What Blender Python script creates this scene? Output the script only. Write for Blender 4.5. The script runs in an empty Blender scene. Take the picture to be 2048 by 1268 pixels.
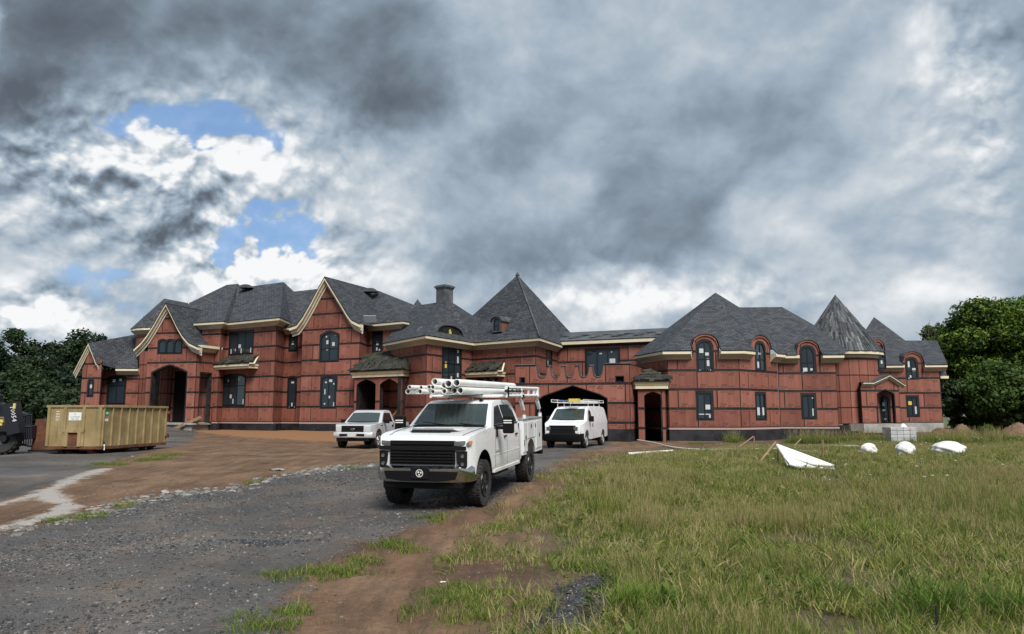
import bpy, bmesh, math, random
import numpy as np
from mathutils import Vector, Matrix
random.seed(7); rng = np.random.default_rng(7)
R = math.radians; PI = math.pi
scene = bpy.context.scene
COL = scene.collection

# ---------------------------------------------------------------- camera
CAM_H = 1.65; FPX = 1490.0; PITCH = R(7.5)
cam_d = bpy.data.cameras.new('camera'); cam = bpy.data.objects.new('camera', cam_d); COL.objects.link(cam)
cam.location = (0, 0, CAM_H); cam.rotation_euler = (R(90) + PITCH, 0, 0)
cam_d.sensor_width = 36; cam_d.lens = 36 * FPX / 2048.0
cam_d.clip_start = 0.1; cam_d.clip_end = 6000
scene.camera = cam
cy = scene.cycles; cy.max_bounces = 6; cy.diffuse_bounces = 3; cy.glossy_bounces = 3; cy.transmission_bounces = 3; cy.transparent_max_bounces = 4; cy.caustics_reflective = False; cy.caustics_refractive = False
scene.render.resolution_x = 1024; scene.render.resolution_y = 634

CP, SP = math.cos(PITCH), math.sin(PITCH)
def ray(px, py):
    u = (px - 1024) / FPX; v = (634 - py) / FPX
    return Vector((u, CP - v * SP, SP + v * CP))
def at(px, py, Y):
    d = ray(px, py); return Vector((0, 0, CAM_H)) + d * (Y / d.y)
def on_z(px, py, z=0.0):
    d = ray(px, py); return Vector((0, 0, CAM_H)) + d * ((z - CAM_H) / d.z)

# ---------------------------------------------------------------- view / world / sun
vs = scene.view_settings
vs.view_transform = 'Standard'; vs.look = 'None'; vs.gamma = 1; vs.use_curve_mapping = False
EXPOSURE = 1.8
vs.exposure = EXPOSURE
SUN_EL, SUN_AZ = R(50), R(160)      # azimuth clockwise from +Y: behind the camera, a little to the right
world = bpy.data.worlds.new('World'); scene.world = world; world.use_nodes = True
world.cycles.sampling_method = 'MANUAL'; world.cycles.sample_map_resolution = 256

class NG:
    """tiny helper for writing node graphs"""
    def __init__(s, tree): s.t = tree; s.N = tree.nodes; s.L = tree.links
    def n(s, typ, **kw):
        o = s.N.new(typ)
        for k, v in kw.items(): setattr(o, k, v)
        return o
    def put(s, sock, v):
        if v is None: return
        if isinstance(v, bpy.types.NodeSocket): s.L.new(v, sock)
        else:
            if isinstance(v, (tuple, list)) and len(v) == 3 and sock.type == 'RGBA': v = (*v, 1)
            sock.default_value = v
    def m(s, op, a, b=None, c=None, clamp=False):
        o = s.n('ShaderNodeMath', operation=op, use_clamp=clamp)
        for i, v in enumerate((a, b, c)): s.put(o.inputs[i], v)
        return o.outputs[0]
    def vm(s, op, a, b=None, scale=None):
        o = s.n('ShaderNodeVectorMath', operation=op); s.put(o.inputs[0], a)
        if b is not None: s.put(o.inputs[1], b)
        if scale is not None: s.put(o.inputs['Scale'], scale)
        return o.outputs[0]
    def mix(s, f, a, b, blend='MIX'):
        o = s.n('ShaderNodeMix', data_type='RGBA', blend_type=blend)
        s.put(o.inputs[0], f); s.put(o.inputs[6], a); s.put(o.inputs[7], b)
        return o.outputs[2]
    def noise(s, vec, scale, detail=4, rough=.5, dist=0, out='Fac', dim='3D'):
        o = s.n('ShaderNodeTexNoise', noise_dimensions=dim); s.put(o.inputs['Vector'], vec)
        o.inputs['Scale'].default_value = scale; o.inputs['Detail'].default_value = detail
        o.inputs['Roughness'].default_value = rough; o.inputs['Distortion'].default_value = dist
        return o.outputs[out]
    def voro(s, vec, scale, feature='F1', detail=0, rough=.5, out='Distance', rand=1):
        o = s.n('ShaderNodeTexVoronoi', feature=feature, normalize=(detail > 0)); s.put(o.inputs['Vector'], vec)
        o.inputs['Scale'].default_value = scale; o.inputs['Detail'].default_value = detail
        o.inputs['Roughness'].default_value = rough; o.inputs['Randomness'].default_value = rand
        return o.outputs[out]
    def ramp(s, f, stops, interp='LINEAR'):
        o = s.n('ShaderNodeValToRGB'); s.put(o.inputs[0], f); cr = o.color_ramp; cr.interpolation = interp
        while len(cr.elements) < len(stops): cr.elements.new(.5)
        for e, (p, c) in zip(cr.elements, stops):
            e.position = p; e.color = (*c, 1) if len(c) == 3 else c
        return o.outputs[0]
    def smooth(s, x, lo, hi):
        o = s.n('ShaderNodeMapRange', interpolation_type='SMOOTHSTEP', clamp=True)
        s.put(o.inputs[0], x); s.put(o.inputs[1], lo); s.put(o.inputs[2], hi)
        return o.outputs[0]
    def attr(s, name, out='Fac'):
        return s.n('ShaderNodeAttribute', attribute_name=name).outputs[out]

def lin(c):     # sRGB 0-255 -> linear
    return tuple(((v/255)/12.92 if v/255 <= .04045 else ((v/255+.055)/1.055)**2.4) for v in c)

def build_sky():
    W = NG(world.node_tree); W.N.clear()
    out = W.n('ShaderNodeOutputWorld'); bg = W.n('ShaderNodeBackground'); W.L.new(bg.outputs[0], out.inputs[0])
    ST = 0.1; bg.inputs['Strength'].default_value = ST
    k = 1.0 / ST / (2 ** EXPOSURE)          # cloud radiance as pictured, at this strength and exposure
    sky = W.n('ShaderNodeTexSky', sky_type='NISHITA', sun_disc=False)
    sky.sun_elevation = SUN_EL; sky.sun_rotation = SUN_AZ; sky.air_density = 1.0; sky.dust_density = .6; sky.ozone_density = 2.5
    tc = W.n('ShaderNodeTexCoord'); g = tc.outputs['Generated']
    d = W.vm('NORMALIZE', g)
    sp = W.n('ShaderNodeSeparateXYZ'); W.L.new(d, sp.inputs[0])
    az = W.m('ARCTAN2', sp.outputs[0], sp.outputs[1]); el = W.m('ARCTAN2', sp.outputs[2], W.m('ABSOLUTE', sp.outputs[1]))
    # noise domain: flattened towards the horizon like real cloud layers
    st = W.vm('MULTIPLY', d, (1, 1, 1.15))
    warp = W.noise(st, 3.2, 5, .55, out='Color'); warp = W.vm('SUBTRACT', warp, (.5, .5, .5))
    p = W.vm('ADD', st, W.vm('SCALE', warp, scale=.10))
    wsp = W.n('ShaderNodeSeparateXYZ'); W.L.new(warp, wsp.inputs[0])
    fine = W.vm('SUBTRACT', W.noise(st, 13, 5, .6, out='Color'), (.5, .5, .5))
    fsp = W.n('ShaderNodeSeparateXYZ'); W.L.new(fine, fsp.inputs[0])
    azw = W.m('ADD', W.m('MULTIPLY_ADD', wsp.outputs[0], .07, az), W.m('MULTIPLY', fsp.outputs[0], .06))
    elw = W.m('ADD', W.m('MULTIPLY_ADD', wsp.outputs[1], .05, el), W.m('MULTIPLY', fsp.outputs[1], .06))
    # broad cloud layout: bands of elevation, each a ramp over azimuth (r: brightness, g: gaps, b: solid heads, a: cumulus)
    PXS = [-60, 0, 40, 80, 120, 165, 210, 250, 290, 330, 370, 410, 450, 490, 530, 570, 610, 660, 720, 790, 870, 950, 1050, 1160, 1280, 1400, 1500, 1620, 1740, 1850, 1960, 2080]
    PYS = [-30, 60, 130, 190, 240, 285, 330, 375, 425, 470, 515, 555, 600, 645, 700]
    def total(lst, px, py):
        return sum(w * math.exp(-((px - x) / rx) ** 2 - ((py - y) / ry) ** 2) for x, y, rx, ry, w in lst)
    AZ0, AZ1 = R(-37), R(37)
    azn = W.m('DIVIDE', W.m('SUBTRACT', azw, AZ0), AZ1 - AZ0)
    def layout(Vb, Hb, Sb, Cb):
        acc = None; pe = None; pa = None
        for py in PYS:
            e = math.atan2(ray(700, py).z, ray(700, py).y)
            stops = []
            for i, px in enumerate(PXS):
                dd = ray(px, py).normalized(); pos = (math.atan2(dd.x, dd.y) - AZ0) / (AZ1 - AZ0)
                f = 0.0 if i in (0, len(PXS) - 1) else 1.0
                stops.append((min(max(pos, 0), 1), (.5 + .5 * f * total(Vb, px, py), f * total(Hb, px, py), f * total(Sb, px, py), f * min(1, total(Cb, px, py)))))
            o = W.n('ShaderNodeValToRGB'); W.put(o.inputs[0], azn); cr = o.color_ramp; cr.interpolation = 'EASE'
            for _ in range(len(stops) - 2): cr.elements.new(.5)
            for el_, (p_, c_) in zip(cr.elements, stops): el_.position = p_
            for el_, (p_, c_) in zip(cr.elements, stops): el_.color = c_
            c, a_ = o.outputs[0], o.outputs[1]
            if acc is None: acc, acca = c, a_
            else:
                t = W.smooth(elw, pe, e)
                acc = W.mix(t, acc, c)
                acca = W.m('ADD', W.m('MULTIPLY', acca, W.m('SUBTRACT', 1.0, t)), W.m('MULTIPLY', a_, t))
            pe = e
        return acc, acca
    Vb = ([(60, 110, 230, 190, -.32), (10, 290, 100, 90, -.24), (720, 90, 230, 120, -.28), (820, 190, 130, 110, -.22), (480, 10, 260, 70, -.22), (690, 240, 90, 60, -.12),
               (1330, 300, 330, 260, -.10), (1390, 440, 190, 90, -.10), (1240, 520, 140, 50, -.08), (1480, 260, 160, 200, -.06),
               (300, 315, 300, 60, .34), (90, 385, 140, 70, .27), (520, 350, 120, 80, .27), (545, 300, 45, 40, .25),
               (255, 455, 160, 38, -.27), (360, 365, 70, 50, -.15), (110, 470, 120, 36, -.10), (250, 40, 300, 90, -.16),
               (400, 535, 70, 34, .42), (500, 520, 36, 62, .46), (620, 530, 55, 40, .42), (700, 555, 130, 26, .30), (520, 556, 120, 20, .25),
               (60, 645, 130, 34, .52), (60, 540, 130, 50, .18), (200, 590, 190, 60, .06),
               (1060, 165, 55, 60, .18), (955, 220, 34, 70, .20), (1180, 410, 70, 60, .14), (1270, 110, 130, 70, .05),
               (1630, 460, 75, 75, .24), (1500, 440, 26, 60, .22), (1850, 110, 40, 60, .36), (1820, 190, 28, 60, .30), (2010, 170, 60, 90, .44), (2030, 50, 40, 60, .30),
               (1930, 330, 170, 170, .17), (1760, 380, 60, 120, .13), (1960, 430, 60, 50, .20), (1730, 120, 120, 90, .10),
               (1330, 590, 250, 42, .40), (1210, 600, 70, 50, .2), (1960, 590, 160, 42, .42), (1720, 600, 200, 60, .05), (1090, 640, 90, 50, .18),
               (1700, 520, 130, 36, -.12), (1860, 520, 100, 40, -.08), (780, 430, 140, 120, .07), (900, 540, 160, 36, -.08)])
    Cb = ([(280, 350, 340, 150, 1.0), (520, 530, 200, 70, 1.0), (60, 630, 150, 60, 1.0), (1980, 200, 120, 260, .45), (1330, 590, 300, 60, .35)])
    Hb = ([(370, 228, 120, 52, .80), (470, 285, 70, 40, .85), (240, 255, 90, 32, .62), (560, 465, 82, 56, 1.0), (590, 520, 50, 40, .7), (455, 500, 40, 40, .75),
               (200, 560, 150, 40, .36), (120, 620, 100, 20, .42), (250, 640, 100, 40, .35), (2040, 545, 40, 14, .7), (430, 250, 60, 40, .4)])
    Sb = ([(290, 360, 300, 85, 1.0), (500, 345, 110, 60, .9), (495, 525, 26, 60, 1.2), (395, 540, 60, 34, 1.1), (625, 535, 50, 36, 1.0), (550, 560, 250, 14, .8), (50, 645, 110, 28, 1.0)])
    lay, cum = layout(Vb, Hb, Sb, Cb)
    ls = W.n('ShaderNodeSeparateColor'); W.L.new(lay, ls.inputs[0])
    V = W.m('MULTIPLY_ADD', ls.outputs[0], 2.0, -1.0); H = ls.outputs[1]; sol = ls.outputs[2]
    soft = W.noise(p, 2.6, 6, .50)                     # broad rolling masses
    det = W.noise(p, 8.5, 7, .55)
    puff = W.m('SUBTRACT', 1.0, W.voro(p, 15.0, 'F1', 3.5, .55))       # cauliflower heads
    puff2 = W.m('SUBTRACT', 1.0, W.voro(W.vm('ADD', p, (.004, 0, -.014)), 15.0, 'F1', 3.5, .55))
    relief = W.m('SUBTRACT', puff, puff2)
    roll = W.m('SUBTRACT', W.noise(p, 6.0, 5, .5), W.noise(W.vm('ADD', p, (.012, 0, -.035)), 6.0, 5, .5))      # slow billows of the grey deck, lit from above
    # brightness of the cloud deck
    V = W.m('ADD', V, .53)
    V = W.m('MULTIPLY_ADD', W.m('SUBTRACT', soft, .49), .75, V)
    cum = W.m('MINIMUM', W.m('ADD', cum, .05), 1.0)
    V = W.m('MULTIPLY_ADD', W.m('MULTIPLY', W.m('SUBTRACT', det, .49), W.m('MULTIPLY_ADD', cum, .5, .30)), 1.0, V)
    V = W.m('MULTIPLY_ADD', roll, .85, V)
    V = W.m('MULTIPLY_ADD', W.m('MULTIPLY', relief, cum), 4.2, V)
    V = W.m('MULTIPLY_ADD', W.m('MULTIPLY', W.m('SUBTRACT', puff, .70), cum), 1.3, V)
    cloud = W.ramp(V, [(.0, lin((92, 101, 112))), (.16, lin((110, 121, 133))), (.36, lin((137, 153, 168))), (.54, lin((167, 182, 196))),
                       (.72, lin((198, 207, 215))), (.90, lin((234, 237, 240))), (1.0, lin((248, 249, 250)))])
    cloud = W.vm('SCALE', cloud, scale=k)
    # holes to the blue
    Hn = W.m('ADD', H, W.m('MULTIPLY', W.m('SUBTRACT', .70, puff), 2.4))
    Hn = W.m('MULTIPLY_ADD', W.m('SUBTRACT', .49, det), 1.1, Hn)
    hole = W.m('MULTIPLY', W.smooth(Hn, .30, .68), W.m('MULTIPLY', W.smooth(H, .12, .34), .90))
    # keep the cumulus tops solid
    sol = W.m('MULTIPLY_ADD', W.m('SUBTRACT', puff, .70), 3.2, sol)
    hole = W.m('MULTIPLY', hole, W.m('SUBTRACT', 1.0, W.smooth(sol, .38, .58)))
    blue = W.mix(.72, W.vm('SCALE', sky.outputs[0], scale=.62), tuple(c * k for c in lin((118, 156, 204))))
    haze = W.smooth(el, .30, .0)
    blue = W.mix(W.m('MULTIPLY', haze, .55), blue, tuple(c * k for c in lin((158, 183, 208))))
    col = W.mix(hole, cloud, blue)
    W.L.new(col, bg.inputs['Color'])
build_sky()
sun_d = bpy.data.lights.new('sun', 'SUN'); sun = bpy.data.objects.new('sun', sun_d); COL.objects.link(sun)
sun_d.energy = 1.5; sun_d.angle = R(24); sun_d.color = (1.0, .96, .9)
sd = Vector((math.sin(SUN_AZ) * math.cos(SUN_EL), math.cos(SUN_AZ) * math.cos(SUN_EL), math.sin(SUN_EL)))
sun.rotation_euler = sd.to_track_quat('Z', 'Y').to_euler(); sun.location = sd * 200

# ---------------------------------------------------------------- helpers
MATS = {}
def link(o, parent=None):
    COL.objects.link(o)
    if parent is not None:
        o.parent = parent
        o.matrix_parent_inverse = Matrix.Translation(parent.location).inverted() if parent.type == 'EMPTY' and parent.rotation_euler.z == 0 else parent.matrix_basis.inverted()
    return o
def tag(o, label=None, cat=None, group=None, kind=None):
    if label: o['label'] = label
    if cat: o['category'] = cat
    if group: o['group'] = group
    if kind: o['kind'] = kind
    return o
def empty(name, loc=(0, 0, 0), label=None, cat=None, group=None):
    o = bpy.data.objects.new(name, None); o.location = loc; o.empty_display_size = .2; COL.objects.link(o)
    return tag(o, label, cat, group)

class MB:
    """collects polygons; build() links them as ONE mesh object"""
    def __init__(s): s.v = []; s.f = []; s.mi = []; s.uv = None
    def add(s, verts, faces, mi=0, M=None):
        b = len(s.v)
        for p in verts:
            p = Vector(p)
            s.v.append(M @ p if M is not None else p)
        for f in faces: s.f.append([b + i for i in f]); s.mi.append(mi)
        return s
    def box(s, a, b, mi=0, M=None):
        (x0, y0, z0), (x1, y1, z1) = a, b
        return s.add([(x0,y0,z0),(x1,y0,z0),(x1,y1,z0),(x0,y1,z0),(x0,y0,z1),(x1,y0,z1),(x1,y1,z1),(x0,y1,z1)],
                     [(3,2,1,0),(4,5,6,7),(0,1,5,4),(1,2,6,5),(2,3,7,6),(3,0,4,7)], mi, M)
    def cbox(s, c, size, mi=0, M=None):
        return s.box([c[i]-size[i]/2 for i in range(3)], [c[i]+size[i]/2 for i in range(3)], mi, M)
    def prism(s, poly, axis_fn, d0, d1, mi=0):
        """poly of (a,b); axis_fn(a,b,d) -> 3D"""
        n = len(poly)
        vs = [axis_fn(a, b, d0) for a, b in poly] + [axis_fn(a, b, d1) for a, b in poly]
        fs = [tuple(range(n))[::-1], tuple(range(n, 2*n))] + [(i, (i+1) % n, n + (i+1) % n, n + i) for i in range(n)]
        return s.add(vs, fs, mi)
    def tube(s, pts, r, n=8, mi=0, cap=True, hollow=False):
        pts = [Vector(p) for p in pts]; rings = []
        rs = r if isinstance(r, (list, tuple)) else [r] * len(pts)
        for i, p in enumerate(pts):
            t = (pts[min(i+1, len(pts)-1)] - pts[max(i-1, 0)]).normalized()
            u = t.cross(Vector((0, 0, 1)) if abs(t.z) < .95 else Vector((1, 0, 0))).normalized(); w = u.cross(t)
            rings.append([p + (u * math.cos(2*PI*k/n) + w * math.sin(2*PI*k/n)) * rs[i] for k in range(n)])
        vs = [p for q in rings for p in q]; fs = []
        for i in range(len(pts)-1):
            for k in range(n):
                fs.append((i*n+k, i*n+(k+1) % n, (i+1)*n+(k+1) % n, (i+1)*n+k))
        if cap: fs += [tuple(range(n))[::-1], tuple(range((len(pts)-1)*n, len(pts)*n))]
        return s.add(vs, fs, mi)
    def lathe(s, prof, n=24, mi=0, M=None, axis='z'):
        """prof list of (r, h)"""
        vs = []; fs = []; m = len(prof)
        for k in range(n):
            c, q = math.cos(2*PI*k/n), math.sin(2*PI*k/n)
            for r, h in prof:
                vs.append((r*c, r*q, h) if axis == 'z' else (r*c, h, r*q))
        for k in range(n):
            for i in range(m-1):
                a = k*m+i; b = ((k+1) % n)*m+i
                fs.append((a, b, b+1, a+1))
        return s.add(vs, fs, mi, M)
    def mesh(s, name='m'):
        me = bpy.data.meshes.new(name)
        me.from_pydata([tuple(p) for p in s.v], [], s.f)
        me.polygons.foreach_set('material_index', s.mi); me.update()
        return me
    def build(s, name, mats, parent=None, smooth=False, bevel=0, recalc=False, angle=40):
        me = s.mesh(name)
        mats = mats if isinstance(mats, (list, tuple)) else [mats]
        for m in mats: me.materials.append(MATS[m] if isinstance(m, str) else m)
        if recalc or smooth:
            bm = bmesh.new(); bm.from_mesh(me)
            bmesh.ops.remove_doubles(bm, verts=bm.verts, dist=1e-5)
            bmesh.ops.recalc_face_normals(bm, faces=bm.faces); bm.to_mesh(me); bm.free()
        o = bpy.data.objects.new(name, me); link(o, parent)
        if smooth: shade(me, angle)
        if bevel:
            md = o.modifiers.new('bevel', 'BEVEL'); md.width = bevel; md.segments = 2; md.limit_method = 'ANGLE'; md.angle_limit = R(35)
        return o
def shade(me, angle=40):
    me.polygons.foreach_set('use_smooth', [True] * len(me.polygons))
    bm = bmesh.new(); bm.from_mesh(me)
    for e in bm.edges:
        if len(e.link_faces) == 2:
            if e.link_faces[0].normal.angle(e.link_faces[1].normal, 0) > R(angle): e.smooth = False
    bm.to_mesh(me); bm.free()

def text_polys(txt, size, shear=0.0, res=1):
    cu = bpy.data.curves.new('t', 'FONT'); cu.body = txt; cu.size = size; cu.shear = shear; cu.resolution_u = res; cu.fill_mode = 'FRONT'
    o = bpy.data.objects.new('t', cu); COL.objects.link(o)
    bpy.context.view_layer.update()
    me = o.evaluated_get(bpy.context.evaluated_depsgraph_get()).to_mesh()
    vs = [v.co.copy() for v in me.vertices]; fs = [tuple(p.vertices) for p in me.polygons]
    xs = [v.x for v in vs]; w = max(xs) if xs else 0
    bpy.data.objects.remove(o); bpy.data.curves.remove(cu)
    return vs, fs, w

# ---------------------------------------------------------------- materials
def mat(name, fn=None, color=(.5,.5,.5), rough=.6, metal=0., spec=.5, coat=0.):
    m = bpy.data.materials.new(name); m.use_nodes = True
    G = NG(m.node_tree); b = m.node_tree.nodes['Principled BSDF']
    b.inputs['Base Color'].default_value = (*color, 1); b.inputs['Roughness'].default_value = rough
    b.inputs['Metallic'].default_value = metal; b.inputs['Specular IOR Level'].default_value = spec
    b.inputs['Coat Weight'].default_value = coat
    if fn: fn(G, b)
    MATS[name] = m; return m
def bump(G, b, h, strength=.3, dist=.02):
    n = G.n('ShaderNodeBump'); n.inputs['Strength'].default_value = strength; n.inputs['Distance'].default_value = dist
    G.put(n.inputs['Height'], h); G.L.new(n.outputs[0], b.inputs['Normal'])
def worn(c1, c2, scale=3., rough=(.5, .8), detail=6, bumps=0., bscale=40., c3=None, rand=0.):
    def fn(G, b):
        tc = G.n('ShaderNodeTexCoord').outputs['Object']
        f = G.smooth(G.noise(tc, scale, detail, .6), .35, .65)
        c = G.mix(f, c1, c2)
        if c3: c = G.mix(G.smooth(G.noise(tc, scale * 2.7, 8, .7), .58, .68), c, c3)
        if rand:
            r = G.n('ShaderNodeObjectInfo').outputs['Random']
            c = G.mix(1.0, c, G.ramp(r, [(0, (1-rand,)*3), (1, (1+rand,)*3)]), 'MULTIPLY')
        G.put(b.inputs['Base Color'], c)
        G.put(b.inputs['Roughness'], G.m('MULTIPLY_ADD', f, rough[1]-rough[0], rough[0]))
        if bumps: bump(G, b, G.noise(tc, bscale, 5, .6), bumps, .01)
    return fn
def zip_fn(G, b):
    tc = G.n('ShaderNodeTexCoord').outputs['Object']
    r = G.n('ShaderNodeObjectInfo').outputs['Random']
    streak = G.noise(G.vm('MULTIPLY', tc, (5, 5, .35)), 1.0, 5, .65)
    blot = G.noise(tc, .55, 5, .6)
    c = G.mix(G.smooth(streak, .35, .7), (.212, .074, .051), (.268, .106, .077))
    c = G.mix(G.m('MULTIPLY', G.smooth(blot, .46, .72), .35), c, (.135, .044, .033))
    c = G.mix(1.0, c, G.ramp(r, [(0, (.78, .75, .75)), (.5, (1, 1, 1)), (1, (1.16, 1.22, 1.26))]), 'MULTIPLY')
    stain = G.m('MULTIPLY', G.smooth(G.noise(G.vm('MULTIPLY', tc, (2.2, 2.2, .12)), 1.0, 6, .7), .57, .70), .30)
    c = G.mix(stain, c, (.085, .034, .028))
    c = G.mix(G.m('MULTIPLY', G.smooth(G.noise(tc, 9, 5, .7), .60, .72), .35), c, (.33, .20, .17))
    G.put(b.inputs['Base Color'], c)
    G.put(b.inputs['Roughness'], G.m('MULTIPLY_ADD', blot, .3, .45))
mat('zip', zip_fn, rough=.6, spec=.3)
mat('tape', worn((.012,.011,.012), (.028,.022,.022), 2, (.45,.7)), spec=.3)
mat('print', color=(.030,.014,.013), rough=.7)
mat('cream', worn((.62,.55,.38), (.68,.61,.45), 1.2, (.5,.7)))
mat('cream_shaded', worn((.50,.46,.36), (.56,.52,.42), 1.2, (.5,.7)))  # same cream, greyed: the soffit's shade is put into the colour
def shingle_fn(G, b):
    uv = G.n('ShaderNodeUVMap', uv_map='UVMap').outputs[0]
    br = G.n('ShaderNodeTexBrick', offset=.5, squash=1); G.L.new(uv, br.inputs['Vector'])
    br.inputs['Scale'].default_value = 1.0; br.inputs['Brick Width'].default_value = .34; br.inputs['Row Height'].default_value = .19
    br.inputs['Mortar Size'].default_value = .018; br.inputs['Mortar Smooth'].default_value = .3; br.inputs['Bias'].default_value = 0
    br.inputs['Color1'].default_value = (.026,.030,.037,1); br.inputs['Color2'].default_value = (.064,.071,.082,1); br.inputs['Mortar'].default_value = (.010,.011,.014,1)
    n = G.noise(uv, .35, 5, .6); n2 = G.noise(uv, 14, 4, .6)
    c = G.mix(1.0, br.outputs[0], G.ramp(n, [(.3, (.82,.83,.86)), (.7, (1.18,1.16,1.13))]), 'MULTIPLY')
    c = G.mix(1.0, c, G.ramp(n2, [(.3, (.8,.8,.8)), (.7, (1.2,1.2,1.2))]), 'MULTIPLY')
    G.put(b.inputs['Base Color'], c); b.inputs['Roughness'].default_value = .72
    bump(G, b, G.m('ADD', G.m('MULTIPLY', br.outputs['Fac'], -1.0), G.m('MULTIPLY', n2, .5)), .6, .03)
mat('shingle', shingle_fn, spec=.35)
mat('felt', worn((.045,.05,.057), (.085,.092,.10), .9, (.55,.8), c3=(.15,.158,.165)), spec=.3)
def strip_fn(G, b):
    tc = G.n('ShaderNodeTexCoord').outputs['Object']; r = G.n('ShaderNodeObjectInfo').outputs['Random']
    c = G.ramp(r, [(0, (.022,.024,.028)), (.6, (.055,.06,.067)), (.85, (.10,.105,.112)), (1, (.17,.175,.182))])
    c = G.mix(1.0, c, G.ramp(G.noise(tc, 5, 5, .6), [(.3, (.6,.6,.6)), (.7, (1.35,1.35,1.35))]), 'MULTIPLY')
    G.put(b.inputs['Base Color'], c); b.inputs['Roughness'].default_value = .8
mat('slate_strip', strip_fn, spec=.15)
mat('shake', worn((.016,.017,.013), (.040,.038,.027), 1.5, (.6,.9), c3=(.085,.072,.046), rand=.6, bumps=.5, bscale=30))
mat('frame', color=(.010,.012,.014), rough=.35)
def glass_fn(G, b):
    tc = G.n('ShaderNodeTexCoord').outputs['Object']; r = G.n('ShaderNodeObjectInfo').outputs['Random']
    c = G.mix(G.noise(tc, .8, 3, .5), (.006, .012, .018), (.022, .034, .042))
    c = G.mix(G.m('MULTIPLY', r, .5), c, (.035, .05, .06))
    G.put(b.inputs['Base Color'], c)
    bump(G, b, G.noise(tc, 1.3, 2, .5), .05, .05)
mat('glass', glass_fn, rough=.04, spec=.6)
mat('sticker', color=(.50,.52,.52), rough=.6)
mat('yellow', color=(.62,.48,.06), rough=.6)
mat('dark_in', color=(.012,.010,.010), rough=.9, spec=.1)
mat('black_found', worn((.010,.011,.014), (.022,.022,.026), .8, (.35,.7), c3=(.05,.047,.045)), spec=.4)
mat('concrete', worn((.24,.235,.22), (.36,.35,.33), 1.1, (.75,.95), c3=(.075,.07,.065), bumps=.3))
mat('lumber', worn((.17,.105,.06), (.26,.17,.10), 5, (.6,.9)))
mat('lead', worn((.08,.085,.095), (.15,.155,.165), 1.5, (.35,.6)), metal=.3)

# ---------------------------------------------------------------- ground
def pip(poly, X, Y):
    inside = np.zeros(X.shape, bool); n = len(poly)
    for i in range(n):
        x1, y1 = poly[i]; x2, y2 = poly[(i+1) % n]
        c = ((y1 > Y) != (y2 > Y)) & (X < (x2-x1)*(Y-y1)/((y2-y1) if y2 != y1 else 1e-9)+x1)
        inside ^= c
    return inside
def seg_dist(pts, X, Y, closed=False):
    d = np.full(X.shape, 1e9); n = len(pts)
    for i in range(n if closed else n-1):
        (x1, y1), (x2, y2) = pts[i], pts[(i+1) % n]; dx, dy = x2-x1, y2-y1; L = dx*dx+dy*dy+1e-12
        t = np.clip(((X-x1)*dx+(Y-y1)*dy)/L, 0, 1); d = np.minimum(d, np.hypot(X-x1-t*dx, Y-y1-t*dy))
    return d
def sdf(poly, X, Y):
    d = seg_dist(poly, X, Y, True); return np.where(pip(poly, X, Y), d, -d)
def zbase(Y): return np.interp(Y, [8, 14, 16.1, 20.4, 27, 36, 50], [-.40, -.36, -.295, -.12, .02, .07, .0])
def on_g(px, py):
    z = 0.
    for _ in range(12): p = on_z(px, py, z); z = float(zbase(min(max(p.y, 0), 200)))
    return p
def gp_(pix): return [tuple(on_g(x, y).to_2d()) for x, y in pix]
def sstep(a, b, x): t = np.clip((x-a)/(b-a), 0, 1); return t*t*(3-2*t)
DRIVE = gp_([(-700, 1150), (-300, 1112), (0, 1072), (150, 1040), (250, 1012), (420, 982), (560, 957), (700, 934), (770, 921), (900, 904), (1000, 896), (1090, 889), (1215, 882), (1222, 894),
             (1150, 906), (1112, 924), (1085, 945), (1010, 985), (965, 1008), (880, 1032), (800, 1062), (690, 1100), (610, 1150), (565, 1200), (540, 1268), (480, 1500), (-1400, 1500)])
YARD = gp_([(-900, 868), (250, 864), (345, 862), (395, 868), (385, 884), (330, 896), (240, 917), (150, 957), (60, 986), (0, 1000), (-300, 1045), (-900, 1100)])
PALE1 = gp_([(-60, 1012), (0, 1004), (60, 991), (110, 976), (150, 960), (190, 944), (215, 938)])
PALE2 = gp_([(95, 985), (112, 1000), (138, 1012), (118, 1026), (60, 1044), (0, 1060), (-80, 1075)])
ORANGE = gp_([(335, 856), (700, 858), (800, 866), (760, 888), (660, 884), (480, 880), (380, 874)])
GRASS = gp_([(1000, 1300), (985, 1230), (1040, 1120), (1030, 1060), (1080, 1005), (1120, 965), (1150, 932), (1225, 908), (1300, 897), (1420, 890), (1560, 878), (1700, 876), (2048, 872), (3200, 872), (3200, 1500), (1100, 1500)])
def mounds(X, Y):
    z = np.zeros_like(X)
    for (px, py, r, h) in ((352, 868, 1.6, .75), (322, 872, 1.2, .4)):
        c = on_g(px, py); z += h*np.exp(-(((X-c.x)**2+(Y-c.y)**2)/(r*r)))
    return z
def wob(X, Y):
    ph = X+.25*Y
    rut = -.05*np.exp(-((np.mod(ph+.6, 2.9)-1.45)/.22)**2)*sstep(30, 20, Y)*(.5+.5*np.sin(Y*.7+1))
    return rut+(.035*np.sin(X*.9+1.3*np.sin(Y*.31))*np.cos(Y*.55+.7)+.02*np.sin(X*2.3+Y*1.1)+.012*np.sin(X*5.1-Y*3.7)*np.cos(Y*4.1))
def ground_z(X, Y):
    X = np.asarray(X, float); Y = np.asarray(Y, float)
    far = sstep(44, 58, Y)*sstep(2, -10, X)
    return zbase(Y) + wob(X, Y)*(1-.6*sstep(30, 60, Y)) + .42*far + mounds(X, Y) + .25*sstep(40, 60, Y)*sstep(22, 30, X)
def gz(x, y): return float(ground_z(np.array([x]), np.array([y]))[0])
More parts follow.
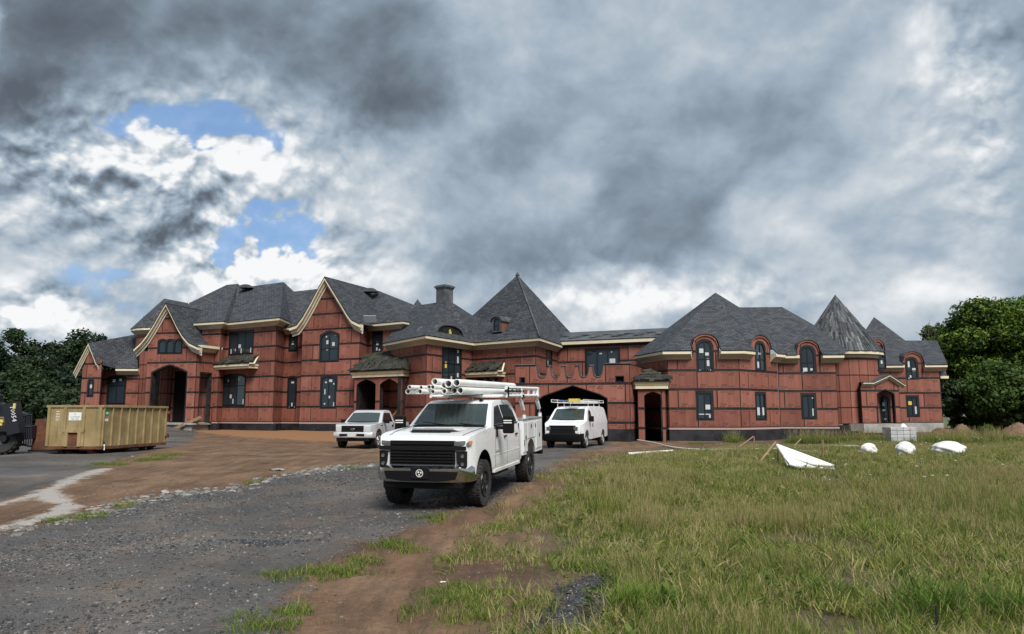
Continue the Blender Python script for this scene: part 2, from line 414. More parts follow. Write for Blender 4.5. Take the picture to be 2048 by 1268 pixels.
def build_ground():
    ys = [-14.0]
    while ys[-1] < 84: y = ys[-1]; ys.append(y+max(.075, .0042*max(y, 0)+(.02 if y > 3 else .5)))
    ys = np.array(ys); nx = 620
    U = np.linspace(-1, 1, nx)
    XX = np.stack([U*(14+.82*max(y, 0)) for y in ys]); YY = np.repeat(ys[:, None], nx, 1)
    ZZ = ground_z(XX, YY)
    ny = len(ys); V = np.stack([XX, YY, ZZ], -1).reshape(-1, 3)
    I = np.arange(ny*nx).reshape(ny, nx)
    F = np.stack([I[:-1, :-1], I[:-1, 1:], I[1:, 1:], I[1:, :-1]], -1).reshape(-1, 4)
    X, Y = XX.ravel(), YY.ravel()
    A = dict(drive=sdf(DRIVE, X, Y), yard=sdf(YARD, X, Y), pale=-np.minimum(seg_dist(PALE1, X, Y), seg_dist(PALE2, X, Y)),
             orange=sdf(ORANGE, X, Y), grass=sdf(GRASS, X, Y))
    A = {k: np.clip(v/6.0, -1, 1)*.5+.5 for k, v in A.items()}    # 6 m either side of the edge
    jit = .25*np.sin(X*3.1+Y)+.2*np.sin(Y*4.3-X*1.7)
    isd = ((sdf(DRIVE, X, Y)+jit*.5) > 0)
    isy = ((sdf(YARD, X, Y)+jit*.5) > 0)
    fd = isd[F].sum(1) >= 2; fy = (isy[F].sum(1) >= 2) & ~fd
    def make(name, faces, kind='structure', label=None):
        used, inv = np.unique(faces, return_inverse=True); f = inv.reshape(faces.shape)
        me = bpy.data.meshes.new(name); me.vertices.add(len(used)); me.vertices.foreach_set('co', V[used].ravel())
        me.loops.add(f.size); me.loops.foreach_set('vertex_index', f.ravel().astype(np.int32))
        me.polygons.add(len(f)); me.polygons.foreach_set('loop_start', np.arange(0, f.size, 4, dtype=np.int32)); me.polygons.foreach_set('loop_total', np.full(len(f), 4, np.int32))
        me.update(); me.validate()
        for k, v in A.items():
            at_ = me.attributes.new(k, 'FLOAT', 'POINT'); at_.data.foreach_set('value', v[used].astype(np.float32))
        me.polygons.foreach_set('use_smooth', np.ones(len(f), bool)); me.materials.append(MATS['ground'])
        o = bpy.data.objects.new(name, me); link(o); tag(o, label, kind=kind); return o
    make('ground', F[~fd & ~fy], label='bare red brown dirt and grassy soil of the building site')
    make('gravel_drive', F[fd], label='wet grey gravel drive crossing the foreground'); make('gravel_yard', F[fy], label='grey gravel yard around the yellow dumpster')
    # land beyond, out to the horizon
    mb = MB(); y0 = float(ys[-1]); w = float(XX[-1, -1])
    zb = -.02
    mb.add([(-2500, -400, zb-.5), (2500, -400, zb-.5), (2500, 3000, zb-.5), (-2500, 3000, zb-.5)], [(0, 1, 2, 3)])
    o = mb.build('field', 'field'); tag(o, kind='structure')
def ground_fn(G, b):
    geo = G.n('ShaderNodeNewGeometry').outputs['Position']
    def dist(name): return G.m('MULTIPLY', G.m('SUBTRACT', G.attr(name), .5), 12.0)      # metres inside the edge
    n0 = G.noise(geo, .55, 6, .6); n1 = G.noise(geo, 2.2, 6, .65); n2 = G.noise(geo, 11, 5, .65); n3 = G.noise(geo, 45, 4, .6)
    edge = G.m('ADD', G.m('MULTIPLY', G.m('SUBTRACT', n1, .5), 3.2), G.m('MULTIPLY', G.m('SUBTRACT', n2, .5), 1.2))
    # dirt
    dirt = G.ramp(n0, [(.30, (.068,.037,.020)), (.50, (.115,.067,.037)), (.70, (.165,.106,.064))])
    dirt = G.mix(1.0, dirt, G.ramp(n2, [(.3, (.72,.72,.74)), (.7, (1.22,1.2,1.17))]), 'MULTIPLY')
    trk = G.noise(G.vm('MULTIPLY', geo, (3.2, .45, 1)), 1.0, 5, .6)
    dirt = G.mix(1.0, dirt, G.ramp(trk, [(.35, (.70,.69,.68)), (.62, (1.22,1.2,1.18))]), 'MULTIPLY')
    dirt = G.mix(G.smooth(n3, .62, .72), dirt, (.20,.155,.12))
    orange = G.mix(n1, (.17,.078,.032), (.24,.125,.058))
    col = G.mix(G.smooth(G.m('ADD', dist('orange'), edge), -.3, .5), dirt, orange)
    # gravel: stones of several sizes and tones
    v1 = G.n('ShaderNodeTexVoronoi', feature='F1'); G.L.new(geo, v1.inputs['Vector']); v1.inputs['Scale'].default_value = 40
    v2 = G.n('ShaderNodeTexVoronoi', feature='F1'); G.L.new(geo, v2.inputs['Vector']); v2.inputs['Scale'].default_value = 60
    sv = G.n('ShaderNodeSeparateColor'); G.L.new(v1.outputs['Color'], sv.inputs[0])
    stone = G.ramp(sv.outputs[0], [(0, (.028,.028,.030)), (.5, (.068,.067,.069)), (.85, (.115,.111,.108)), (1, (.22,.212,.20))])
    fines = G.mix(n1, (.058,.055,.053), (.112,.105,.099))
    fines = G.mix(G.smooth(G.noise(geo, .9, 5, .6), .54, .66), fines, (.125,.092,.069))
    cover = G.smooth(G.m('ADD', n1, G.m('MULTIPLY', G.m('SUBTRACT', n0, .5), 1.2)), .44, .66)
    stonem = G.m('MULTIPLY', G.smooth(v1.outputs['Distance'], .55, .25), G.m('MULTIPLY_ADD', cover, .85, .15))
    grav = G.mix(stonem, fines, stone)
    dd = dist('drive')
    rut = G.m('ADD', G.smooth(G.m('ABSOLUTE', G.m('SUBTRACT', G.m('MULTIPLY_ADD', G.m('SUBTRACT', n0, .5), 1.6, dd), 1.7)), .5, .15), G.smooth(G.m('ABSOLUTE', G.m('SUBTRACT', G.m('MULTIPLY_ADD', G.m('SUBTRACT', n0, .5), 1.6, dd), 3.6)), .5, .15))
    rut = G.m('MULTIPLY', rut, G.smooth(n1, .35, .55))
    grav = G.mix(G.m('MULTIPLY', rut, .7), grav, (.115,.098,.082))
    grav = G.mix(1.0, grav, G.ramp(n2, [(.3, (.75,.75,.77)), (.7, (1.2,1.19,1.17))]), 'MULTIPLY')
    tone = G.noise(geo, .30, 4, .6)
    grav = G.mix(1.0, grav, G.ramp(tone, [(.34, (.66,.66,.68)), (.5, (1,1,1)), (.66, (1.5,1.46,1.40))]), 'MULTIPLY')
    gm = G.smooth(G.m('MAXIMUM', G.m('ADD', dist('drive'), G.m('MULTIPLY', edge, .55)), G.m('ADD', dist('yard'), G.m('MULTIPLY', edge, .5))), -.12, .18)
    col = G.mix(gm, col, grav)
    pm = G.smooth(G.m('ADD', dist('pale'), G.m('MULTIPLY', edge, .30)), -.34, -.08)
    col = G.mix(G.m('MULTIPLY', pm, .85), col, (.30,.285,.265))
    soil = G.mix(n1, (.045,.036,.020), (.085,.062,.036))
    gr = G.smooth(G.m('ADD', dist('grass'), G.m('MULTIPLY', edge, 1.0)), -.5, 1.2)
    col = G.mix(G.m('MULTIPLY', gr, .85), col, soil)
    col = G.mix(1.0, col, G.ramp(n3, [(.3, (.8,.8,.8)), (.7, (1.18,1.18,1.18))]), 'MULTIPLY')
    G.put(b.inputs['Base Color'], col)
    wet = G.m('MULTIPLY', gm, G.smooth(G.noise(geo, .42, 5, .55), .46, .58))
    G.put(b.inputs['Roughness'], G.m('SUBTRACT', .93, G.m('MULTIPLY', wet, .64)))
    h = G.m('ADD', G.m('MULTIPLY', trk, .9), G.m('MULTIPLY', G.m('MULTIPLY', v1.outputs['Distance'], gm), -.9), G.m('ADD', G.m('MULTIPLY', n2, .9), G.m('MULTIPLY', n3, .45)))
    bump(G, b, h, .75, .045)
mat('ground', ground_fn, spec=.4)
mat('field', worn((.055,.07,.022), (.10,.095,.035), .08, (.85,.95)))
build_ground()

# ---------------------------------------------------------------- scattering
def scatter(name, pts, scl, rot, protos, idx, label=None, cat=None, kind='stuff', tilt=None):
    """points mesh + geometry nodes that put prototype meshes on the points"""
    pts = np.asarray(pts, np.float32); n = len(pts)
    me = bpy.data.meshes.new(name); me.vertices.add(n); me.vertices.foreach_set('co', pts.ravel())
    def at_(k, t, v):
        a = me.attributes.new(k, t, 'POINT'); a.data.foreach_set('vector' if t == 'FLOAT_VECTOR' else 'value', np.asarray(v).ravel())
    scl = np.asarray(scl, np.float32)
    if scl.ndim == 1: scl = np.repeat(scl[:, None], 3, 1)
    at_('scl', 'FLOAT_VECTOR', scl); r = np.zeros((n, 3), np.float32)
    r[:, 2] = rot
    if tilt is not None: r[:, :2] = tilt
    at_('rot', 'FLOAT_VECTOR', r); at_('pick', 'INT', np.asarray(idx, np.int32))
    c = bpy.data.collections.new(name+'_kinds')
    for k, m in enumerate(protos): c.objects.link(bpy.data.objects.new('%s_%02d' % (name, k), m))
    o = bpy.data.objects.new(name, me); link(o); tag(o, label, cat, kind=kind)
    ng = bpy.data.node_groups.new(name, 'GeometryNodeTree')
    ng.interface.new_socket('Geometry', in_out='INPUT', socket_type='NodeSocketGeometry'); ng.interface.new_socket('Geometry', in_out='OUTPUT', socket_type='NodeSocketGeometry')
    N, L = ng.nodes, ng.links; gi = N.new('NodeGroupInput'); go = N.new('NodeGroupOutput')
    ip = N.new('GeometryNodeInstanceOnPoints'); ci = N.new('GeometryNodeCollectionInfo'); ci.inputs['Collection'].default_value = c
    ci.inputs['Separate Children'].default_value = True; ci.inputs['Reset Children'].default_value = True
    def na(k, t):
        q = N.new('GeometryNodeInputNamedAttribute'); q.data_type = t; q.inputs[0].default_value = k; return q.outputs[0]
    m2p = N.new('GeometryNodeMeshToPoints'); L.new(gi.outputs[0], m2p.inputs[0]); L.new(m2p.outputs[0], ip.inputs['Points']); L.new(ci.outputs[0], ip.inputs['Instance'])
    ip.inputs['Pick Instance'].default_value = True; L.new(na('pick', 'INT'), ip.inputs['Instance Index'])
    e2r = N.new('FunctionNodeEulerToRotation'); L.new(na('rot', 'FLOAT_VECTOR'), e2r.inputs[0]); L.new(e2r.outputs[0], ip.inputs['Rotation'])
    L.new(na('scl', 'FLOAT_VECTOR'), ip.inputs['Scale']); L.new(ip.outputs[0], go.inputs[0])
    md = o.modifiers.new('scatter', 'NODES'); md.node_group = ng
    return o
def rock_mesh(seed, mname):
    r_ = random.Random(seed); bm = bmesh.new(); bmesh.ops.create_icosphere(bm, subdivisions=1, radius=1)
    for v in bm.verts: v.co = v.co*r_.uniform(.7, 1.1); v.co.z *= .6
    me = bpy.data.meshes.new('stone'); bm.to_mesh(me); bm.free(); me.materials.append(MATS[mname]); return me
def stone_fn(c1, c2, c3):
    def fn(G, b):
        r = G.n('ShaderNodeObjectInfo').outputs['Random']; tc = G.n('ShaderNodeTexCoord').outputs['Object']
        c = G.ramp(r, [(0, c1), (.6, c2), (1, c3)])
        G.put(b.inputs['Base Color'], G.mix(1.0, c, G.ramp(G.noise(tc, 2, 4, .6), [(.3, (.7,.7,.7)), (.7, (1.25,1.25,1.25))]), 'MULTIPLY'))
    return fn
mat('stone', stone_fn((.024,.024,.025), (.066,.064,.064), (.17,.165,.155)), rough=.55, spec=.5)
mat('stone_pale', stone_fn((.09,.09,.085), (.16,.155,.145), (.27,.26,.24)), rough=.8)
mat('stone_dark', stone_fn((.016,.017,.020), (.036,.037,.042), (.07,.072,.078)), rough=.4, spec=.6)
mat('clod', stone_fn((.05,.03,.02), (.11,.07,.045), (.20,.16,.125)), rough=.9)
ROCKS = [rock_mesh(i, 'stone') for i in range(4)]; ROCKP = [rock_mesh(20+i, 'stone_pale') for i in range(4)]; ROCKD = [rock_mesh(40+i, 'stone_dark') for i in range(3)]
def drop(n, xr, yr, test, bias=None):
    """random ground points in a box that pass test(X, Y)"""
    X = rng.uniform(*xr, n); Y = rng.uniform(*yr, n)
    if bias: Y = yr[0]+(yr[1]-yr[0])*rng.random(n)**bias
    inview = (np.abs(X) < .74*Y+4.5)
    k = inview & test(X, Y); return X[k], Y[k]
def on_ground(X, Y, dz=0): return np.stack([X, Y, ground_z(X, Y)+dz], 1)
def lump(X, Y, f=1.3, ph=0.): return np.sin(X*f+ph+2*np.sin(Y*.4*f))*np.cos(Y*f*.8-ph)+.5*np.sin(X*2.7*f+1.1*Y+ph)*np.sin(Y*2.3*f)
# gravel on the drive, thicker in patches
X, Y = drop(110000, (-16, 8), (4.6, 24), lambda x, y: (sdf(DRIVE, x, y) > -.25) & ((lump(x, y, .7) > .25) | (rng.random(x.shape) < .28)), 1.7)
s_ = .007+.018*rng.random(len(X))**3.2+.0006*Y; scatter('gravel', on_ground(X, Y, .003), s_, rng.uniform(0, 6.28, len(X)), ROCKS, rng.integers(0, 4, len(X)), 'loose grey gravel strewn over the drive')
# rubble edge between drive and dirt
edge_l = gp_([(-150, 1092), (0, 1072), (150, 1040), (250, 1012), (420, 982), (560, 957), (650, 942), (720, 930)])
X, Y = drop(60000, (-16, 0), (9, 32), lambda x, y: (seg_dist(edge_l, x, y)+.9*np.abs(rng.normal(size=x.shape)) < .75+.35*lump(x, y, 1.2, 1.)) & (rng.random(x.shape) < .55))
s_ = .03+.10*rng.random(len(X))**3; scatter('rubble', on_ground(X, Y, .0), np.stack([s_*1.3, s_, s_*.7], 1), rng.uniform(0, 6.28, len(X)), ROCKP, rng.integers(0, 4, len(X)), 'broken stone rubble along the drive edge')
# dark crushed stone: a heap across the drive and spills in the grass
dark = [gp_([(430, 1078), (560, 1060), (700, 1046), (730, 1052), (640, 1078), (520, 1092)]), gp_([(1075, 1230), (1120, 1178), (1200, 1155), (1255, 1150), (1240, 1200), (1190, 1268), (1080, 1275)]),
        gp_([(1402, 1138), (1440, 1134), (1475, 1165), (1500, 1215), (1505, 1268), (1460, 1275), (1440, 1200), (1412, 1165)]), gp_([(1700, 1160), (1745, 1165), (1770, 1215), (1730, 1205)])]
def in_dark(x, y): return np.max([sdf(p, x, y) for p in dark], 0) > rng.normal(size=x.shape)*.10
X, Y = drop(90000, (-6, 6), (4.8, 12.5), in_dark)
s_ = .010+.022*rng.random(len(X)); scatter('crushed_stone', on_ground(X, Y, .006), s_, rng.uniform(0, 6.28, len(X)), ROCKD, rng.integers(0, 3, len(X)), 'dark crushed stone spilled in patches')
X, Y = drop(26000, (-12, 7), (4.8, 22), lambda x, y: (sdf(DRIVE, x, y) < .3) & (lump(x, y, 1.1, 3.) > -.5) & (rng.random(x.shape) < .30), 1.4)
ROCKB = [rock_mesh(60+i, 'clod') for i in range(3)]
s_ = .006+.020*rng.random(len(X))**4+.0004*Y; scatter('dirt_clods', on_ground(X, Y, .0), s_, rng.uniform(0, 6.28, len(X)), ROCKB, rng.integers(0, 3, len(X)), 'small clods and pebbles strewn over the brown dirt')
X, Y = drop(9000, (-14, 4), (4.8, 16), lambda x, y: (sdf(DRIVE, x, y) > -.2) & (lump(x, y, .9, 2.) > .1) & (rng.random(x.shape) < .35), 1.3)
s_ = .016+.030*rng.random(len(X))**3; scatter('loose_stones', on_ground(X, Y, .002), s_, rng.uniform(0, 6.28, len(X)), ROCKP+ROCKS, rng.integers(0, 8, len(X)), 'larger loose stones scattered on the gravel drive')

from mathutils.geometry import tessellate_polygon
# ---------------------------------------------------------------- the mansion
HOUSE = empty('mansion', (0, 56, .3), 'long unfinished mansion in red sheathing panels with grey shingled roofs', 'house')
ZIPT = text_polys('ZIP', .29, .25); SYST = text_polys('system', .16, .2); SMALL = text_polys('1-800', .11)

def clip(poly, fn):
    out = []; n = len(poly)
    for i in range(n):
        p, q = poly[i], poly[(i+1) % n]; a, b = fn(p), fn(q)
        if a >= 0: out.append(p)
        if (a > 0 and b < 0) or (a < 0 and b > 0):
            t = a / (a - b); out.append((p[0]+(q[0]-p[0])*t, p[1]+(q[1]-p[1])*t))
    return out if len(out) >= 3 else []
def area(p): return abs(sum(p[i][0]*p[(i+1) % len(p)][1]-p[(i+1) % len(p)][0]*p[i][1] for i in range(len(p))))/2
def interp(prof, s):
    for (a, za), (b, zb) in zip(prof, prof[1:]):
        if a <= s <= b: return za + (zb-za)*((s-a)/(b-a) if b > a else 0)
    return prof[0][1] if s < prof[0][0] else prof[-1][1]
def pieces(rect, top, ops):
    s0, s1, z0, z1 = rect
    if min(interp(top, s) for s in [s0, s1] + [t[0] for t in top if s0 < t[0] < s1]) >= z1: brk = set()
    else: brk = {t[0] for t in top if s0 < t[0] < s1}
    live = []
    for op in ops:
        if op['s1'] > s0 and op['s0'] < s1 and op['z0'] < z1 and max(t[1] for t in op['top']) > z0:
            live.append(op)
            for s in [op['s0'], op['s1']] + [t[0] for t in op['top']]:
                if s0 < s < s1: brk.add(s)
    xs = [s0] + sorted(brk) + [s1]; res = []
    for a, b in zip(xs, xs[1:]):
        if b - a < 1e-4: continue
        m = (a+b)/2; e = 1e-6
        ps = [[(a, z0), (b, z0), (b, z1), (a, z1)]]
        ta, tb = interp(top, a+e), interp(top, b-e)
        ps = [clip(p, lambda q: ta+(tb-ta)*(q[0]-a)/(b-a)-q[1]) for p in ps]
        for op in live:
            if not (op['s0'] < m < op['s1']): continue
            oa, ob = interp(op['top'], a+e), interp(op['top'], b-e); nw = []
            for p in ps:
                if not p: continue
                nw.append(clip(p, lambda q: op['z0']-q[1])); nw.append(clip(p, lambda q: q[1]-(oa+(ob-oa)*(q[0]-a)/(b-a))))
            ps = nw
        res += [p for p in ps if p and area(p) > .004]
    return res

def arch_top(s0, s1, zs, za, kind='seg', n=8):
    if kind == 'flat': return [(s0, za), (s1, za)]
    m = (s0+s1)/2; w = (s1-s0)/2; pts = []
    for i in range(n+1):
        t = -1 + 2*i/n
        if kind == 'tudor': h = (1-abs(t))**.62
        elif kind == 'low': h = 1-abs(t)**1.25
        else: h = math.sqrt(max(0, 1-t*t))
        pts.append((m+t*w, zs+(za-zs)*h))
    return pts

class Wall:
    def __init__(s, a, b, z0, z1, thick=.03):
        s.a = Vector(a).to_2d(); s.b = Vector(b).to_2d(); d = s.b-s.a; s.L = d.length; s.d = d/s.L
        s.n = Vector((s.d.y, -s.d.x)); s.z0, s.z1 = z0, z1; s.top = [(0, z1), (s.L, z1)]; s.ops = []; s.thick = thick
    def P(s, t, z, o=0.0):
        q = s.a + s.d*t + s.n*o; return Vector((q.x, q.y, z))
    def px(s, x, y):
        r = ray(x, y); n3 = Vector((s.n.x, s.n.y, 0)); o = Vector((0, 0, CAM_H))
        k = (Vector((s.a.x, s.a.y, 0))-o).dot(n3)/r.dot(n3); h = o + r*k
        return (h.to_2d()-s.a).dot(s.d), h.z
    def boxpx(s, x0, y0, x1, y1):
        m = (y0+y1)/2; c = (x0+x1)/2
        return s.px(x0, m)[0], s.px(x1, m)[0], s.px(c, y1)[1], s.px(c, y0)[1]
    def bump_top(s, s0, s1, zs, za):
        """raise the top into an arched dormer front"""
        arc = arch_top(s0, s1, zs, za, 'seg', 10)
        s.top = [t for t in s.top if t[0] < s0-.01] + [(s0-.001, interp(s.top, s0))] + arc + [(s1+.001, interp(s.top, s1))] + [t for t in s.top if t[0] > s1+.01]
    def opening(s, s0, s1, z0, zs, za=None, kind='flat'):
        za = zs if za is None else za
        op = dict(s0=s0, s1=s1, z0=z0, top=arch_top(s0, s1, zs, za, kind)); s.ops.append(op); return op

def grow(op, g):
    m = (op['s0']+op['s1'])/2; w = (op['s1']-op['s0'])/2
    return dict(s0=op['s0']-g, s1=op['s1']+g, z0=op['z0']-g, top=[(m+(t-m)*(w+g)/w, z+g) for t, z in op['top']])

PANELS = []
def components(ps):
    n = len(ps); par = list(range(n))
    def find(i):
        while par[i] != i: i = par[i]
        return i
    bb = [(min(q[0] for q in p), max(q[0] for q in p), min(q[1] for q in p), max(q[1] for q in p)) for p in ps]
    for i in range(n):
        for j in range(i):
            a, b = bb[i], bb[j]
            if min(a[1], b[1])-max(a[0], b[0]) > -1e-4 and min(a[3], b[3])-max(a[2], b[2]) > .02: par[find(i)] = find(j)
    out = {}
    for i in range(n): out.setdefault(find(i), []).append(ps[i])
    return list(out.values())
def finish_panels(limit=298):
    PANELS.sort(key=lambda t: -t[0])
    for ar, pm, wo in PANELS[:limit]: pm.build('panel', ['zip', 'print'], wo)
    rest = MB()
    for ar, pm, wo in PANELS[limit:]:
        b = len(rest.v); rest.v += pm.v; rest.f += [[b+i for i in q] for q in pm.f]; rest.mi += pm.mi
    if rest.f: tag(rest.build('panels', ['zip', 'print'], HOUSE), kind='stuff')
def build_wall(w, rows0=None, pw=2.44, stagger=0.0, rowh=1.22, gap=.145, border=.11, prints=True, minw=.25, label=None):
    """black taped backing + one mesh per sheathing panel"""
    mb = MB(); f = lambda a, b, d: w.P(a, b, d)
    zt = max(t[1] for t in w.top)
    for p in pieces((0, w.L, w.z0, zt), w.top, w.ops): mb.prism(p, f, -w.thick, 0)
    wo = mb.build('wall', 'tape', HOUSE)
    if label: wo['label'] = label
    ops = [grow(o, border) for o in w.ops]
    z = w.z0 if rows0 is None else rows0; r = 0
    while z < zt - .05:
        za, zb = max(z, w.z0), min(z+rowh, zt)
        off = (stagger + (.5 if r % 2 else 0)) % 1.0
        xs = [0]; x = -pw*off
        while x < w.L:
            x += pw
            if x > xs[-1]+minw and x < w.L-minw: xs.append(x)
        xs.append(w.L)
        for a, b in zip(xs, xs[1:]):
            g = gap/2
            rect = (a+g*.5, b-g*.5, za+g*1.1, zb-g*1.1)
            if rect[1]-rect[0] < .05 or rect[3]-rect[2] < .05: continue
            ps = pieces(rect, [(t, q-.03) for t, q in w.top], ops)
            if sum(area(p) for p in ps) < .03: continue
            for comp in components(ps):
                pm = MB()
                for p in comp: pm.prism(p, f, .001, .016)
                ar = sum(area(p) for p in comp)
                if prints and rect[3]-rect[2] > .7 and ar > .8:
                    lx0, lx1 = min(q[0] for p in comp for q in p), max(q[0] for p in comp for q in p)
                    def put(T, s, q, flip=False):
                        ww = T[2]; h = .24
                        if not (lx0 < s and s+ww < lx1): return
                        if sum(area(p) for p in pieces((s, s+ww, q, q+h), [(t, k-.03) for t, k in w.top], ops)) < .985*ww*h: return
                        if flip: vs = [w.P(s+ww-v.x, q+h*.85-v.y, .018) for v in T[0]]
                        else: vs = [w.P(s+v.x, q+v.y, .018) for v in T[0]]
                        pm.add(vs, T[1], 1)
                    lo = rect[2]+.05; hi = rect[3]-.26
                    for bx in ([0] if lx1-lx0 < 1.9 else [0, 1.3]):
                        s0 = lx0+.10+bx
                        put(ZIPT, s0, lo); put(SYST, s0+ZIPT[2]+.02, lo); put(SMALL, s0+1.0, lo+.03)
                        put(SYST, s0+.05, hi, True); put(ZIPT, s0+.05+SYST[2]+.02, hi, True)
                PANELS.append((ar*(1 if prints else .35)*abs(w.n.y), pm, wo))
        z += rowh; r += 1
    return wo

def window(w, s0, s1, z0, z1, cols=2, rows=1, arch=0.0, kind='seg', stickers=(), split=None, fw=.07, depth=.07, bars=.03, parent=None, label=None):
    """dark framed window set in its opening; panes and stickers are pieces of it"""
    par = parent or HOUSE
    op = w.opening(s0, s1, z0, z1-arch, z1, kind if arch else 'flat')
    top = op['top']; f = lambda a, b, d: w.P(a, b, d); mb = MB()
    inner = grow(op, -fw)
    for p in pieces((s0, s1, z0, z1), top, [inner]): mb.prism(p, f, -depth-.05, .028)
    i0, i1, iz = s0+fw, s1-fw, z0+fw; itop = inner['top']
    vx = [i0+(i1-i0)*k/cols for k in range(1, cols)]
    zs = z1-arch-fw if arch else z1-fw
    hz = [iz+(zs-iz)*t for t in split] if split else [iz+(zs-iz)*k/rows for k in range(1, rows)]
    for x in vx:
        for p in pieces((x-bars, x+bars, iz-.01, z1), itop, []): mb.prism(p, f, -depth, .004)
    for h in hz:
        for p in pieces((i0-.01, i1+.01, h-bars, h+bars), itop, []): mb.prism(p, f, -depth+.004, .0)
    wo = mb.build('window', 'frame', par)
    if label: wo['label'] = label
    xs = [i0]+vx+[i1]; zz = [iz]+hz+[z1]
    for a, b in zip(xs, xs[1:]):
        for c, d in zip(zz, zz[1:]):
            pm = MB()
            for p in pieces((a, b, c, d), itop, []): pm.prism(p, f, -depth+.012, -depth+.03)
            if pm.f: pm.build('pane', 'glass', wo)
    for (u, v, sw, sh, *m) in stickers:
        c = s0+(s1-s0)*u; e = z0+(z1-z0)*v; pm = MB()
        pm.prism([(c-sw/2, e-sh/2), (c+sw/2, e-sh/2), (c+sw/2, e+sh/2), (c-sw/2, e+sh/2)], f, -depth+.031, -depth+.034)
        pm.build('sticker', m[0] if m else 'sticker', wo)
    return wo
def winpx(w, x0, y0, x1, y1, **k):
    s0, s1, z0, z1 = w.boxpx(x0, y0, x1, y1); return window(w, s0, s1, z0, z1, **k)

def offset_poly(pts, o):
    pts = [Vector(p).to_2d() for p in pts]; res = []
    for i, p in enumerate(pts):
        ns = []
        if i > 0: d = (p-pts[i-1]).normalized(); ns.append(Vector((d.y, -d.x)))
        if i < len(pts)-1: d = (pts[i+1]-p).normalized(); ns.append(Vector((d.y, -d.x)))
        if len(ns) == 1: res.append(p+ns[0]*o)
        else:
            m = (ns[0]+ns[1]); m = m/max(m.length, 1e-6); k = max(m.dot(ns[0]), .35); res.append(p+m*(o/k))
    return res
def eave(pts, z, over=.5, prof=None, skip=(), ext=(0, 0), mats=('cream', 'cream_shaded'), name='fascia'):
    """fascia board and sloped soffit moulding along the wall corners pts; returns the roof edge points"""
    pts = [Vector(p).to_2d() for p in pts]
    if ext[0]: pts[0] = pts[0]-(pts[1]-pts[0]).normalized()*ext[0]
    if ext[1]: pts[-1] = pts[-1]+(pts[-1]-pts[-2]).normalized()*ext[1]
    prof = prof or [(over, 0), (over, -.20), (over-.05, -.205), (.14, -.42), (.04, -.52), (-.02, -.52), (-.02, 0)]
    lines = [offset_poly(pts, o) for o, _ in prof]
    for i in range(len(pts)-1):
        segs = [(0.0, 1.0)]; L = (pts[i+1]-pts[i]).length
        for (si, a, b) in skip:
            if si == i:
                nw = []
                for c, d in segs:
                    if a/L > c: nw.append((c, min(d, a/L)))
                    if b/L < d: nw.append((max(c, b/L), d))
                segs = nw
        for c, d in segs:
            if (d-c)*L < .05: continue
            n = len(prof); mb = MB()
            V = [[(lines[k][i]+(lines[k][i+1]-lines[k][i])*t).to_3d()+Vector((0, 0, z+prof[k][1])) for k in range(n)] for t in (c, d)]
            vs = V[0]+V[1]
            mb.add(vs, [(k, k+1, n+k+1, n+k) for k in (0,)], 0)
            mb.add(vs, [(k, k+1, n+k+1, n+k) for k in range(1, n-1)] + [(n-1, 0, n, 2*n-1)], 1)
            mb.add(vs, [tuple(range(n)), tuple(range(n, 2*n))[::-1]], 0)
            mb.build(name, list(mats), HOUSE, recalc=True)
    return [Vector((p.x, p.y, z+.02)) for p in offset_poly(pts, over+.05)]

def roof(polys, name='roof', m='shingle', thick=.06, label=None, parent=None, extra_uv=0):
    """list of planar polygons (3D points, eave edge first) with metric UVs along the slope"""
    vs = []; fs = []; uvs = []
    for P in polys:
        P = [Vector(p) for p in P]
        nrm = Vector((0, 0, 0))
        for i in range(len(P)):
            a, b = P[i], P[(i+1) % len(P)]
            nrm += Vector(((a.y-b.y)*(a.z+b.z), (a.z-b.z)*(a.x+b.x), (a.x-b.x)*(a.y+b.y)))
        nrm.normalize()
        if nrm.z < 0: P = P[::-1]; nrm = -nrm
        h = Vector((-nrm.y, nrm.x, 0))
        h = h.normalized() if h.length > 1e-4 else Vector((1, 0, 0)); up = nrm.cross(h); 
        if up.z < 0: up = -up
        b = len(vs); n = len(P)
        vs += P + [p-nrm*thick for p in P]
        for t in tessellate_polygon([P]):
            t = list(t)
            if (P[t[1]]-P[t[0]]).cross(P[t[2]]-P[t[0]]).dot(nrm) < 0: t = t[::-1]
            fs.append([b+i for i in t]); uvs.append([(P[i].dot(h), P[i].dot(up)) for i in t])
            fs.append([b+n+i for i in t[::-1]]); uvs.append([(0, 0)]*3)
        for i in range(n):
            j = (i+1) % n; fs.append([b+i, b+n+i, b+n+j, b+j]); uvs.append([(P[i].dot(h), 0)]*4)
    me = bpy.data.meshes.new(name); me.from_pydata([tuple(v) for v in vs], [], fs)
    ul = me.uv_layers.new(name='UVMap'); flat = [c for u in uvs for q in u for c in q]; ul.data.foreach_set('uv', flat)
    me.materials.append(MATS[m]); me.update()
    o = bpy.data.objects.new(name, me); link(o, parent or HOUSE)
    if label: o['label'] = label
    return o

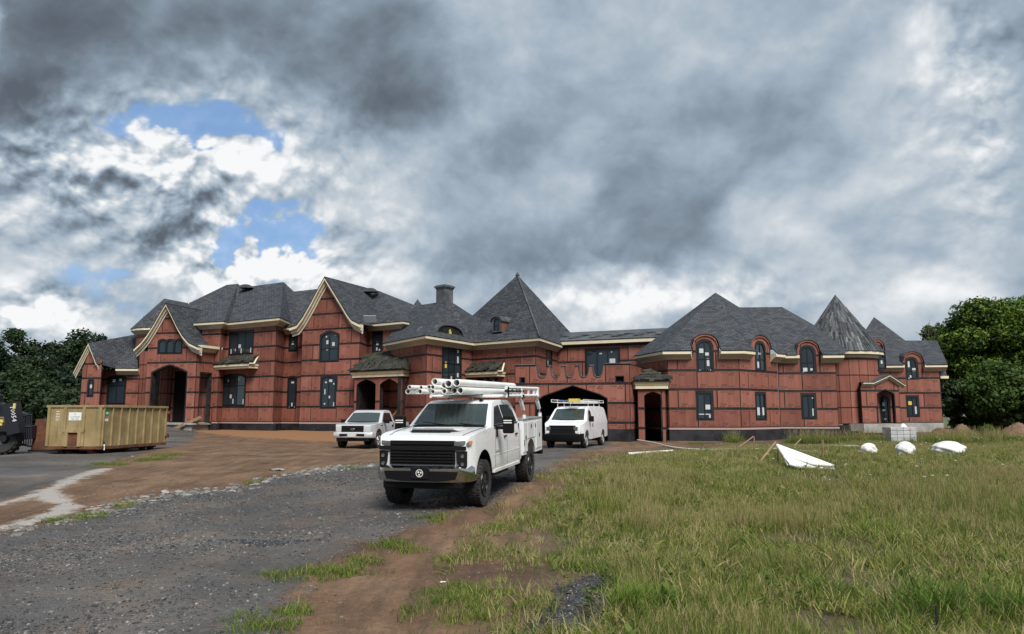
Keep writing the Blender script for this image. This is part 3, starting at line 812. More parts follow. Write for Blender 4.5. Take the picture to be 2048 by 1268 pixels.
def notched(e0, e1, rest, cuts, w, back=.62):
    """roof plane whose eave e0-e1 is cut away in front of the wall dormers"""
    e0, e1 = Vector(e0), Vector(e1); nr = (e1-e0).cross(Vector(rest[0])-e0).normalized(); inn = Vector((-w.n.x, -w.n.y, 0))
    d3 = Vector((w.d.x, w.d.y, 0)); wa = Vector((w.a.x, w.a.y, 0)); P = [e0]
    for a, b in cuts:
        for k, s_ in enumerate((a-.13, b+.13)):
            t = ((wa+d3*s_)-Vector((e0.x, e0.y, 0))).dot(d3)/((e1-e0).dot(d3)); q = e0.lerp(e1, t)
            n_ = q+inn*back; n_.z = q.z-(nr.x*(n_.x-q.x)+nr.y*(n_.y-q.y))/nr.z
            P += [q, n_] if k == 0 else [n_, q]
    return P+[e1]+[Vector(r) for r in rest]
def on_plane(px, py, a, b, c):
    n = (Vector(b)-Vector(a)).cross(Vector(c)-Vector(a)); r = ray(px, py); o = Vector((0, 0, CAM_H))
    return o+r*((Vector(a)-o).dot(n)/r.dot(n))
def g2(px, Y): p = at(px, 830, Y); return Vector((p.x, p.y))
FL, FR = 1.08, .84      # floor levels, left and right
ROW = 1.22

# ---- corners (plan)
A0, A1, A2, A3 = g2(158, 63.5), g2(197, 63.0), g2(199, 65.0), g2(274, 64.6)
B0, B1, B2 = g2(287, 61.6), g2(388, 60.4), g2(430, 62.6)
C0, C1, C2 = g2(395, 62.9), g2(434, 62.1), g2(443.5, 63.0)
D1, D2 = g2(546, 59.7), g2(563, 62.0)
E1 = g2(606, 61.0)
F0, F1, F2 = g2(599, 59.6), g2(716, 57.4), g2(732, 59.8)
G1 = g2(800, 57.8)
H0, H1, H2 = g2(779, 57.0), g2(851, 52.0), g2(944, 57.2)
K0, K1 = g2(1072, 53.5), g2(1115, 58.8)
L1 = g2(1345, 55.2)

# ---- left wing
ZL = 5.75
wA = Wall(A0, A1, FL, ZL); apex = wA.px(183, 690)
wA.top = [(0, wA.px(160, 738)[1]), (apex[0], apex[1]-.25), (wA.L, wA.px(197, 722)[1])]
winpx(wA, 176, 760, 186, 792, cols=1, rows=1, arch=.25, stickers=[(.5, .6, .2, .3)])
build_wall(wA, stagger=.3)
wA2 = Wall(A1, A2, FL, ZL); build_wall(wA2, prints=False)
wA3 = Wall(A2, A3, FL, 5.6)
winpx(wA3, 216, 753, 250, 807, cols=2, split=(.75,), arch=.2, stickers=[(.3, .85, .25, .25), (.68, .88, .25, .2)])
build_wall(wA3, stagger=.6)
ea = eave([A1+Vector((.6, 1.4)), A3], 5.62, .45, ext=(0, 0))
# rake boards of the small gable
def rake(w, pts, out=.35, h=.34, th=.09, name='rake_board', m=('cream', 'cream_shaded')):
    """board following the gable line (s, z) proud of the wall, with a thin dark drip edge and a return soffit"""
    mb = MB(); f = lambda a, b, d: w.P(a, b, d)
    def nrm(i):
        a = Vector(pts[max(i-1, 0)]); b = Vector(pts[min(i+1, len(pts)-1)]); d = (b-a).normalized(); return Vector((-d.y, d.x))
    for i in range(len(pts)-1):
        (a, za), (b, zb) = pts[i], pts[i+1]
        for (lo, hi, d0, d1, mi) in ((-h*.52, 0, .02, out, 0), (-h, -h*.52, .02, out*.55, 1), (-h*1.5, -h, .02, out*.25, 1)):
            mb.prism([(a, za+lo), (b, zb+lo), (b, zb+hi), (a, za+hi)], f, d0, d1, mi)
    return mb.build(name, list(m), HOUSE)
def gable_pts(w, pix):
    return [w.px(x, y) for x, y in pix]
ga = gable_pts(wA, [(153, 745), (168, 716), (183, 687), (190.5, 706), (198.5, 727)])
rake(wA, ga, .35, .34)
ra, rb = wA.P(*ga[2], .36), at(243, 690, 67.0)
roof([[wA.P(*ga[2], .36), wA.P(*ga[4], .36), ea[0], ea[1], at(275, 668, 67.5), at(243, 690, 67.5)],
      [wA.P(*ga[0], .36), wA.P(*ga[2], .36), at(243, 690, 67.5), at(150, 742, 71)]])

# ---- round stair tower
TC = Vector((at(316, 830, 66.6).x, 66.6)); TR = 2.15
ring = [TC+Vector((math.cos(a), math.sin(a)))*TR for a in [R(172)+R(14)*k for k in range(12)]]
zt_tower = at(285, 664, 64.8).z
for i in range(len(ring)-1):
    w = Wall(ring[i], ring[i+1], FL, zt_tower)
    if i in (1, 4):
        window(w, w.L*.22, w.L*.78, at(280, 745, 65).z, at(280, 703, 65).z, cols=1, fw=.05, stickers=[(.5, .2, .14, .2)])
    build_wall(w, prints=False, stagger=.5*(i % 2), rows0=FL, gap=.08, pw=3)
et = eave(ring, zt_tower+.3, .45)
ap = at(328.5, 597, 66.6); ap2 = at(376, 606, 69)
roof([[et[i], et[i+1], ap] for i in range(len(et)-1)])
roof([[et[-1], at(392, 640, 65.5), ap2, ap], [ap, ap2, at(300, 640, 72)]])

def small_dormer(c, d, wdt, hgt, dep, arch=.3, m='lead', red=True):
    """little roof dormer: c = base centre of the front, d = outward direction"""
    d = Vector((d[0], d[1], 0)).normalized(); t = Vector((-d.y, d.x, 0)); a = c-t*wdt/2; b = c+t*wdt/2
    if (b-a).cross(Vector((0, 0, 1))).dot(d) < 0: a, b = b, a
    w = Wall(a, b, c.z, c.z+hgt, thick=.08); w.top = arch_top(0, w.L, c.z+hgt-arch, c.z+hgt, 'seg', 8)
    f = lambda p, q, o: w.P(p, q, o)
    n = 8; prof = arch_top(-.09, w.L+.09, c.z+hgt-arch-.02, c.z+hgt+.1, 'seg', n)
    mb = MB()
    for i in range(n):
        (p, q), (p2, q2) = prof[i], prof[i+1]
        mb.prism([(p, q-.09), (p2, q2-.09), (p2, q2), (p, q)], f, -dep, .12)
    hood = mb.build('dormer', m, HOUSE)
    win = window(w, w.L*.2, w.L*.8, c.z+hgt*.1, c.z+hgt*.86, cols=1, rows=2, arch=arch*.6, fw=.05, parent=hood)
    mb = MB()
    for p in pieces((0, w.L, w.z0, w.z1), w.top, w.ops): mb.prism(p, f, -.08, 0)
    mb.build('front', 'lead' if red else 'lead', hood)
    mb = MB()
    for s in (0, w.L-.06): mb.prism([(s, w.z0), (s+.06, w.z0), (s+.06, w.z1-arch), (s, w.z1-arch)], f, -dep, -.081)
    mb.build('cheek', 'zip' if red else 'lead', hood)
    return hood
small_dormer(on_plane(289, 656, et[2], et[3], ap), (-.75, -.65), .95, 1.15, 1.2, .25)

# ---- entrance portico with the flared gable
wB = Wall(B0, B1, FL-.05, 8.2, thick=.45)
gb = gable_pts(wB, [(276, 699), (289, 687), (302, 671), (316, 649), (328, 628), (340, 608), (351, 630), (362, 653), (373, 672), (386, 687), (405, 696)])
wB.top = [(0, interp(gb, 0)-.3)] + [(s, z-.3) for s, z in gb if 0 < s < wB.L] + [(wB.L, interp(gb, wB.L)-.3)]
s0, s1, zb, _ = wB.boxpx(302, 735, 371, 838)
wB.opening(s0, s1, FL-.06, wB.px(336, 746)[1], wB.px(336, 731)[1], 'low')
for k in range(3):
    winpx(wB, 317+15.7*k, 680, 332+15.7*k, 706, cols=1, arch=.25, fw=.06)
build_wall(wB, stagger=.45)
rake(wB, gb, .5, .42)
wB2 = Wall(B1, B2, FL-.05, wB.px(388, 690)[1]-.15, thick=.4)
winpx_op = wB2.boxpx(399, 747, 420, 836); wB2.opening(winpx_op[0], winpx_op[1], FL-.06, winpx_op[3])
build_wall(wB2, stagger=.2)
wBl = Wall(B0+Vector((-.1, 2.6)), B0, FL-.05, wB.px(290, 700)[1]-.2); build_wall(wBl, prints=False)
# porch room behind the arch: back wall with a door opening and side wall
bk = (B1-B0).normalized(); bn = Vector((-bk.y, bk.x))
wBk = Wall(B0+bn*2.9+bk*.2, B1+bn*2.9-bk*.1, FL-.05, 6.0)
q = wBk.boxpx(349, 745, 369, 838); wBk.opening(q[0], q[1], FL, q[3]); build_wall(wBk, stagger=.1)
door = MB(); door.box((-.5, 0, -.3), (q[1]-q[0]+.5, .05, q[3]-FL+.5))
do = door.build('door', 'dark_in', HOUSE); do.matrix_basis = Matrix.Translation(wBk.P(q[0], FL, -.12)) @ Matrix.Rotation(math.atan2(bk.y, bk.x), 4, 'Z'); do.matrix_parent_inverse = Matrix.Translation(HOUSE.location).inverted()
mb = MB(); cz = wB.px(336, 729)[1]+.1
mb.add([wB.P(.3, cz, -.5), wB.P(wB.L-.3, cz, -.5), wB.P(wB.L-.3, cz, -2.9), wB.P(.3, cz, -2.9)], [(0, 1, 2, 3)]); mb.build('porch_ceiling', 'zip', HOUSE)
mb = MB(); mb.prism([(-.15, FL-.2), (wB.L+.15, FL-.2), (wB.L+.15, FL-.06), (-.15, FL-.06)], lambda a, b, d: wB.P(a, b, d), -3.0, .3); mb.build('porch_slab', 'concrete', HOUSE)
mb = MB(); mb.prism([(.1, .2), (wB.L*.98, .2), (wB.L*.98, FL-.2), (.1, FL-.2)], lambda a, b, d: wB.P(a, b, d), -2.8, .1); mb.build('porch_base', 'concrete', HOUSE)
mb = MB(); mb.box((0, 0, 0), (2.4, .04, .24), M=Matrix.Translation(wB.P(wB.L*.70, .42, .5)) @ Matrix.Rotation(R(-24), 4, 'Y')); mb.build('ramp_board', 'lumber', HOUSE)
# portico roof: right slope follows the flare, left slope likewise
apx = 5; back = 4.6
def gp(i, o): s, z = gb[i]; return wB.P(s, z+.05, o)
tops = [wB.P(gb[i][0], gb[i][1]+.04, .52) for i in range(len(gb))]
bks = [wB.P(gb[i][0], gb[i][1]+.04, -6.5) for i in range(len(gb))]
bks[5] = at(392, 628, 66); bks[5] = tops[5]+Vector((bn.x, bn.y, 0))*7
roof([[tops[i], tops[i+1], bks[i+1] if i+1 != 5 else bks[5], bks[i]] for i in range(len(gb)-1)])
eb = eave([B1, B2], wB.px(404, 690)[1], .45)

# ---- main block, left part
ZM = 9.35
wC = Wall(C0, C1, FL, ZM); build_wall(wC, stagger=.7)
wC2 = Wall(C1, C2, FL, ZM); build_wall(wC2, prints=False)
wD = Wall(C2, D1, FL, ZM)
winpx(wD, 459, 664, 506, 708, cols=3, rows=1, stickers=[(.43, .36, .30, .30), (.07, .12, .12, .5), (.5, .12, .12, .5), (.9, .12, .12, .5), (.25, .2, .1, .2)])
winpx(wD, 441, 750, 490, 811, cols=3, split=(.72,), arch=.22, stickers=[(.42, .3, .25, .3), (.06, .12, .12, .4), (.52, .14, .12, .4), (.93, .12, .12, .4), (.3, .82, .2, .2), (.72, .85, .2, .2)])
build_wall(wD, stagger=.15)
wD2 = Wall(D1, D2, FL, ZM); build_wall(wD2, stagger=.5)
ZR = 8.85
wE = Wall(D2, E1, FL, ZR+.1)
winpx(wE, 579, 668, 594, 701, cols=1, rows=2, stickers=[(.4, .45, .2, .25)])
winpx(wE, 576, 754, 592, 815, cols=1, arch=.15, stickers=[(.5, .82, .3, .15), (.5, .1, .15, .3)])
build_wall(wE, stagger=.4)
wF = Wall(F0, F1, FL, 9.0)
gf = gable_pts(wF, [(587, 657), (601, 652), (613, 636), (630, 606), (644, 579), (657, 556), (670, 577), (686, 603), (702, 630), (711, 642), (727, 650)])
wF.top = [(0, interp(gf, 0)-.32)] + [(s, z-.32) for s, z in gf if 0 < s < wF.L] + [(wF.L, interp(gf, wF.L)-.32)]
winpx(wF, 641, 663, 677, 722, cols=2, rows=2, arch=.35, kind='low', stickers=[(.36, .64, .2, .3), (.7, .57, .24, .3), (.36, .4, .16, .14), (.3, .83, .12, .12), (.82, .87, .3, .08)])
winpx(wF, 642, 752, 671, 815, cols=2, rows=1, arch=.2, stickers=[(.55, .33, .2, .2), (.6, .85, .35, .2), (.3, .8, .16, .12), (.25, .5, .1, .4), (.85, .75, .12, .12), (.25, .12, .12, .12), (.88, .1, .1, .3)])
build_wall(wF, stagger=.55)
rake(wF, gf, .5, .46)
wF2 = Wall(F1, F2, FL, ZR); build_wall(wF2, prints=False)
wG = Wall(F2, G1, FL, ZR)
winpx(wG, 746, 664, 764, 706, cols=1, rows=2, stickers=[(.45, .45, .25, .25), (.4, .2, .15, .25), (.7, .15, .15, .15)])
build_wall(wG, stagger=.3)
e1 = eave([C0, C1, C2], ZM+.02, .5, ext=(1.0, 0))
e2 = eave([C2, D1, D2], ZM, .5)
e3 = eave([D2, E1], ZR, .5)
e4 = eave([F2, G1, G1+Vector((1.2, 2.6))], ZR, .5)
T1, T0 = at(476, 567.5, 68.2), at(453.5, 569.5, 68.6)
VT = at(485, 575, 68.0); RR = at(567, 564, 66.5)
roof([[e1[0], e1[1], T1, T0, at(378, 606, 67.2), at(372, 640, 64.5)],
      [e1[1], e1[2], VT, T1],
      [e2[0], e2[1], RR, VT],
      [e2[1], e2[2], at(588, 584, 66.5), RR],
      [e3[0], e3[1], at(652, 576, 66.4), at(588, 583, 66.6)],
      [T0, T1, VT, RR, at(588, 583, 66.6), at(560, 640, 78), at(380, 650, 78)]])
# gable roof of the tall bay
fn3 = Vector((-wF.n.x, -wF.n.y, 0))
ft = [wF.P(s, z+.05, .52) for s, z in gf]; fb = [p+fn3*8 for p in ft]
roof([[ft[i], ft[i+1], fb[i+1], fb[i]] for i in range(len(ft)-1)])
roof([[e4[0]-Vector((0, 0, 0)), e4[1], at(763, 584, 63.4), at(728, 586, 64.5)],
      [e4[1], e4[2], at(831, 611, 64), at(763, 584, 63.4)],
      [at(728, 586, 64.5), at(763, 584, 63.4), at(831, 611, 64), at(800, 640, 74), at(700, 640, 74)]])
roof([[at(677, 596, 66), at(712, 596, 66), at(712, 573, 70), at(697, 572.5, 70), at(650, 576, 70)]])
# white flashing scrap and ridge vents
mb = MB(); mb.box((-.5, -.02, -.3), (.5, .02, .3), M=Matrix.Translation(at(740, 638, 58.6)) @ Matrix.Rotation(R(35), 4, 'X')); mb.build('flashing_scrap', 'sticker', HOUSE)
for (x, y, Y) in ((495, 577, 67.2), (742, 585, 63)):
    mb = MB(); M = Matrix.Translation(at(x, y, Y))
    prof = [(math.cos(t)*.62, math.sin(t)*.30) for t in [PI*k/8 for k in range(9)]]
    mb.prism(prof, lambda a, b, d: M @ Vector((a, d, b)), -.6, .3); mb.build('roof_vent', 'felt', HOUSE)

# ---- angled block with the chimney
wH = Wall(H0, H1, FL-.1, 7.05); build_wall(wH, stagger=.35)
wH2 = Wall(H1, H2, FL-.1, 7.05)
winpx(wH2, 885, 690, 922, 764, cols=3, rows=2, stickers=[(.2, .45, .25, .45, 'yellow'), (.85, .85, .25, .2), (.85, .62, .22, .5), (.85, .2, .22, .3), (.5, .1, .2, .3), (.15, .95, .3, .1), (.52, .95, .2, .1, 'yellow')])
build_wall(wH2, stagger=.2)
KL = H2
wK = Wall(KL, K0, FL-.1, 7.15)
winpx(wK, 957, 755, 993, 790, cols=2, rows=2, stickers=[(.35, .75, .2, .3), (.8, .75, .2, .3)])
build_wall(wK, stagger=.6)
wK2 = Wall(K0, K1, FL-.1, 7.15)
winpx(wK2, 1092, 696, 1104, 733, cols=1, rows=2, stickers=[(.4, .2, .2, .3)])
build_wall(wK2, stagger=.25)
eh = eave([H0-(H1-H0).normalized()*.4, H1, H2, K0, K1], 7.1, .5, ext=(0, .6))
RA = at(831, 611.5, 61); RB = at(886, 603, 58.6); RC = at(908, 607, 59); VK = at(945, 631, 60.5)
PA = at(1035, 550, 60.0)
roof([[eh[0], eh[1], RB, RA], [eh[1], eh[2], VK, RC, RB]])
PL = at(884, 690, 61.5); PR = at(1166, 692, 62.5)
roof([[eh[2], eh[3], PA, VK], [eh[3], eh[4], PR, PA], [PR, at(1000, 690, 69), PA], [VK, PA, at(1000, 690, 69), PL]])
roof([[RA, RB, RC, VK, at(900, 640, 68), at(820, 640, 68)]])
# hip line cover strip
mb = MB(); mb.tube([PA, eh[3]+Vector((0, 0, .05))], .06, 6); mb.tube([PA+Vector((0, 0, -.05)), PA+Vector((0, 0, .22))], [.22, .05], 6); mb.build('hip_cap', 'felt', HOUSE)
roof([[at(823, 616, 68), at(847, 614, 68), at(835, 598, 69)]])
# chimney
cc = at(889, 606, 58.8); mb = MB(); M = Matrix.Translation(cc) @ Matrix.Rotation(R(-40), 4, 'Z')
mb.cbox((0, 0, .35), (.95, .95, 1.7), M=M); mb.cbox((0, 0, 1.16), (1.06, 1.06, .1), M=M); mb.cbox((0, 0, 1.27), (1.2, 1.2, .12), M=M); mb.cbox((0, 0, 1.36), (1.02, 1.02, .08), M=M)
for sx in (-1, 1):
    for k in range(5):
        mb.cbox((sx*.485, -.4+.2*k, .3), (.02, .05, 1.5), M=M); mb.cbox((-.4+.2*k, sx*.485, .3), (.05, .02, 1.5), M=M)
mb.build('chimney', 'lead', HOUSE)
mb = MB(); mb.cbox((-.3, -.5, -.42), (.9, .06, .12), M=M); mb.build('flashing', 'sticker', HOUSE)
# eyebrow dormer of the chimney block
wq = Wall(*[offset_poly([H1, H2], .12)[i] for i in (0, 1)], 7.1, 8.6)
q0, q1 = wq.px(872, 662)[0], wq.px(926, 668)[0]
top = arch_top(q0, q1, 7.55, 8.25, 'seg', 12); f = lambda a, b, d: wq.P(a, b, d); mb = MB()
for i in range(12):
    (p, z), (p2, z2) = top[i], top[i+1]
    mb.prism([(p, z-.1), (p2, z2-.1), (p2, z2), (p, z)], f, -1.8, .1)
ey = mb.build('dormer', 'felt', HOUSE); mb = MB()
for p in pieces((q0+.08, q1-.08, 7.12, 8.3), [(s, z-.08) for s, z in top], []): mb.prism(p, f, -.1, 0)
mb.build('front', 'tape', ey); mb = MB()
m_ = (q0+q1)/2
for dx, hh in ((-.09, .42), (.03, .5), (.12, .36)): mb.prism([(m_+dx-.05+.06, 7.4), (m_+dx+.03+.05, 7.4), (m_+dx+.05, 7.4+hh), (m_+dx-.05, 7.4+hh)], f, .004, .02)
mb.build('paint_mark', 'yellow', ey)
small_dormer(on_plane(993, 664, eh[2], eh[3], PA), (-.55, -.83), .85, 1.15, 1.3, .25)

# ---- linking range behind the carriage arch
wL = Wall(K1+Vector((-.3, .2)), L1, FL-.2, 7.35)
winpx(wL, 1172, 699, 1238, 752, cols=3, rows=1, stickers=[(.45, .85, .2, .1), (.8, .5, .45, .6), (.78, .9, .1, .1)])
build_wall(wL, stagger=.5)
el = eave([wL.a, L1], 7.42, .35, prof=[(.35, 0), (.35, -.3), (.30, -.31), (.02, -.34), (-.02, -.34), (-.02, 0)], ext=(0, .5))
lo = Vector((0, 3.0, .95))
roof([[el[0], el[1], el[1]+lo, el[0]+lo]], m='felt')
k = 0
for t in np.linspace(.03, .97, 17):
    p = el[0].lerp(el[1], t)+lo*(.25+.12*((k*7) % 3))+Vector((0, 0, .03)); k += 1
    mb = MB(); mb.cbox((0, 0, 0), (1.0, .22, .015), M=Matrix.Translation(p) @ Matrix.Rotation(R(18), 4, 'X')); mb.build('underlay_lap', 'slate_strip', HOUSE)

# ---- carriage arch (porte-cochere)
N0, N1, N2 = g2(1030, 48.4), g2(1261, 46.7), g2(1298, 52.0)
ZN = at(1235, 727, 46.7).z
wN = Wall(N0, N1, -.1, ZN, thick=.5)
u0 = wN.px(1071, 740)[0]; u1 = wN.px(1210, 740)[0]; per = (u1-u0)/5
tp = [(0, ZN), (u0, ZN)]
zlow = wN.px(1140, 755)[1]
for i in range(5):
    a = u0+per*i; b = a+per; m = (a+b)/2
    for j in range(9):
        t = -1+2*j/8; tp.append((m+t*per*.40, ZN-.12-(ZN-.12-zlow)*math.sqrt(max(0, 1-(abs(t))**2.6))))
    if i < 4: tp += [(b-per*.07, ZN-.1), (b+per*.07, ZN-.1)]
tp += [(u1, ZN), (wN.L, ZN)]; wN.top = tp
a0 = wN.px(1071, 800)[0]; a1 = wN.px(1214, 800)[0]; am = wN.px(1145, 772)
wN.ops.append(dict(s0=a0, s1=a1, z0=-.2, top=[(a0, wN.px(1071, 806)[1]), (a0+.5, wN.px(1088, 793)[1]), (am[0], am[1]), (a1-.5, wN.px(1196, 789)[1]), (a1, wN.px(1214, 798)[1])]))
for (x0, y0, x1, y1) in ((1232, 753, 1247, 763), (1040, 756, 1049, 765)):
    q = wN.boxpx(x0, y0, x1, y1); wN.opening(q[0], q[1], q[2], q[3])
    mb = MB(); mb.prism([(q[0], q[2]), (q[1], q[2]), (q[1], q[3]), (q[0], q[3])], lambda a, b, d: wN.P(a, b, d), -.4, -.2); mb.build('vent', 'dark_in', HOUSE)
build_wall(wN, rows0=ZN-4*ROW-.02+.0, stagger=.1, border=.05)
mb = MB(); f = lambda a, b, d: wN.P(a, b, d)      # rounded metal copings in the scallops
for i in range(5):
    a = u0+per*i; m = a+per/2; prv = None
    for j in range(9):
        t = -1+2*j/8; c = (m+t*per*.40, ZN-.12-(ZN-.12-zlow)*math.sqrt(max(0, 1-(abs(t))**2.6)))
        if prv: mb.prism([prv, c, (c[0], c[1]+.05), (prv[0], prv[1]+.05)], f, -.55, .06)
        prv = c
    if i < 4: mb.cbox((0, 0, 0), (.3, .62, .06), M=Matrix.Translation(wN.P(a+per, ZN-.07, -.25)))
mb.prism([(u1, ZN), (wN.L+.05, ZN), (wN.L+.05, ZN+.05), (u1, ZN+.05)], f, -.55, .06); mb.prism([(-.05, ZN), (u0, ZN), (u0, ZN+.05), (-.05, ZN+.05)], f, -.55, .06)
mb.build('coping', 'lead', HOUSE)
wN2 = Wall(N1, N2, -.1, ZN, thick=.4); build_wall(wN2, rows0=ZN-4*ROW-.02, stagger=.4)
wN3 = Wall(N0+Vector((1.4, 9)), N0, -.1, ZN-.2, thick=.4); build_wall(wN3, prints=False)
# arch passage: side walls, back wall and soffit, their deep shade put in as black colour
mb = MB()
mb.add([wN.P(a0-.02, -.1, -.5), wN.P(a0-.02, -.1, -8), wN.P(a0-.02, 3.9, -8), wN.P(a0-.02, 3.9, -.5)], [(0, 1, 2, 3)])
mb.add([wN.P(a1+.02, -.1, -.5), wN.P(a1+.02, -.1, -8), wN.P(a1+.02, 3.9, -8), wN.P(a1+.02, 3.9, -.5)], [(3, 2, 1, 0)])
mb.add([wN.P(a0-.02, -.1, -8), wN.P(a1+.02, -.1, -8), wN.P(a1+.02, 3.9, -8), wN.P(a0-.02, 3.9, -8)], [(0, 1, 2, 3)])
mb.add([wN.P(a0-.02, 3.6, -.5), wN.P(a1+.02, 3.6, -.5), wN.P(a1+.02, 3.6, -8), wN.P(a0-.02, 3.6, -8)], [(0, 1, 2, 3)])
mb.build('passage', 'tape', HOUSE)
mb = MB(); mb.prism([(a1+.05, -.2), (wN.L, -.2), (wN.L, FR-.05), (a1+.05, FR-.05)], f, -.45, .02); mb.build('foundation', 'black_found', HOUSE)
mb = MB(); mb.prism([(0, -.2), (wN2.L, -.2), (wN2.L, FR-.05), (0, FR-.05)], lambda a, b, d: wN2.P(a, b, d), -.3, .022); mb.build('foundation', 'black_found', HOUSE)

# ---- right wing: bay with pyramid roof
S0, S1, S2, S3 = g2(1288, 51.6), g2(1338, 48.1), g2(1482, 47.6), g2(1559, 50.6)
ZE = 5.72
def dormer_bump(w, x0, x1, ytop, yspring):
    a, b = w.px(x0, 690)[0], w.px(x1, 690)[0]; m = (x0+x1)/2
    zs, za = w.px(m, yspring)[1], w.px(m, ytop)[1]; w.bump_top(a, b, zs, za); return (a, b, zs, za)
def dormer_hood(w, D, dep=2.2, o=.14):
    a, b, zs, za = D; n = 12; f = lambda p, q, d: w.P(p, q, d); mb = MB()
    arc = arch_top(a-.14, b+.14, zs-.08, za+.14, 'seg', n)
    for i in range(n):
        (p, q), (p2, q2) = arc[i], arc[i+1]
        mb.prism([(p, q-.10), (p2, q2-.10), (p2, q2), (p, q)], f, -dep, o)
    hood = mb.build('dormer', 'felt', HOUSE)
    mb = MB(); arc2 = arch_top(a-.02, b+.02, zs-.06, za+.03, 'seg', n)
    for i in range(n):
        (p, q), (p2, q2) = arc2[i], arc2[i+1]
        mb.prism([(p, q-.13), (p2, q2-.13), (p2, q2), (p, q)], f, .017, .09)
    mb.build('arch_trim', 'zip', hood); mb = MB()
    for s in (a, b-.08): mb.prism([(s, w.z1-.1), (s+.08, w.z1-.1), (s+.08, zs), (s, zs)], f, -dep, -.21)
    mb.build('cheek', 'zip', hood)
    mb = MB()
    for s in (a-.10, b-.02): mb.prism([(s, w.z1-.35), (s+.12, w.z1-.35), (s+.12, zs+.02), (s, zs+.02)], f, -.1, .02)
    mb.build('corner_flashing', 'tape', hood)
    return hood
wS0 = Wall(S0, S1, FR, ZE); build_wall(wS0, stagger=.5)
wS = Wall(S1, S2, FR, ZE); d1 = dormer_bump(wS, 1385, 1435, 669, 690)
winpx(wS, 1395, 681, 1424, 741, cols=2, rows=2, arch=.45, stickers=[(.28, .66, .26, .28), (.72, .28, .16, .5), (.62, .55, .3, .2)])
winpx(wS, 1395, 785, 1424, 838, cols=2, rows=1, stickers=[(.72, .45, .3, .3), (.5, .18, .9, .06), (.85, .1, .12, .3)])
build_wall(wS, stagger=.25)
wS2 = Wall(S2, S3, FR, ZE); d2 = dormer_bump(wS2, 1500, 1538, 672, 692)
winpx(wS2, 1511, 685, 1530, 741, cols=2, rows=2, arch=.4, stickers=[(.5, .6, .3, .15), (.3, .2, .2, .4)])
winpx(wS2, 1512, 787, 1531, 838, cols=2, rows=1, stickers=[(.3, .3, .3, .5), (.8, .3, .2, .5)])
build_wall(wS2, stagger=.6)
U0, U1 = g2(1559.5, 51.6), g2(1677, 51.1)
wU = Wall(U0, U1, FR, ZE); d3 = dormer_bump(wU, 1593, 1636, 681, 700)
winpx(wU, 1602, 693, 1629, 745, cols=2, rows=2, arch=.42, stickers=[(.75, .12, .15, .15), (.3, .1, .3, .3)])
winpx(wU, 1605, 789, 1630, 836, cols=2, rows=1, stickers=[(.88, .25, .16, .5), (.86, .85, .1, .1)])
build_wall(wU, stagger=.35)
wU2 = Wall(U1, U1+Vector((.9, 8)), FR, ZE); build_wall(wU2, prints=False)
for w, D in ((wS, d1), (wS2, d2), (wU, d3)): dormer_hood(w, D)
es = eave([S0, S1, S2, S3], ZE, .5, skip=[(1, d1[0]-.05, d1[1]+.05), (2, d2[0]-.05, d2[1]+.05)], ext=(.2, .3))
eu = eave([U0, U1], ZE, .5, skip=[(0, d3[0]-.05, d3[1]+.05)], ext=(-.1, .45))
AP = at(1431, 585, 53.5); bl, br = at(1290, 690, 60), at(1600, 690, 60)
roof([[es[0], es[1], AP], notched(es[1], es[2], [AP], [d1[:2]], wS), notched(es[2], es[3], [AP], [d2[:2]], wS2), [es[3], br, AP], [bl, es[0], AP]])
u_l, u_r = at(1440, 615, 57.2), at(1564, 614, 56.6)
roof([notched(eu[0], eu[1], [u_r, u_l], [d3[:2]], wU), [eu[1], at(1700, 690, 63), u_r], [u_l, u_r, at(1700, 690, 63), at(1450, 690, 63)]])
def found(w, z0=-.25, z1=FR, o=.0, m='black_found', name='foundation', th=.3):
    mb = MB(); mb.prism([(0, z0), (w.L, z0), (w.L, z1), (0, z1)], lambda a, b, d: w.P(a, b, d), -th, o); return mb.build(name, m, HOUSE)
def sill(w, z=FR):
    mb = MB(); mb.prism([(0, z-.11), (w.L, z-.11), (w.L, z+.01), (0, z+.01)], lambda a, b, d: w.P(a, b, d), .0, .03); mb.build('sill_plate', 'sill', HOUSE)
mat('sill', color=(.36, .25, .22), rough=.8)
for w in (wS0, wS, wS2, wU, wU2): found(w, z1=FR-.1); sill(w)
for w in (wA, wA3, wBl, wC, wC2, wD, wD2, wE, wF, wF2, wG, wH, wH2, wK, wK2): found(w, z1=w.z0-.1); sill(w, w.z0)

# ---- conical tower
QC = Vector((at(1684, 830, 59.3).x, 59.3)); QR = 2.85
ZQ = at(1715, 703, 56.4).z
qr = [QC+Vector((math.cos(a), math.sin(a)))*QR for a in [R(200)+R(15)*k for k in range(12)]]
d4 = None
for i in range(len(qr)-1):
    w = Wall(qr[i], qr[i+1], FR+.15, ZQ)
    build_wall(w, prints=(i in (3, 4, 5)), pw=4, stagger=.5 if i % 2 else 0, gap=.08)
    found(w, z1=FR+.05)
eq = eave(qr, ZQ+.05, .42, prof=[(.42, 0), (.42, -.24), (.36, -.25), (.12, -.3), (.1, -.5), (-.02, -.5), (-.02, 0)])
QA = at(1683, 590, 59.3); er = QR+.5
mb = MB(); zb = ZQ+.06
mb.lathe([(er, zb), (er*.5, zb+(QA.z-zb)*.5), (.02, QA.z)], 28, M=Matrix.Translation((QC.x, QC.y, 0))); cone = mb.build('tower_roof', 'felt', HOUSE)
slope = math.atan2(QA.z-zb, er)
lathm = []
for k in range(4):
    m = MB(); m.box((-.055, -.012, 0), (.055, .012, .8)); me = m.mesh('strip'); me.materials.append(MATS['slate_strip']); lathm.append(me)
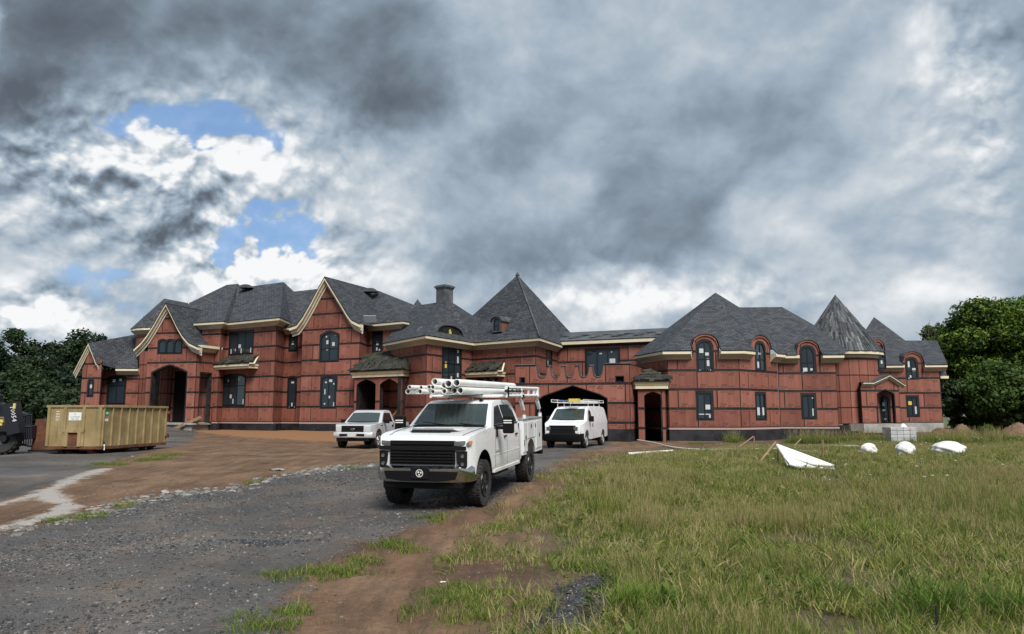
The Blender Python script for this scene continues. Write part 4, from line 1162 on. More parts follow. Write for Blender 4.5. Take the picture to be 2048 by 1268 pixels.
for r_ in range(11):                                     # overlapping felt strips nailed up the cone
    t = r_/11; rad = er*(1-t); n = max(6, int(2*PI*rad/.21))
    for k in range(n):
        a = 2*PI*(k+.5*(r_ % 2))/n
        if math.sin(a) > -.02 or random.random() < .12: continue
        o = bpy.data.objects.new('strip', random.choice(lathm)); link(o, cone)
        p = Vector((QC.x+math.cos(a)*rad*.995, QC.y+math.sin(a)*rad*.995, zb+(QA.z-zb)*t))
        M = Matrix.Translation(p) @ Matrix.Rotation(a-PI/2+PI, 4, 'Z') @ Matrix.Rotation(-(PI/2-slope)+R(1.5), 4, 'X')
        sc = (.7+.6*random.random())*(1 if r_ < 9 else .5); o.matrix_basis = M @ Matrix.Rotation(random.uniform(-.05, .05), 4, 'Y') @ Matrix.Diagonal((sc, 1, random.uniform(.8, 1.15)*(1 if r_ < 9 else .7), 1))
# tower dormer
pd = QC+Vector((math.sin(R(35)), -math.cos(R(35))))*(QR+.12); dd = Vector((math.sin(R(25)), -math.cos(R(25)))); tt = Vector((-dd.y, dd.x))
pc = g2(1763.5, 57.4)
wT = Wall(pc-tt*.58, pc+tt*.58, at(1763, 742, 57.4).z, at(1763, 706, 57.4).z, thick=.3)
if (wT.n.y > 0): wT = Wall(pc+tt*.58, pc-tt*.58, wT.z0, wT.z1, thick=.3)
dT = dormer_bump(wT, 1749, 1777, 681, 697)
winpx(wT, 1756, 692, 1771, 737, cols=1, rows=2, arch=.35, stickers=[(.5, .3, .2, .3)])
build_wall(wT, prints=False); dormer_hood(wT, (0, wT.L, dT[2], dT[3]), dep=1.6)

# ---- end range
X0, X1 = g2(1782, 62.3), g2(1885, 61.6)
wX = Wall(X0-(X1-X0).normalized()*3, X1, 1.02, 5.72); dx = dormer_bump(wX, 1804, 1842, 704, 722)
winpx(wX, 1813, 716, 1834, 757, cols=2, rows=2, arch=.4, stickers=[(.7, .42, .3, .3), (.25, .7, .15, .5), (.4, .1, .2, .2)])
winpx(wX, 1815, 793, 1836, 832, cols=2, rows=1, stickers=[(.3, .66, .35, .3, 'yellow'), (.8, .3, .15, .6)])
build_wall(wX, stagger=.2); dormer_hood(wX, dx)
ex = eave([wX.a, X1], 5.76, .45, skip=[(0, dx[0]-.05, dx[1]+.05)], ext=(0, .5))
roof([notched(ex[0], ex[1], [at(1874, 681, 66), at(1795, 681, 66)], [dx[:2]], wX), [ex[1], at(1893, 735, 70), at(1874, 681, 66)]])
roof([[at(1690, 720, 65), at(1832, 697, 66.2), at(1748, 634, 69)], [at(1832, 697, 66.2), at(1812, 690, 75), at(1748, 634, 69)]])
wX2 = Wall(X1, X1+Vector((1.2, 6)), 1.02, 5.72); build_wall(wX2, prints=False)
r1 = at(1894, 752, 66); roof([[r1, at(1880, 752, 65), at(1880, 733, 66.5), at(1889, 733, 66.5)]])
mb = MB(); mb.box((at(1880, 756, 65).x, 64.9, at(1880, 757, 65).z), (at(1894, 756, 65).x+.1, 65.1, at(1880, 752, 65).z)); mb.build('fascia', 'cream', HOUSE)
cb = found(wX, .25, 1.02, .05, 'concrete', 'concrete_base'); found(wX, -.3, .25, -.05)

# ---- gabled side entrance
Y0, Y1 = g2(1724, 56.0), g2(1802, 56.4)
wY = Wall(Y0, Y1, 1.02, 3.7, thick=.3)
gy = gable_pts(wY, [(1722, 765), (1743, 765), (1775, 750), (1806, 770)])
wY.top = [(0, gy[0][1]-.25), (gy[1][0], gy[1][1]-.25), (gy[2][0], gy[2][1]-.25), (wY.L, interp(gy, wY.L)-.25)]
q = wY.boxpx(1756, 780, 1789, 845); wY.opening(q[0], q[1], 1.0, q[3]-.35, q[3], 'tudor'); wY.z0 = 1.02
build_wall(wY, stagger=.2, border=.07, pw=1.5)
wYb = Wall(Y0+Vector((0, 1.1)), Y1+Vector((0, 1.1)), 1.02, 3.6)
winpx(wYb, 1759, 793, 1778, 844, cols=1, rows=2, arch=.35, kind='tudor', stickers=[(.5, .45, .25, .2), (.5, .7, .2, .3), (.6, .12, .2, .1)]); build_wall(wYb, prints=False)
rake(wY, gy, .3, .2)
yt = [wY.P(s, z+.04, .32) for s, z in gy]; yb = [p+Vector((0, 2.4, .0)) for p in yt]
roof([[yt[i], yt[i+1], yb[i+1], yb[i]] for i in range(3)], m='felt')
found(wY, .35, 1.02, .12, 'concrete', 'concrete_base'); found(wY, -.3, .35, .0)
wZ = Wall(g2(1686, 57.0), g2(1724, 56.0), .3, 1.02); found(wZ, .45, 1.02, .1, 'concrete', 'concrete_base')

# ---- loose shakes on the small roofs
SHK = []
for k in range(6):
    m = MB(); n = 5; w_ = random.uniform(.28, .55); h_ = random.uniform(.38, .55)
    top_ = [(-w_/2+w_*i/n, h_*random.uniform(.94, 1.0)) for i in range(n+1)]; bot_ = [(-w_/2+w_*i/n, random.uniform(-.03, .03)) for i in range(n+1)]
    m.prism(bot_+top_[::-1], lambda a, b, d: Vector((a, b, d)), 0, random.uniform(.025, .05)); me = m.mesh('shake'); me.materials.append(MATS['shake']); SHK.append(me)
def shakes(par, e0, e1, r0, r1, rows, rough=.12, per=.42):
    """rows of shakes from the eave e0-e1 up to r0-r1"""
    e0, e1, r0, r1 = map(Vector, (e0, e1, r0, r1))
    for r_ in range(rows):
        t = r_/rows; a = e0.lerp(r0, t); b = e1.lerp(r1, t); L = (b-a).length; n = max(2, int(L/per))
        h = (b-a).normalized(); up = ((r0+r1)/2-(e0+e1)/2).normalized(); nn = h.cross(up).normalized()
        if nn.z < 0: nn = -nn
        for k in range(n):
            p = a.lerp(b, (k+random.uniform(.2, .8))/n) + nn*(.04+random.uniform(0, .07))
            M = Matrix((( h.x, up.x, nn.x, p.x), (h.y, up.y, nn.y, p.y), (h.z, up.z, nn.z, p.z), (0, 0, 0, 1)))
            o = bpy.data.objects.new('shingle', random.choice(SHK)); link(o, par)
            o.matrix_basis = M @ Matrix.Rotation(random.uniform(-.25, .25)*rough*5, 4, 'Z') @ Matrix.Rotation(random.uniform(-.02, .22), 4, 'X') @ Matrix.Diagonal((random.uniform(.8, 1.3), random.uniform(.8, 1.1), 1, 1))
def awning(p0, p1, ztop, depth, wall, kick=.12, rows=4):
    """small lean-to roof: fascia box between plan points along a wall, shakes above"""
    # p0,p1: (s,z) fascia bottom ends on the wall; depth outwards
    (a, z0), (b, z1) = p0, p1; mb = MB(); f = lambda s, z, d: wall.P(s, z, d)
    mb.prism([(a, z0), (b, z0), (b, z0+.17), (a, z0+.17)], f, .02, depth-.1, 0)
    mb.prism([(a-.05, z0+.17), (b+.05, z0+.17), (b+.1, z0+.36), (a-.1, z0+.36)], f, .02, depth, 0)
    fa = mb.build('awning', 'cream', HOUSE)
    zt = ztop
    P = [f(a-.12, z0+.37, depth+.04), f(b+.12, z0+.37, depth+.04), f(b-.1, zt, .03), f(a+.1, zt, .03)]
    rf = MB(); rf.add(P, [(0, 1, 2, 3)]); rf.add([P[1], f(b+.12, z0+.37, .03), P[2]], [(0, 1, 2)]); rf.add([f(a-.12, z0+.37, .03), P[0], P[3]], [(0, 1, 2)])
    rf.build('roof_deck', 'shake', fa)
    mb = MB(); mb.tube([f(b+.11, z0+.34, depth), f(b+.16, z0+.36, depth*.55), f(b-.05, zt+.03, .04)], .07, 6); mb.build('rake_board', 'cream', fa)
    shakes(HOUSE, P[0], P[1], P[3], P[2], rows)
    return fa
awning(wD.px(430, 741), wD.px(516, 741), wD.px(480, 716)[1], 1.0, wD)
awning(wK.px(941, 756), wK.px(1010, 754), wK.px(985, 728)[1], 1.0, wK)

# ---- arcaded porch
V0, V1, V2 = g2(707, 56.2), g2(803, 53.6), g2(843, 56.6)
ZV = at(800, 752, 53.5).z
wV = Wall(V0, V1, .5, ZV, thick=.35); wW = Wall(V1, V2, .5, ZV, thick=.35)
def arch(w, x0, x1, ys, ya):
    a, b = w.px(x0, 780)[0], w.px(x1, 780)[0]; w.opening(a, b, .4, w.px((x0+x1)/2, ys)[1], w.px((x0+x1)/2, ya)[1], 'tudor')
arch(wV, 713.5, 751, 770, 759); arch(wV, 760, 796, 770, 758); arch(wW, 808, 839, 768, 758)
build_wall(wV, rows0=ZV-3.6, rowh=1.8, pw=20, prints=False, border=.03); build_wall(wW, rows0=ZV-3.6, rowh=1.8, pw=20, prints=False, border=.03)
wVl = Wall(V0+Vector((1.2, 2.6)), V0, .5, ZV, thick=.3); build_wall(wVl, prints=False)
ev = eave([V0+Vector((.2, .5)), V0, V1, V2], ZV+.42, .28, prof=[(.28, 0), (.2, -.2), (.14, -.22), (.14, -.42), (-.02, -.42), (-.02, 0)], mats=('cream', 'cream'))
vr0, vr1 = at(738, 708, 59.2), at(826, 705, 56.2)
rv = roof([[ev[1], ev[2], vr1, vr0], [ev[2], ev[3], at(846, 741, 56.6), vr1]], m='shake', name='porch_roof')
shakes(HOUSE, ev[1], ev[2], vr0, vr1, 8, .25, .36); shakes(HOUSE, ev[2], ev[3], vr1, vr1.lerp(ev[3], .2), 6, .25, .4)
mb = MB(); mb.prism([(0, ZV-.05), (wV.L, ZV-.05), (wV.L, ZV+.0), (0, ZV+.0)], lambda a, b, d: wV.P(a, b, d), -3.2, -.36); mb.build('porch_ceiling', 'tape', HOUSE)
mb = MB(); p0 = at(781, 838, 54.6); p1 = at(797, 820, 54.6); mb.tube([p0, p1], .09, 4); mb.build('brace', 'lumber', HOUSE)

# ---- little porch beside the carriage arch
J0, J1 = g2(1276, 47.2), g2(1332, 46.8)
ZJ = at(1305, 778, 47).z
wJ = Wall(J0, J1, -.1, ZJ, thick=.3); a, b = wJ.px(1289, 800)[0], wJ.px(1323, 800)[0]
wJ.opening(a, b, -.2, wJ.px(1305, 792)[1], wJ.px(1305, 784)[1], 'tudor'); build_wall(wJ, rows0=ZJ-3*ROW, pw=20, prints=False, border=.03)
wJ2 = Wall(J1, J1+Vector((.35, 2.2)), -.1, ZJ, thick=.3); build_wall(wJ2, rows0=ZJ-3*ROW, prints=False)
ej = eave([J0+Vector((-.3, .8)), J0, J1, J1+Vector((.35, 1.8))], ZJ+.46, .32, prof=[(.32, 0), (.22, -.22), (.18, -.23), (.18, -.45), (-.02, -.45), (-.02, 0)], mats=('cream', 'cream'))
jt = at(1301, 736, 49.2)
roof([[ej[0], ej[1], jt], [ej[1], ej[2], jt], [ej[2], ej[3], jt]], m='shake', name='porch_roof')
shakes(HOUSE, ej[1], ej[2], jt-Vector((.3, 0, .2)), jt+Vector((.3, 0, -.2)), 4, .05, .35)
mb = MB(); mb.cbox(tuple(at(1281, 840, 48)), (.35, .3, 3.0)); mb.build('pier', 'concrete', HOUSE)
found(wJ2, -.25, FR-.2, .02)
finish_panels()

# ---------------------------------------------------------------- vehicles
def paint_fn(c, dirt=.25):
    def fn(G, b):
        geo = G.n('ShaderNodeTexCoord').outputs['Object']; sp = G.n('ShaderNodeSeparateXYZ'); G.L.new(geo, sp.inputs[0])
        n = G.noise(geo, 2.5, 5, .6); low = G.smooth(sp.outputs[2], .95, .45)
        f = G.m('MULTIPLY', G.m('MULTIPLY', low, G.smooth(n, .3, .7)), dirt)
        G.put(b.inputs['Base Color'], G.mix(f, c, (.28, .22, .16)))
        G.put(b.inputs['Roughness'], G.m('MULTIPLY_ADD', n, .18, .20))
    return fn
mat('paint_white', paint_fn((.74,.75,.76)), rough=.25, coat=.6)
mat('paint_silver', paint_fn((.44,.45,.47)), rough=.3, coat=.5)
mat('body_white', paint_fn((.70,.71,.72), .35), rough=.3, coat=.3)
mat('blackplastic', color=(.008,.008,.009), rough=.5, spec=.12)
mat('blackgloss', color=(.008,.008,.010), rough=.15)
mat('rubber', worn((.014,.014,.015), (.030,.028,.026), 6, (.75,.95)))
mat('rim_dark', color=(.05,.05,.055), rough=.35, metal=.8)
mat('alloy', color=(.55,.55,.56), rough=.3, metal=.9)
mat('chrome', worn((.62,.62,.63), (.50,.49,.47), 3, (.10,.24)), metal=1.0)
mat('autoglass', color=(.030,.044,.044), rough=.03, spec=1.0)
mat('autoglass_dark', color=(.006,.007,.008), rough=.04, spec=.6)
mat('lamp_glass', color=(.13,.135,.14), rough=.08, spec=.9, metal=.3)
mat('amber', color=(.55,.18,.02), rough=.15)
mat('lampwhite', color=(.8,.8,.78), rough=.2)
mat('galv', worn((.28,.29,.29), (.40,.40,.40), 4, (.35,.6)), metal=.6)
mat('rackwhite', worn((.66,.66,.65), (.74,.74,.73), 3, (.3,.5)))
mat('pvc', worn((.66,.66,.63), (.74,.74,.72), 2, (.3,.45), rand=.06))
mat('gap', color=(.05,.05,.05), rough=.8)

def arc(cx, cz, r, a0, a1, n=12): return [(cx+r*math.cos(a0+(a1-a0)*i/n), cz+r*math.sin(a0+(a1-a0)*i/n)) for i in range(n+1)]
def shell(name, prof, hw, parent, m, xc=(), zc=(), bev=.03, angle=32):
    """body shell: side profile extruded across the width, cut at xc / zc and pulled in by hw(x, z)"""
    bm = bmesh.new(); n = len(prof)
    L = [bm.verts.new((x, 1, z)) for x, z in prof]; Rr = [bm.verts.new((x, -1, z)) for x, z in prof]
    bm.faces.new(L); bm.faces.new(Rr[::-1])
    for i in range(n): bm.faces.new((L[(i+1) % n], L[i], Rr[i], Rr[(i+1) % n]))
    for x in xc: bmesh.ops.bisect_plane(bm, geom=bm.verts[:]+bm.edges[:]+bm.faces[:], plane_co=(x, 0, 0), plane_no=(1, 0, 0))
    for z in zc: bmesh.ops.bisect_plane(bm, geom=bm.verts[:]+bm.edges[:]+bm.faces[:], plane_co=(0, 0, z), plane_no=(0, 0, 1))
    for y in (-.45, 0, .45): bmesh.ops.bisect_plane(bm, geom=bm.verts[:]+bm.edges[:]+bm.faces[:], plane_co=(0, y, 0), plane_no=(0, 1, 0))
    bmesh.ops.remove_doubles(bm, verts=bm.verts, dist=1e-4)
    for v in bm.verts: v.co.y *= hw(v.co.x, v.co.z)
    bmesh.ops.recalc_face_normals(bm, faces=bm.faces)
    me = bpy.data.meshes.new(name); bm.to_mesh(me); bm.free(); me.materials.append(MATS[m])
    o = bpy.data.objects.new(name, me); o.parent = parent; COL.objects.link(o); shade(me, angle)
    if bev:
        md = o.modifiers.new('bevel', 'BEVEL'); md.width = bev; md.segments = 3; md.limit_method = 'ANGLE'; md.angle_limit = R(angle); md.harden_normals = False
    return o
def lp(mb, name, m, parent, **k):
    """link a local-space part under a vehicle root (or under one of its parts)"""
    o = mb.build(name, m, None, **k); o.parent = parent; return o
def wheel(root, x, y, r, w, side, rim='rim_dark', spokes=8, tread=True, rr=.58, name='wheel'):
    """side = +1 left, -1 right; y = outer face"""
    c = y-side*w/2; mb = MB(); n = 40
    prof = [(r*rr, -w*.42), (r*.80, -w*.5), (r*.93, -w*.5), (r*.985, -w*.40), (r, -w*.22), (r, w*.22), (r*.985, w*.40), (r*.93, w*.5), (r*.80, w*.5), (r*rr, w*.42)]
    M = Matrix.Translation((x, c, r)); mb.lathe(prof, n, 0, M, axis='y')
    if tread:
        for k in range(26):
            a = 2*PI*k/26
            for q, (yy, ww) in enumerate(((-.40, .2), (-.14, .2), (.14, .2), (.40, .2))):
                T = M @ Matrix.Rotation(a+(.12 if q % 2 else 0), 4, 'Y') @ Matrix.Translation((r*.995 if abs(yy) < .3 else r*.975, yy*w, 0))
                mb.cbox((0, 0, 0), (.030, w*ww, r*.15), M=T)
    t = lp(mb, name, 'rubber', root, smooth=True, angle=45)
    mb = MB(); o = side*w*.5
    mb.lathe([(r*rr*1.02, o-side*.02), (r*rr*1.0, o+side*.004), (r*rr*.90, o-side*.012), (r*rr*.86, o-side*.10), (.0, o-side*.11)], 32, 0, M, axis='y')
    for k in range(spokes):
        T = M @ Matrix.Rotation(2*PI*k/spokes, 4, 'Y') @ Matrix.Translation((0, o-side*.045, 0))
        mb.add([(r*rr*.18, -.03, -r*.07), (r*rr*.88, -.03, -r*.05), (r*rr*.88, -.03, r*.05), (r*rr*.18, -.03, r*.07),
                (r*rr*.18, .03, -r*.05), (r*rr*.88, .02, -r*.03), (r*rr*.88, .02, r*.03), (r*rr*.18, .03, r*.05)],
               [(0, 1, 2, 3), (7, 6, 5, 4), (0, 4, 5, 1), (1, 5, 6, 2), (2, 6, 7, 3), (3, 7, 4, 0)], 0, T)
    mb.lathe([(r*.13, o-side*.09), (r*.13, o-side*.01), (r*.09, o+side*.005), (0, o+side*.008)], 16, 0, M, axis='y')
    lp(mb, 'rim', rim, t, smooth=True, angle=35)
    return t
def poly(mb, pts, th, mi=0):
    """thick plate from a 3D polygon, pushed out along its normal"""
    P = [Vector(p) for p in pts]; n = (P[1]-P[0]).cross(P[2]-P[0]).normalized(); k = len(P)
    mb.add(P+[p+n*th for p in P], [tuple(range(k))[::-1], tuple(range(k, 2*k))]+[(i, (i+1) % k, k+(i+1) % k, k+i) for i in range(k)], mi)
def place(root, x, y, yaw, zf, zr=None, wb=4.4, xa=-1.0):
    """yaw: nose turned to the left of straight-at-camera (radians); zf, zr ground under front and rear axle"""
    f = Vector((-math.sin(yaw), -math.cos(yaw), 0)); zr = zf if zr is None else zr
    pit = math.atan2(zf-zr, wb)
    root.rotation_mode = 'XYZ'; phi = math.atan2(f.y, f.x)
    M = Matrix.Translation((x, y, zf+xa*0)) @ Matrix.Rotation(phi, 4, 'Z') @ Matrix.Rotation(-pit, 4, 'Y') 
    M = M @ Matrix.Translation((0, 0, 0)); root.matrix_basis = M
    root.location.z = zf-(-xa)*math.tan(-pit)*-1 if False else zf+xa*math.tan(pit)*-1
def text_on(mb, txt, size, M, mi=0, th=.0, shear=0., center=True):
    v, f, w = text_polys(txt, size, shear); ox = -w/2 if center else 0
    mb.add([(p.x+ox, p.y, th) for p in v], f, mi, M)
# frame for lettering on a plane: X right, Y up, Z out
FRONT = Matrix(((0, 0, 1, 0), (1, 0, 0, 0), (0, 1, 0, 0), (0, 0, 0, 1)))        # faces +x (nose)
LEFT = Matrix(((-1, 0, 0, 0), (0, 0, 1, 0), (0, 1, 0, 0), (0, 0, 0, 1)))        # faces +y (driver side)

# ---- white service-body truck
def service_truck():
    rt = empty('service_truck', (0, 0, 0), 'large white crew cab service truck with ladder rack, parked in the foreground', 'truck')
    ax, ar, wb = -1.02, .475, 4.45; xr = ax-wb
    def hw(x, z):
        w = 1.03
        if z > 1.60: w = .985-.20*min(1, (z-1.60)/.56)
        if x > -.45: w -= .13*((x+.45)/.45)**2
        if z < .72: w -= .03
        return w
    P = [(-.06, .84), (-.04, 1.30), (-.07, 1.42), (-.17, 1.49), (-.55, 1.545), (-1.15, 1.585), (-1.74, 1.62), (-2.12, 1.91), (-2.44, 2.12), (-2.70, 2.185), (-3.3, 2.21), (-3.95, 2.19), (-4.25, 2.10), (-4.36, 1.90), (-4.42, 1.62), (-4.44, .66), (-4.3, .60), (-1.72, .60)]
    P += arc(ax, .53, .64, R(173), R(8), 14)+[(-.38, .80)]
    body = shell('body', P, hw, rt, 'paint_white', xc=(-.2, -.4, -1.2), zc=(.72, 1.05, 1.42, 1.60, 1.9), bev=.035)
    mb = MB(); mb.box((-4.3, -.72, .42), (-.25, .72, .95)); mb.box((-6.9, -.45, .55), (-4.2, .45, .80)); lp(mb, 'chassis', 'blackplastic', rt)
    # glass
    def side(pts, th=.006, s=1):
        q = [(x, s*(hw(x, z)+.002), z) for x, z in pts]; return q if s > 0 else q[::-1]
    for s in (1, -1):
        mb = MB(); poly(mb, side([(-2.05, 1.65), (-2.93, 1.65), (-2.93, 2.06), (-2.56, 2.05)][::-1 if s > 0 else 1] if False else ([(-2.93, 1.66), (-2.02, 1.66), (-2.52, 2.05), (-2.93, 2.09)] if s > 0 else [(-2.02, 1.66), (-2.93, 1.66), (-2.93, 2.09), (-2.52, 2.05)]), s=1) if s > 0 else [(x, -(hw(x, z)+.002), z) for x, z in [(-2.02, 1.66), (-2.93, 1.66), (-2.93, 2.09), (-2.52, 2.05)]], -.010 if s > 0 else -.010)
        lp(mb, 'side_window', 'autoglass_dark', rt, recalc=True)
        mb = MB(); q = [(-4.16, 1.66), (-3.03, 1.66), (-3.03, 2.09), (-3.85, 2.08), (-4.1, 1.95)]
        poly(mb, [(x, s*(hw(x, z)+.002), z) for x, z in q], .010*(1 if s < 0 else -1)); lp(mb, 'side_window', 'autoglass_dark', rt, recalc=True)
    mb = MB(); k = 7; V = []; F = []
    for i in range(k):
        t = -1+2*i/(k-1); bow = .05*(1-t*t)
        V += [(-1.77+bow, t*.86, 1.655), (-2.13+bow, t*.79, 1.935), (-2.41+bow*.8, t*.74, 2.115)]
    V = [(x+.035, y, z+.012) for x, y, z in V]
    for i in range(k-1): F += [(3*i, 3*i+3, 3*i+4, 3*i+1), (3*i+1, 3*i+4, 3*i+5, 3*i+2)]
    mb.add(V, F); lp(mb, 'windshield', 'autoglass', rt, smooth=True)
    mb = MB()
    for y0, y1 in ((.55, -.05), (-.10, -.66)): mb.tube([(-1.66, y0, 1.662), (-1.79, y1, 1.715)], .012, 5)
    mb.box((-1.80, -.84, 1.625), (-1.62, .84, 1.648)); lp(mb, 'wiper', 'blackplastic', rt)
    # door seams, handles, badge
    for s in (1, -1):
        for x in (-1.93, -2.98, -4.22):
            mb = MB(); mb.box((x-.006, s*1.0, .72), (x+.006, s*1.034, 1.61)); lp(mb, 'door_seam', 'gap', rt)
        for x in (-2.76, -3.88):
            mb = MB(); mb.cbox((x, s*1.045, 1.36), (.20, .035, .035)); lp(mb, 'door_handle', 'blackplastic', rt, bevel=.01)
        mb = MB(); mb.box((-4.25, s*.98, .60), (-1.85, s*1.038, .66)); lp(mb, 'rocker', 'paint_white', rt)
    mb = MB(); text_on(mb, '3500 HD', .085, Matrix.Translation((-1.95, 1.036, 1.02)) @ LEFT, center=False); lp(mb, 'badge', 'blackplastic', rt)
    # hood shut line and door glass trim
    for s in (1, -1):
        mb = MB(); mb.tube([(-.22, s*.80, 1.505), (-.6, s*.84, 1.556), (-1.15, s*.87, 1.594), (-1.68, s*.90, 1.626)], .006, 4); lp(mb, 'hood_seam', 'gap', rt)
        mb = MB(); mb.box((-4.20, s*.972 if s > 0 else -.998, 1.622), (-1.98, .998 if s > 0 else -.972, 1.650)); lp(mb, 'window_trim', 'blackplastic', rt)
        mb = MB(); mb.box((-4.22, s*1.026 if s > 0 else -1.036, .98), (-1.78, 1.036 if s > 0 else -1.026, .992)); lp(mb, 'body_crease', 'paint_white', rt)
    # hood scoop
    mb = MB(); mb.add([(-.52, -.42, 1.56), (-.52, .42, 1.56), (-.60, .50, 1.60), (-.60, -.50, 1.60), (-.80, -.44, 1.645), (-.80, .44, 1.645), (-1.5, .40, 1.625), (-1.5, -.40, 1.625), (-1.5, -.6, 1.59), (-1.5, .6, 1.59), (-.7, -.56, 1.57), (-.7, .56, 1.57)],
                      [(3, 2, 5, 4), (4, 5, 6, 7), (5, 2, 11, 9, 6), (3, 4, 7, 8, 10)]); lp(mb, 'hood_bulge', 'paint_white', rt, smooth=True, angle=25)
    mb = MB(); mb.add([(-.50, -.43, 1.550), (-.50, .43, 1.550), (-.66, .47, 1.622), (-.66, -.47, 1.622)], [(0, 1, 2, 3)]); lp(mb, 'hood_scoop', 'blackplastic', rt)
    # grille
    mb = MB(); mb.box((-.10, -.70, .93), (-.012, .70, 1.405)); gr = lp(mb, 'grille', 'blackplastic', rt)
    for z in (.985, 1.045, 1.105, 1.165, 1.345):
        mb = MB(); mb.box((-.02, -.67, z-.014), (.010, .67, z+.014)); lp(mb, 'grille_bar', 'blackgloss', gr)
        mb = MB()
        for y in np.linspace(-.52, .52, 5 if z > 1.3 else 6): mb.cbox((.012, y+(.06 if int(z*1000) % 2 else 0), z+.002), (.006, .075, .012))
        lp(mb, 'grille_slot', 'rim_dark', gr)
    mb = MB(); mb.add([(.0, -.94, 1.22), (.022, 0, 1.215), (.0, .94, 1.22), (.0, .94, 1.30), (.022, 0, 1.305), (.0, -.94, 1.30)], [(0, 1, 4, 5), (1, 2, 3, 4)]); mb.box((-.14, -.93, 1.22), (-.001, .93, 1.30)); lp(mb, 'grille_bar', 'blackgloss', gr)
    mb = MB(); text_on(mb, 'C H E V R O L E T', .062, Matrix.Translation((.026, 0, 1.238)) @ FRONT); lp(mb, 'lettering', 'rim_dark', gr)
    for s in (1, -1):
        mb = MB(); mb.add([(.0, s*.69, 1.31), (-.06, s*.97, 1.31), (-.16, s*1.005, 1.33), (-.20, s*1.005, 1.40), (-.06, s*.90, 1.405), (.0, s*.69, 1.395)], [(0, 1, 2, 3, 4, 5)]); hl = lp(mb, 'headlight', 'lamp_glass', rt)
        mb = MB(); mb.add([(-.058, s*.985, 1.32), (-.175, s*1.022, 1.335), (-.20, s*1.022, 1.40), (-.09, s*.985, 1.40)], [(0, 1, 2, 3)]); lp(mb, 'turn_lamp', 'amber', hl)
        mb = MB(); mb.add([(.006, s*.73, 1.20), (-.05, s*.955, 1.20), (-.06, s*.95, .90), (-.04, s*.93, .86), (-.02, s*.82, .86), (.004, s*.75, .98)], [(0, 1, 2, 3, 4, 5)]); pod = lp(mb, 'headlight', 'blackgloss', rt)
        for z in (1.10, .94):
            mb = MB(); mb.lathe([(.0, .0), (.034, .006), (.038, .0)], 12, 0, Matrix.Translation((-.012, s*.86, z)) @ Matrix.Rotation(R(90), 4, 'Y')); lp(mb, 'lens', 'lamp_glass', pod)
    # bumper
    mb = MB(); z0, z1 = .58, .90
    pl = [(-.52, 1.03), (-.16, 1.01), (.02, .80), (.06, .40), (.07, 0), (.06, -.40), (.02, -.80), (-.16, -1.01), (-.52, -1.03)]
    vs = []; 
    for x, y in pl: vs += [(x-.02, y*.985, z0), (x+.035, y, z0+.16), (x+.03, y, z1-.05), (x-.05, y*.985, z1)]
    fs = [(4*i+j, 4*i+4+j, 4*i+5+j, 4*i+1+j) for i in range(len(pl)-1) for j in range(3)]
    mb.add(vs, fs); lp(mb, 'bumper', 'chrome', rt, smooth=True, angle=50)
    mb = MB(); mb.add([(.078, -.74, .64), (.112, -.4, .60), (.118, .4, .60), (.078, .74, .64), (.07, .80, .79), (.115, .4, .80), (.115, -.4, .80), (.07, -.80, .79)], [(0, 1, 6, 7), (1, 2, 5, 6), (2, 3, 4, 5)]); lp(mb, 'bumper_inset', 'blackplastic', rt)
    mb = MB(); mb.box((-.5, -.85, .44), (.0, .85, .60)); lp(mb, 'air_dam', 'blackplastic', rt, bevel=.03)
    mb = MB(); mb.box((.119, -.19, .66), (.132, .19, .87)); pt = lp(mb, 'plate', 'blackgloss', rt)
    mb = MB(); Mp = Matrix.Translation((.134, 0, .765)) @ FRONT; n = 24
    for i in range(n):
        a, b = 2*PI*i/n, 2*PI*(i+1)/n
        mb.add([(.078*math.cos(a), .078*math.sin(a), 0), (.078*math.cos(b), .078*math.sin(b), 0), (.066*math.cos(b), .066*math.sin(b), 0), (.066*math.cos(a), .066*math.sin(a), 0)], [(0, 1, 2, 3)], 0, Mp)
    for cx, cy, ro in ((-.026, .022, .2), (.030, .014, -.1), (-.004, -.032, .5)):
        pts = [((.030 if i % 2 == 0 else .0125)*math.cos(PI/2+ro+i*PI/5)+cx, (.030 if i % 2 == 0 else .0125)*math.sin(PI/2+ro+i*PI/5)+cy, 0) for i in range(10)]
        mb.add(pts+[(cx, cy, 0)], [(i, (i+1) % 10, 10) for i in range(10)], 0, Mp)
    lp(mb, 'emblem', 'lampwhite', pt)
    # fender liner lips
    for s in (1, -1):
        mb = MB(); a_ = arc(ax, .53, .63, R(176), R(12), 14)
        for (p, q) in zip(a_, a_[1:]): mb.add([(p[0], s*.80, p[1]), (q[0], s*.80, q[1]), (q[0], s*1.033, q[1]), (p[0], s*1.033, p[1])], [(0, 1, 2, 3)])
        lp(mb, 'wheel_arch', 'blackplastic', rt, smooth=True)
    for s in (1, -1):
        wheel(rt, ax, s*1.05, ar, .33, s); wheel(rt, xr, s*1.05, ar, .33, s)
    # mirrors
    for s in (1, -1):
        mb = MB(); mb.box((-2.07, s*1.0, 1.55), (-1.98, s*1.22, 1.62)); mb.box((-2.05, s*1.0, 1.38), (-1.98, s*1.06, 1.60)); mi = lp(mb, 'mirror', 'blackplastic', rt)
        mb = MB(); mb.cbox((-2.03, s*1.31, 1.66), (.15, .25, .40)); lp(mb, 'housing', 'blackplastic', mi, bevel=.035)
        mb = MB()
        for z in (1.70, 1.75): mb.cbox((-1.952, s*1.31, z), (.012, .19, .022))
        lp(mb, 'marker_lamp', 'lampwhite', mi)
    # roof antenna
    mb = MB(); mb.box((-2.75, .45, 2.18), (-2.58, .52, 2.25)); lp(mb, 'antenna', 'blackplastic', rt, bevel=.02)
    # service body
    xb0, xb1 = -4.52, -6.95
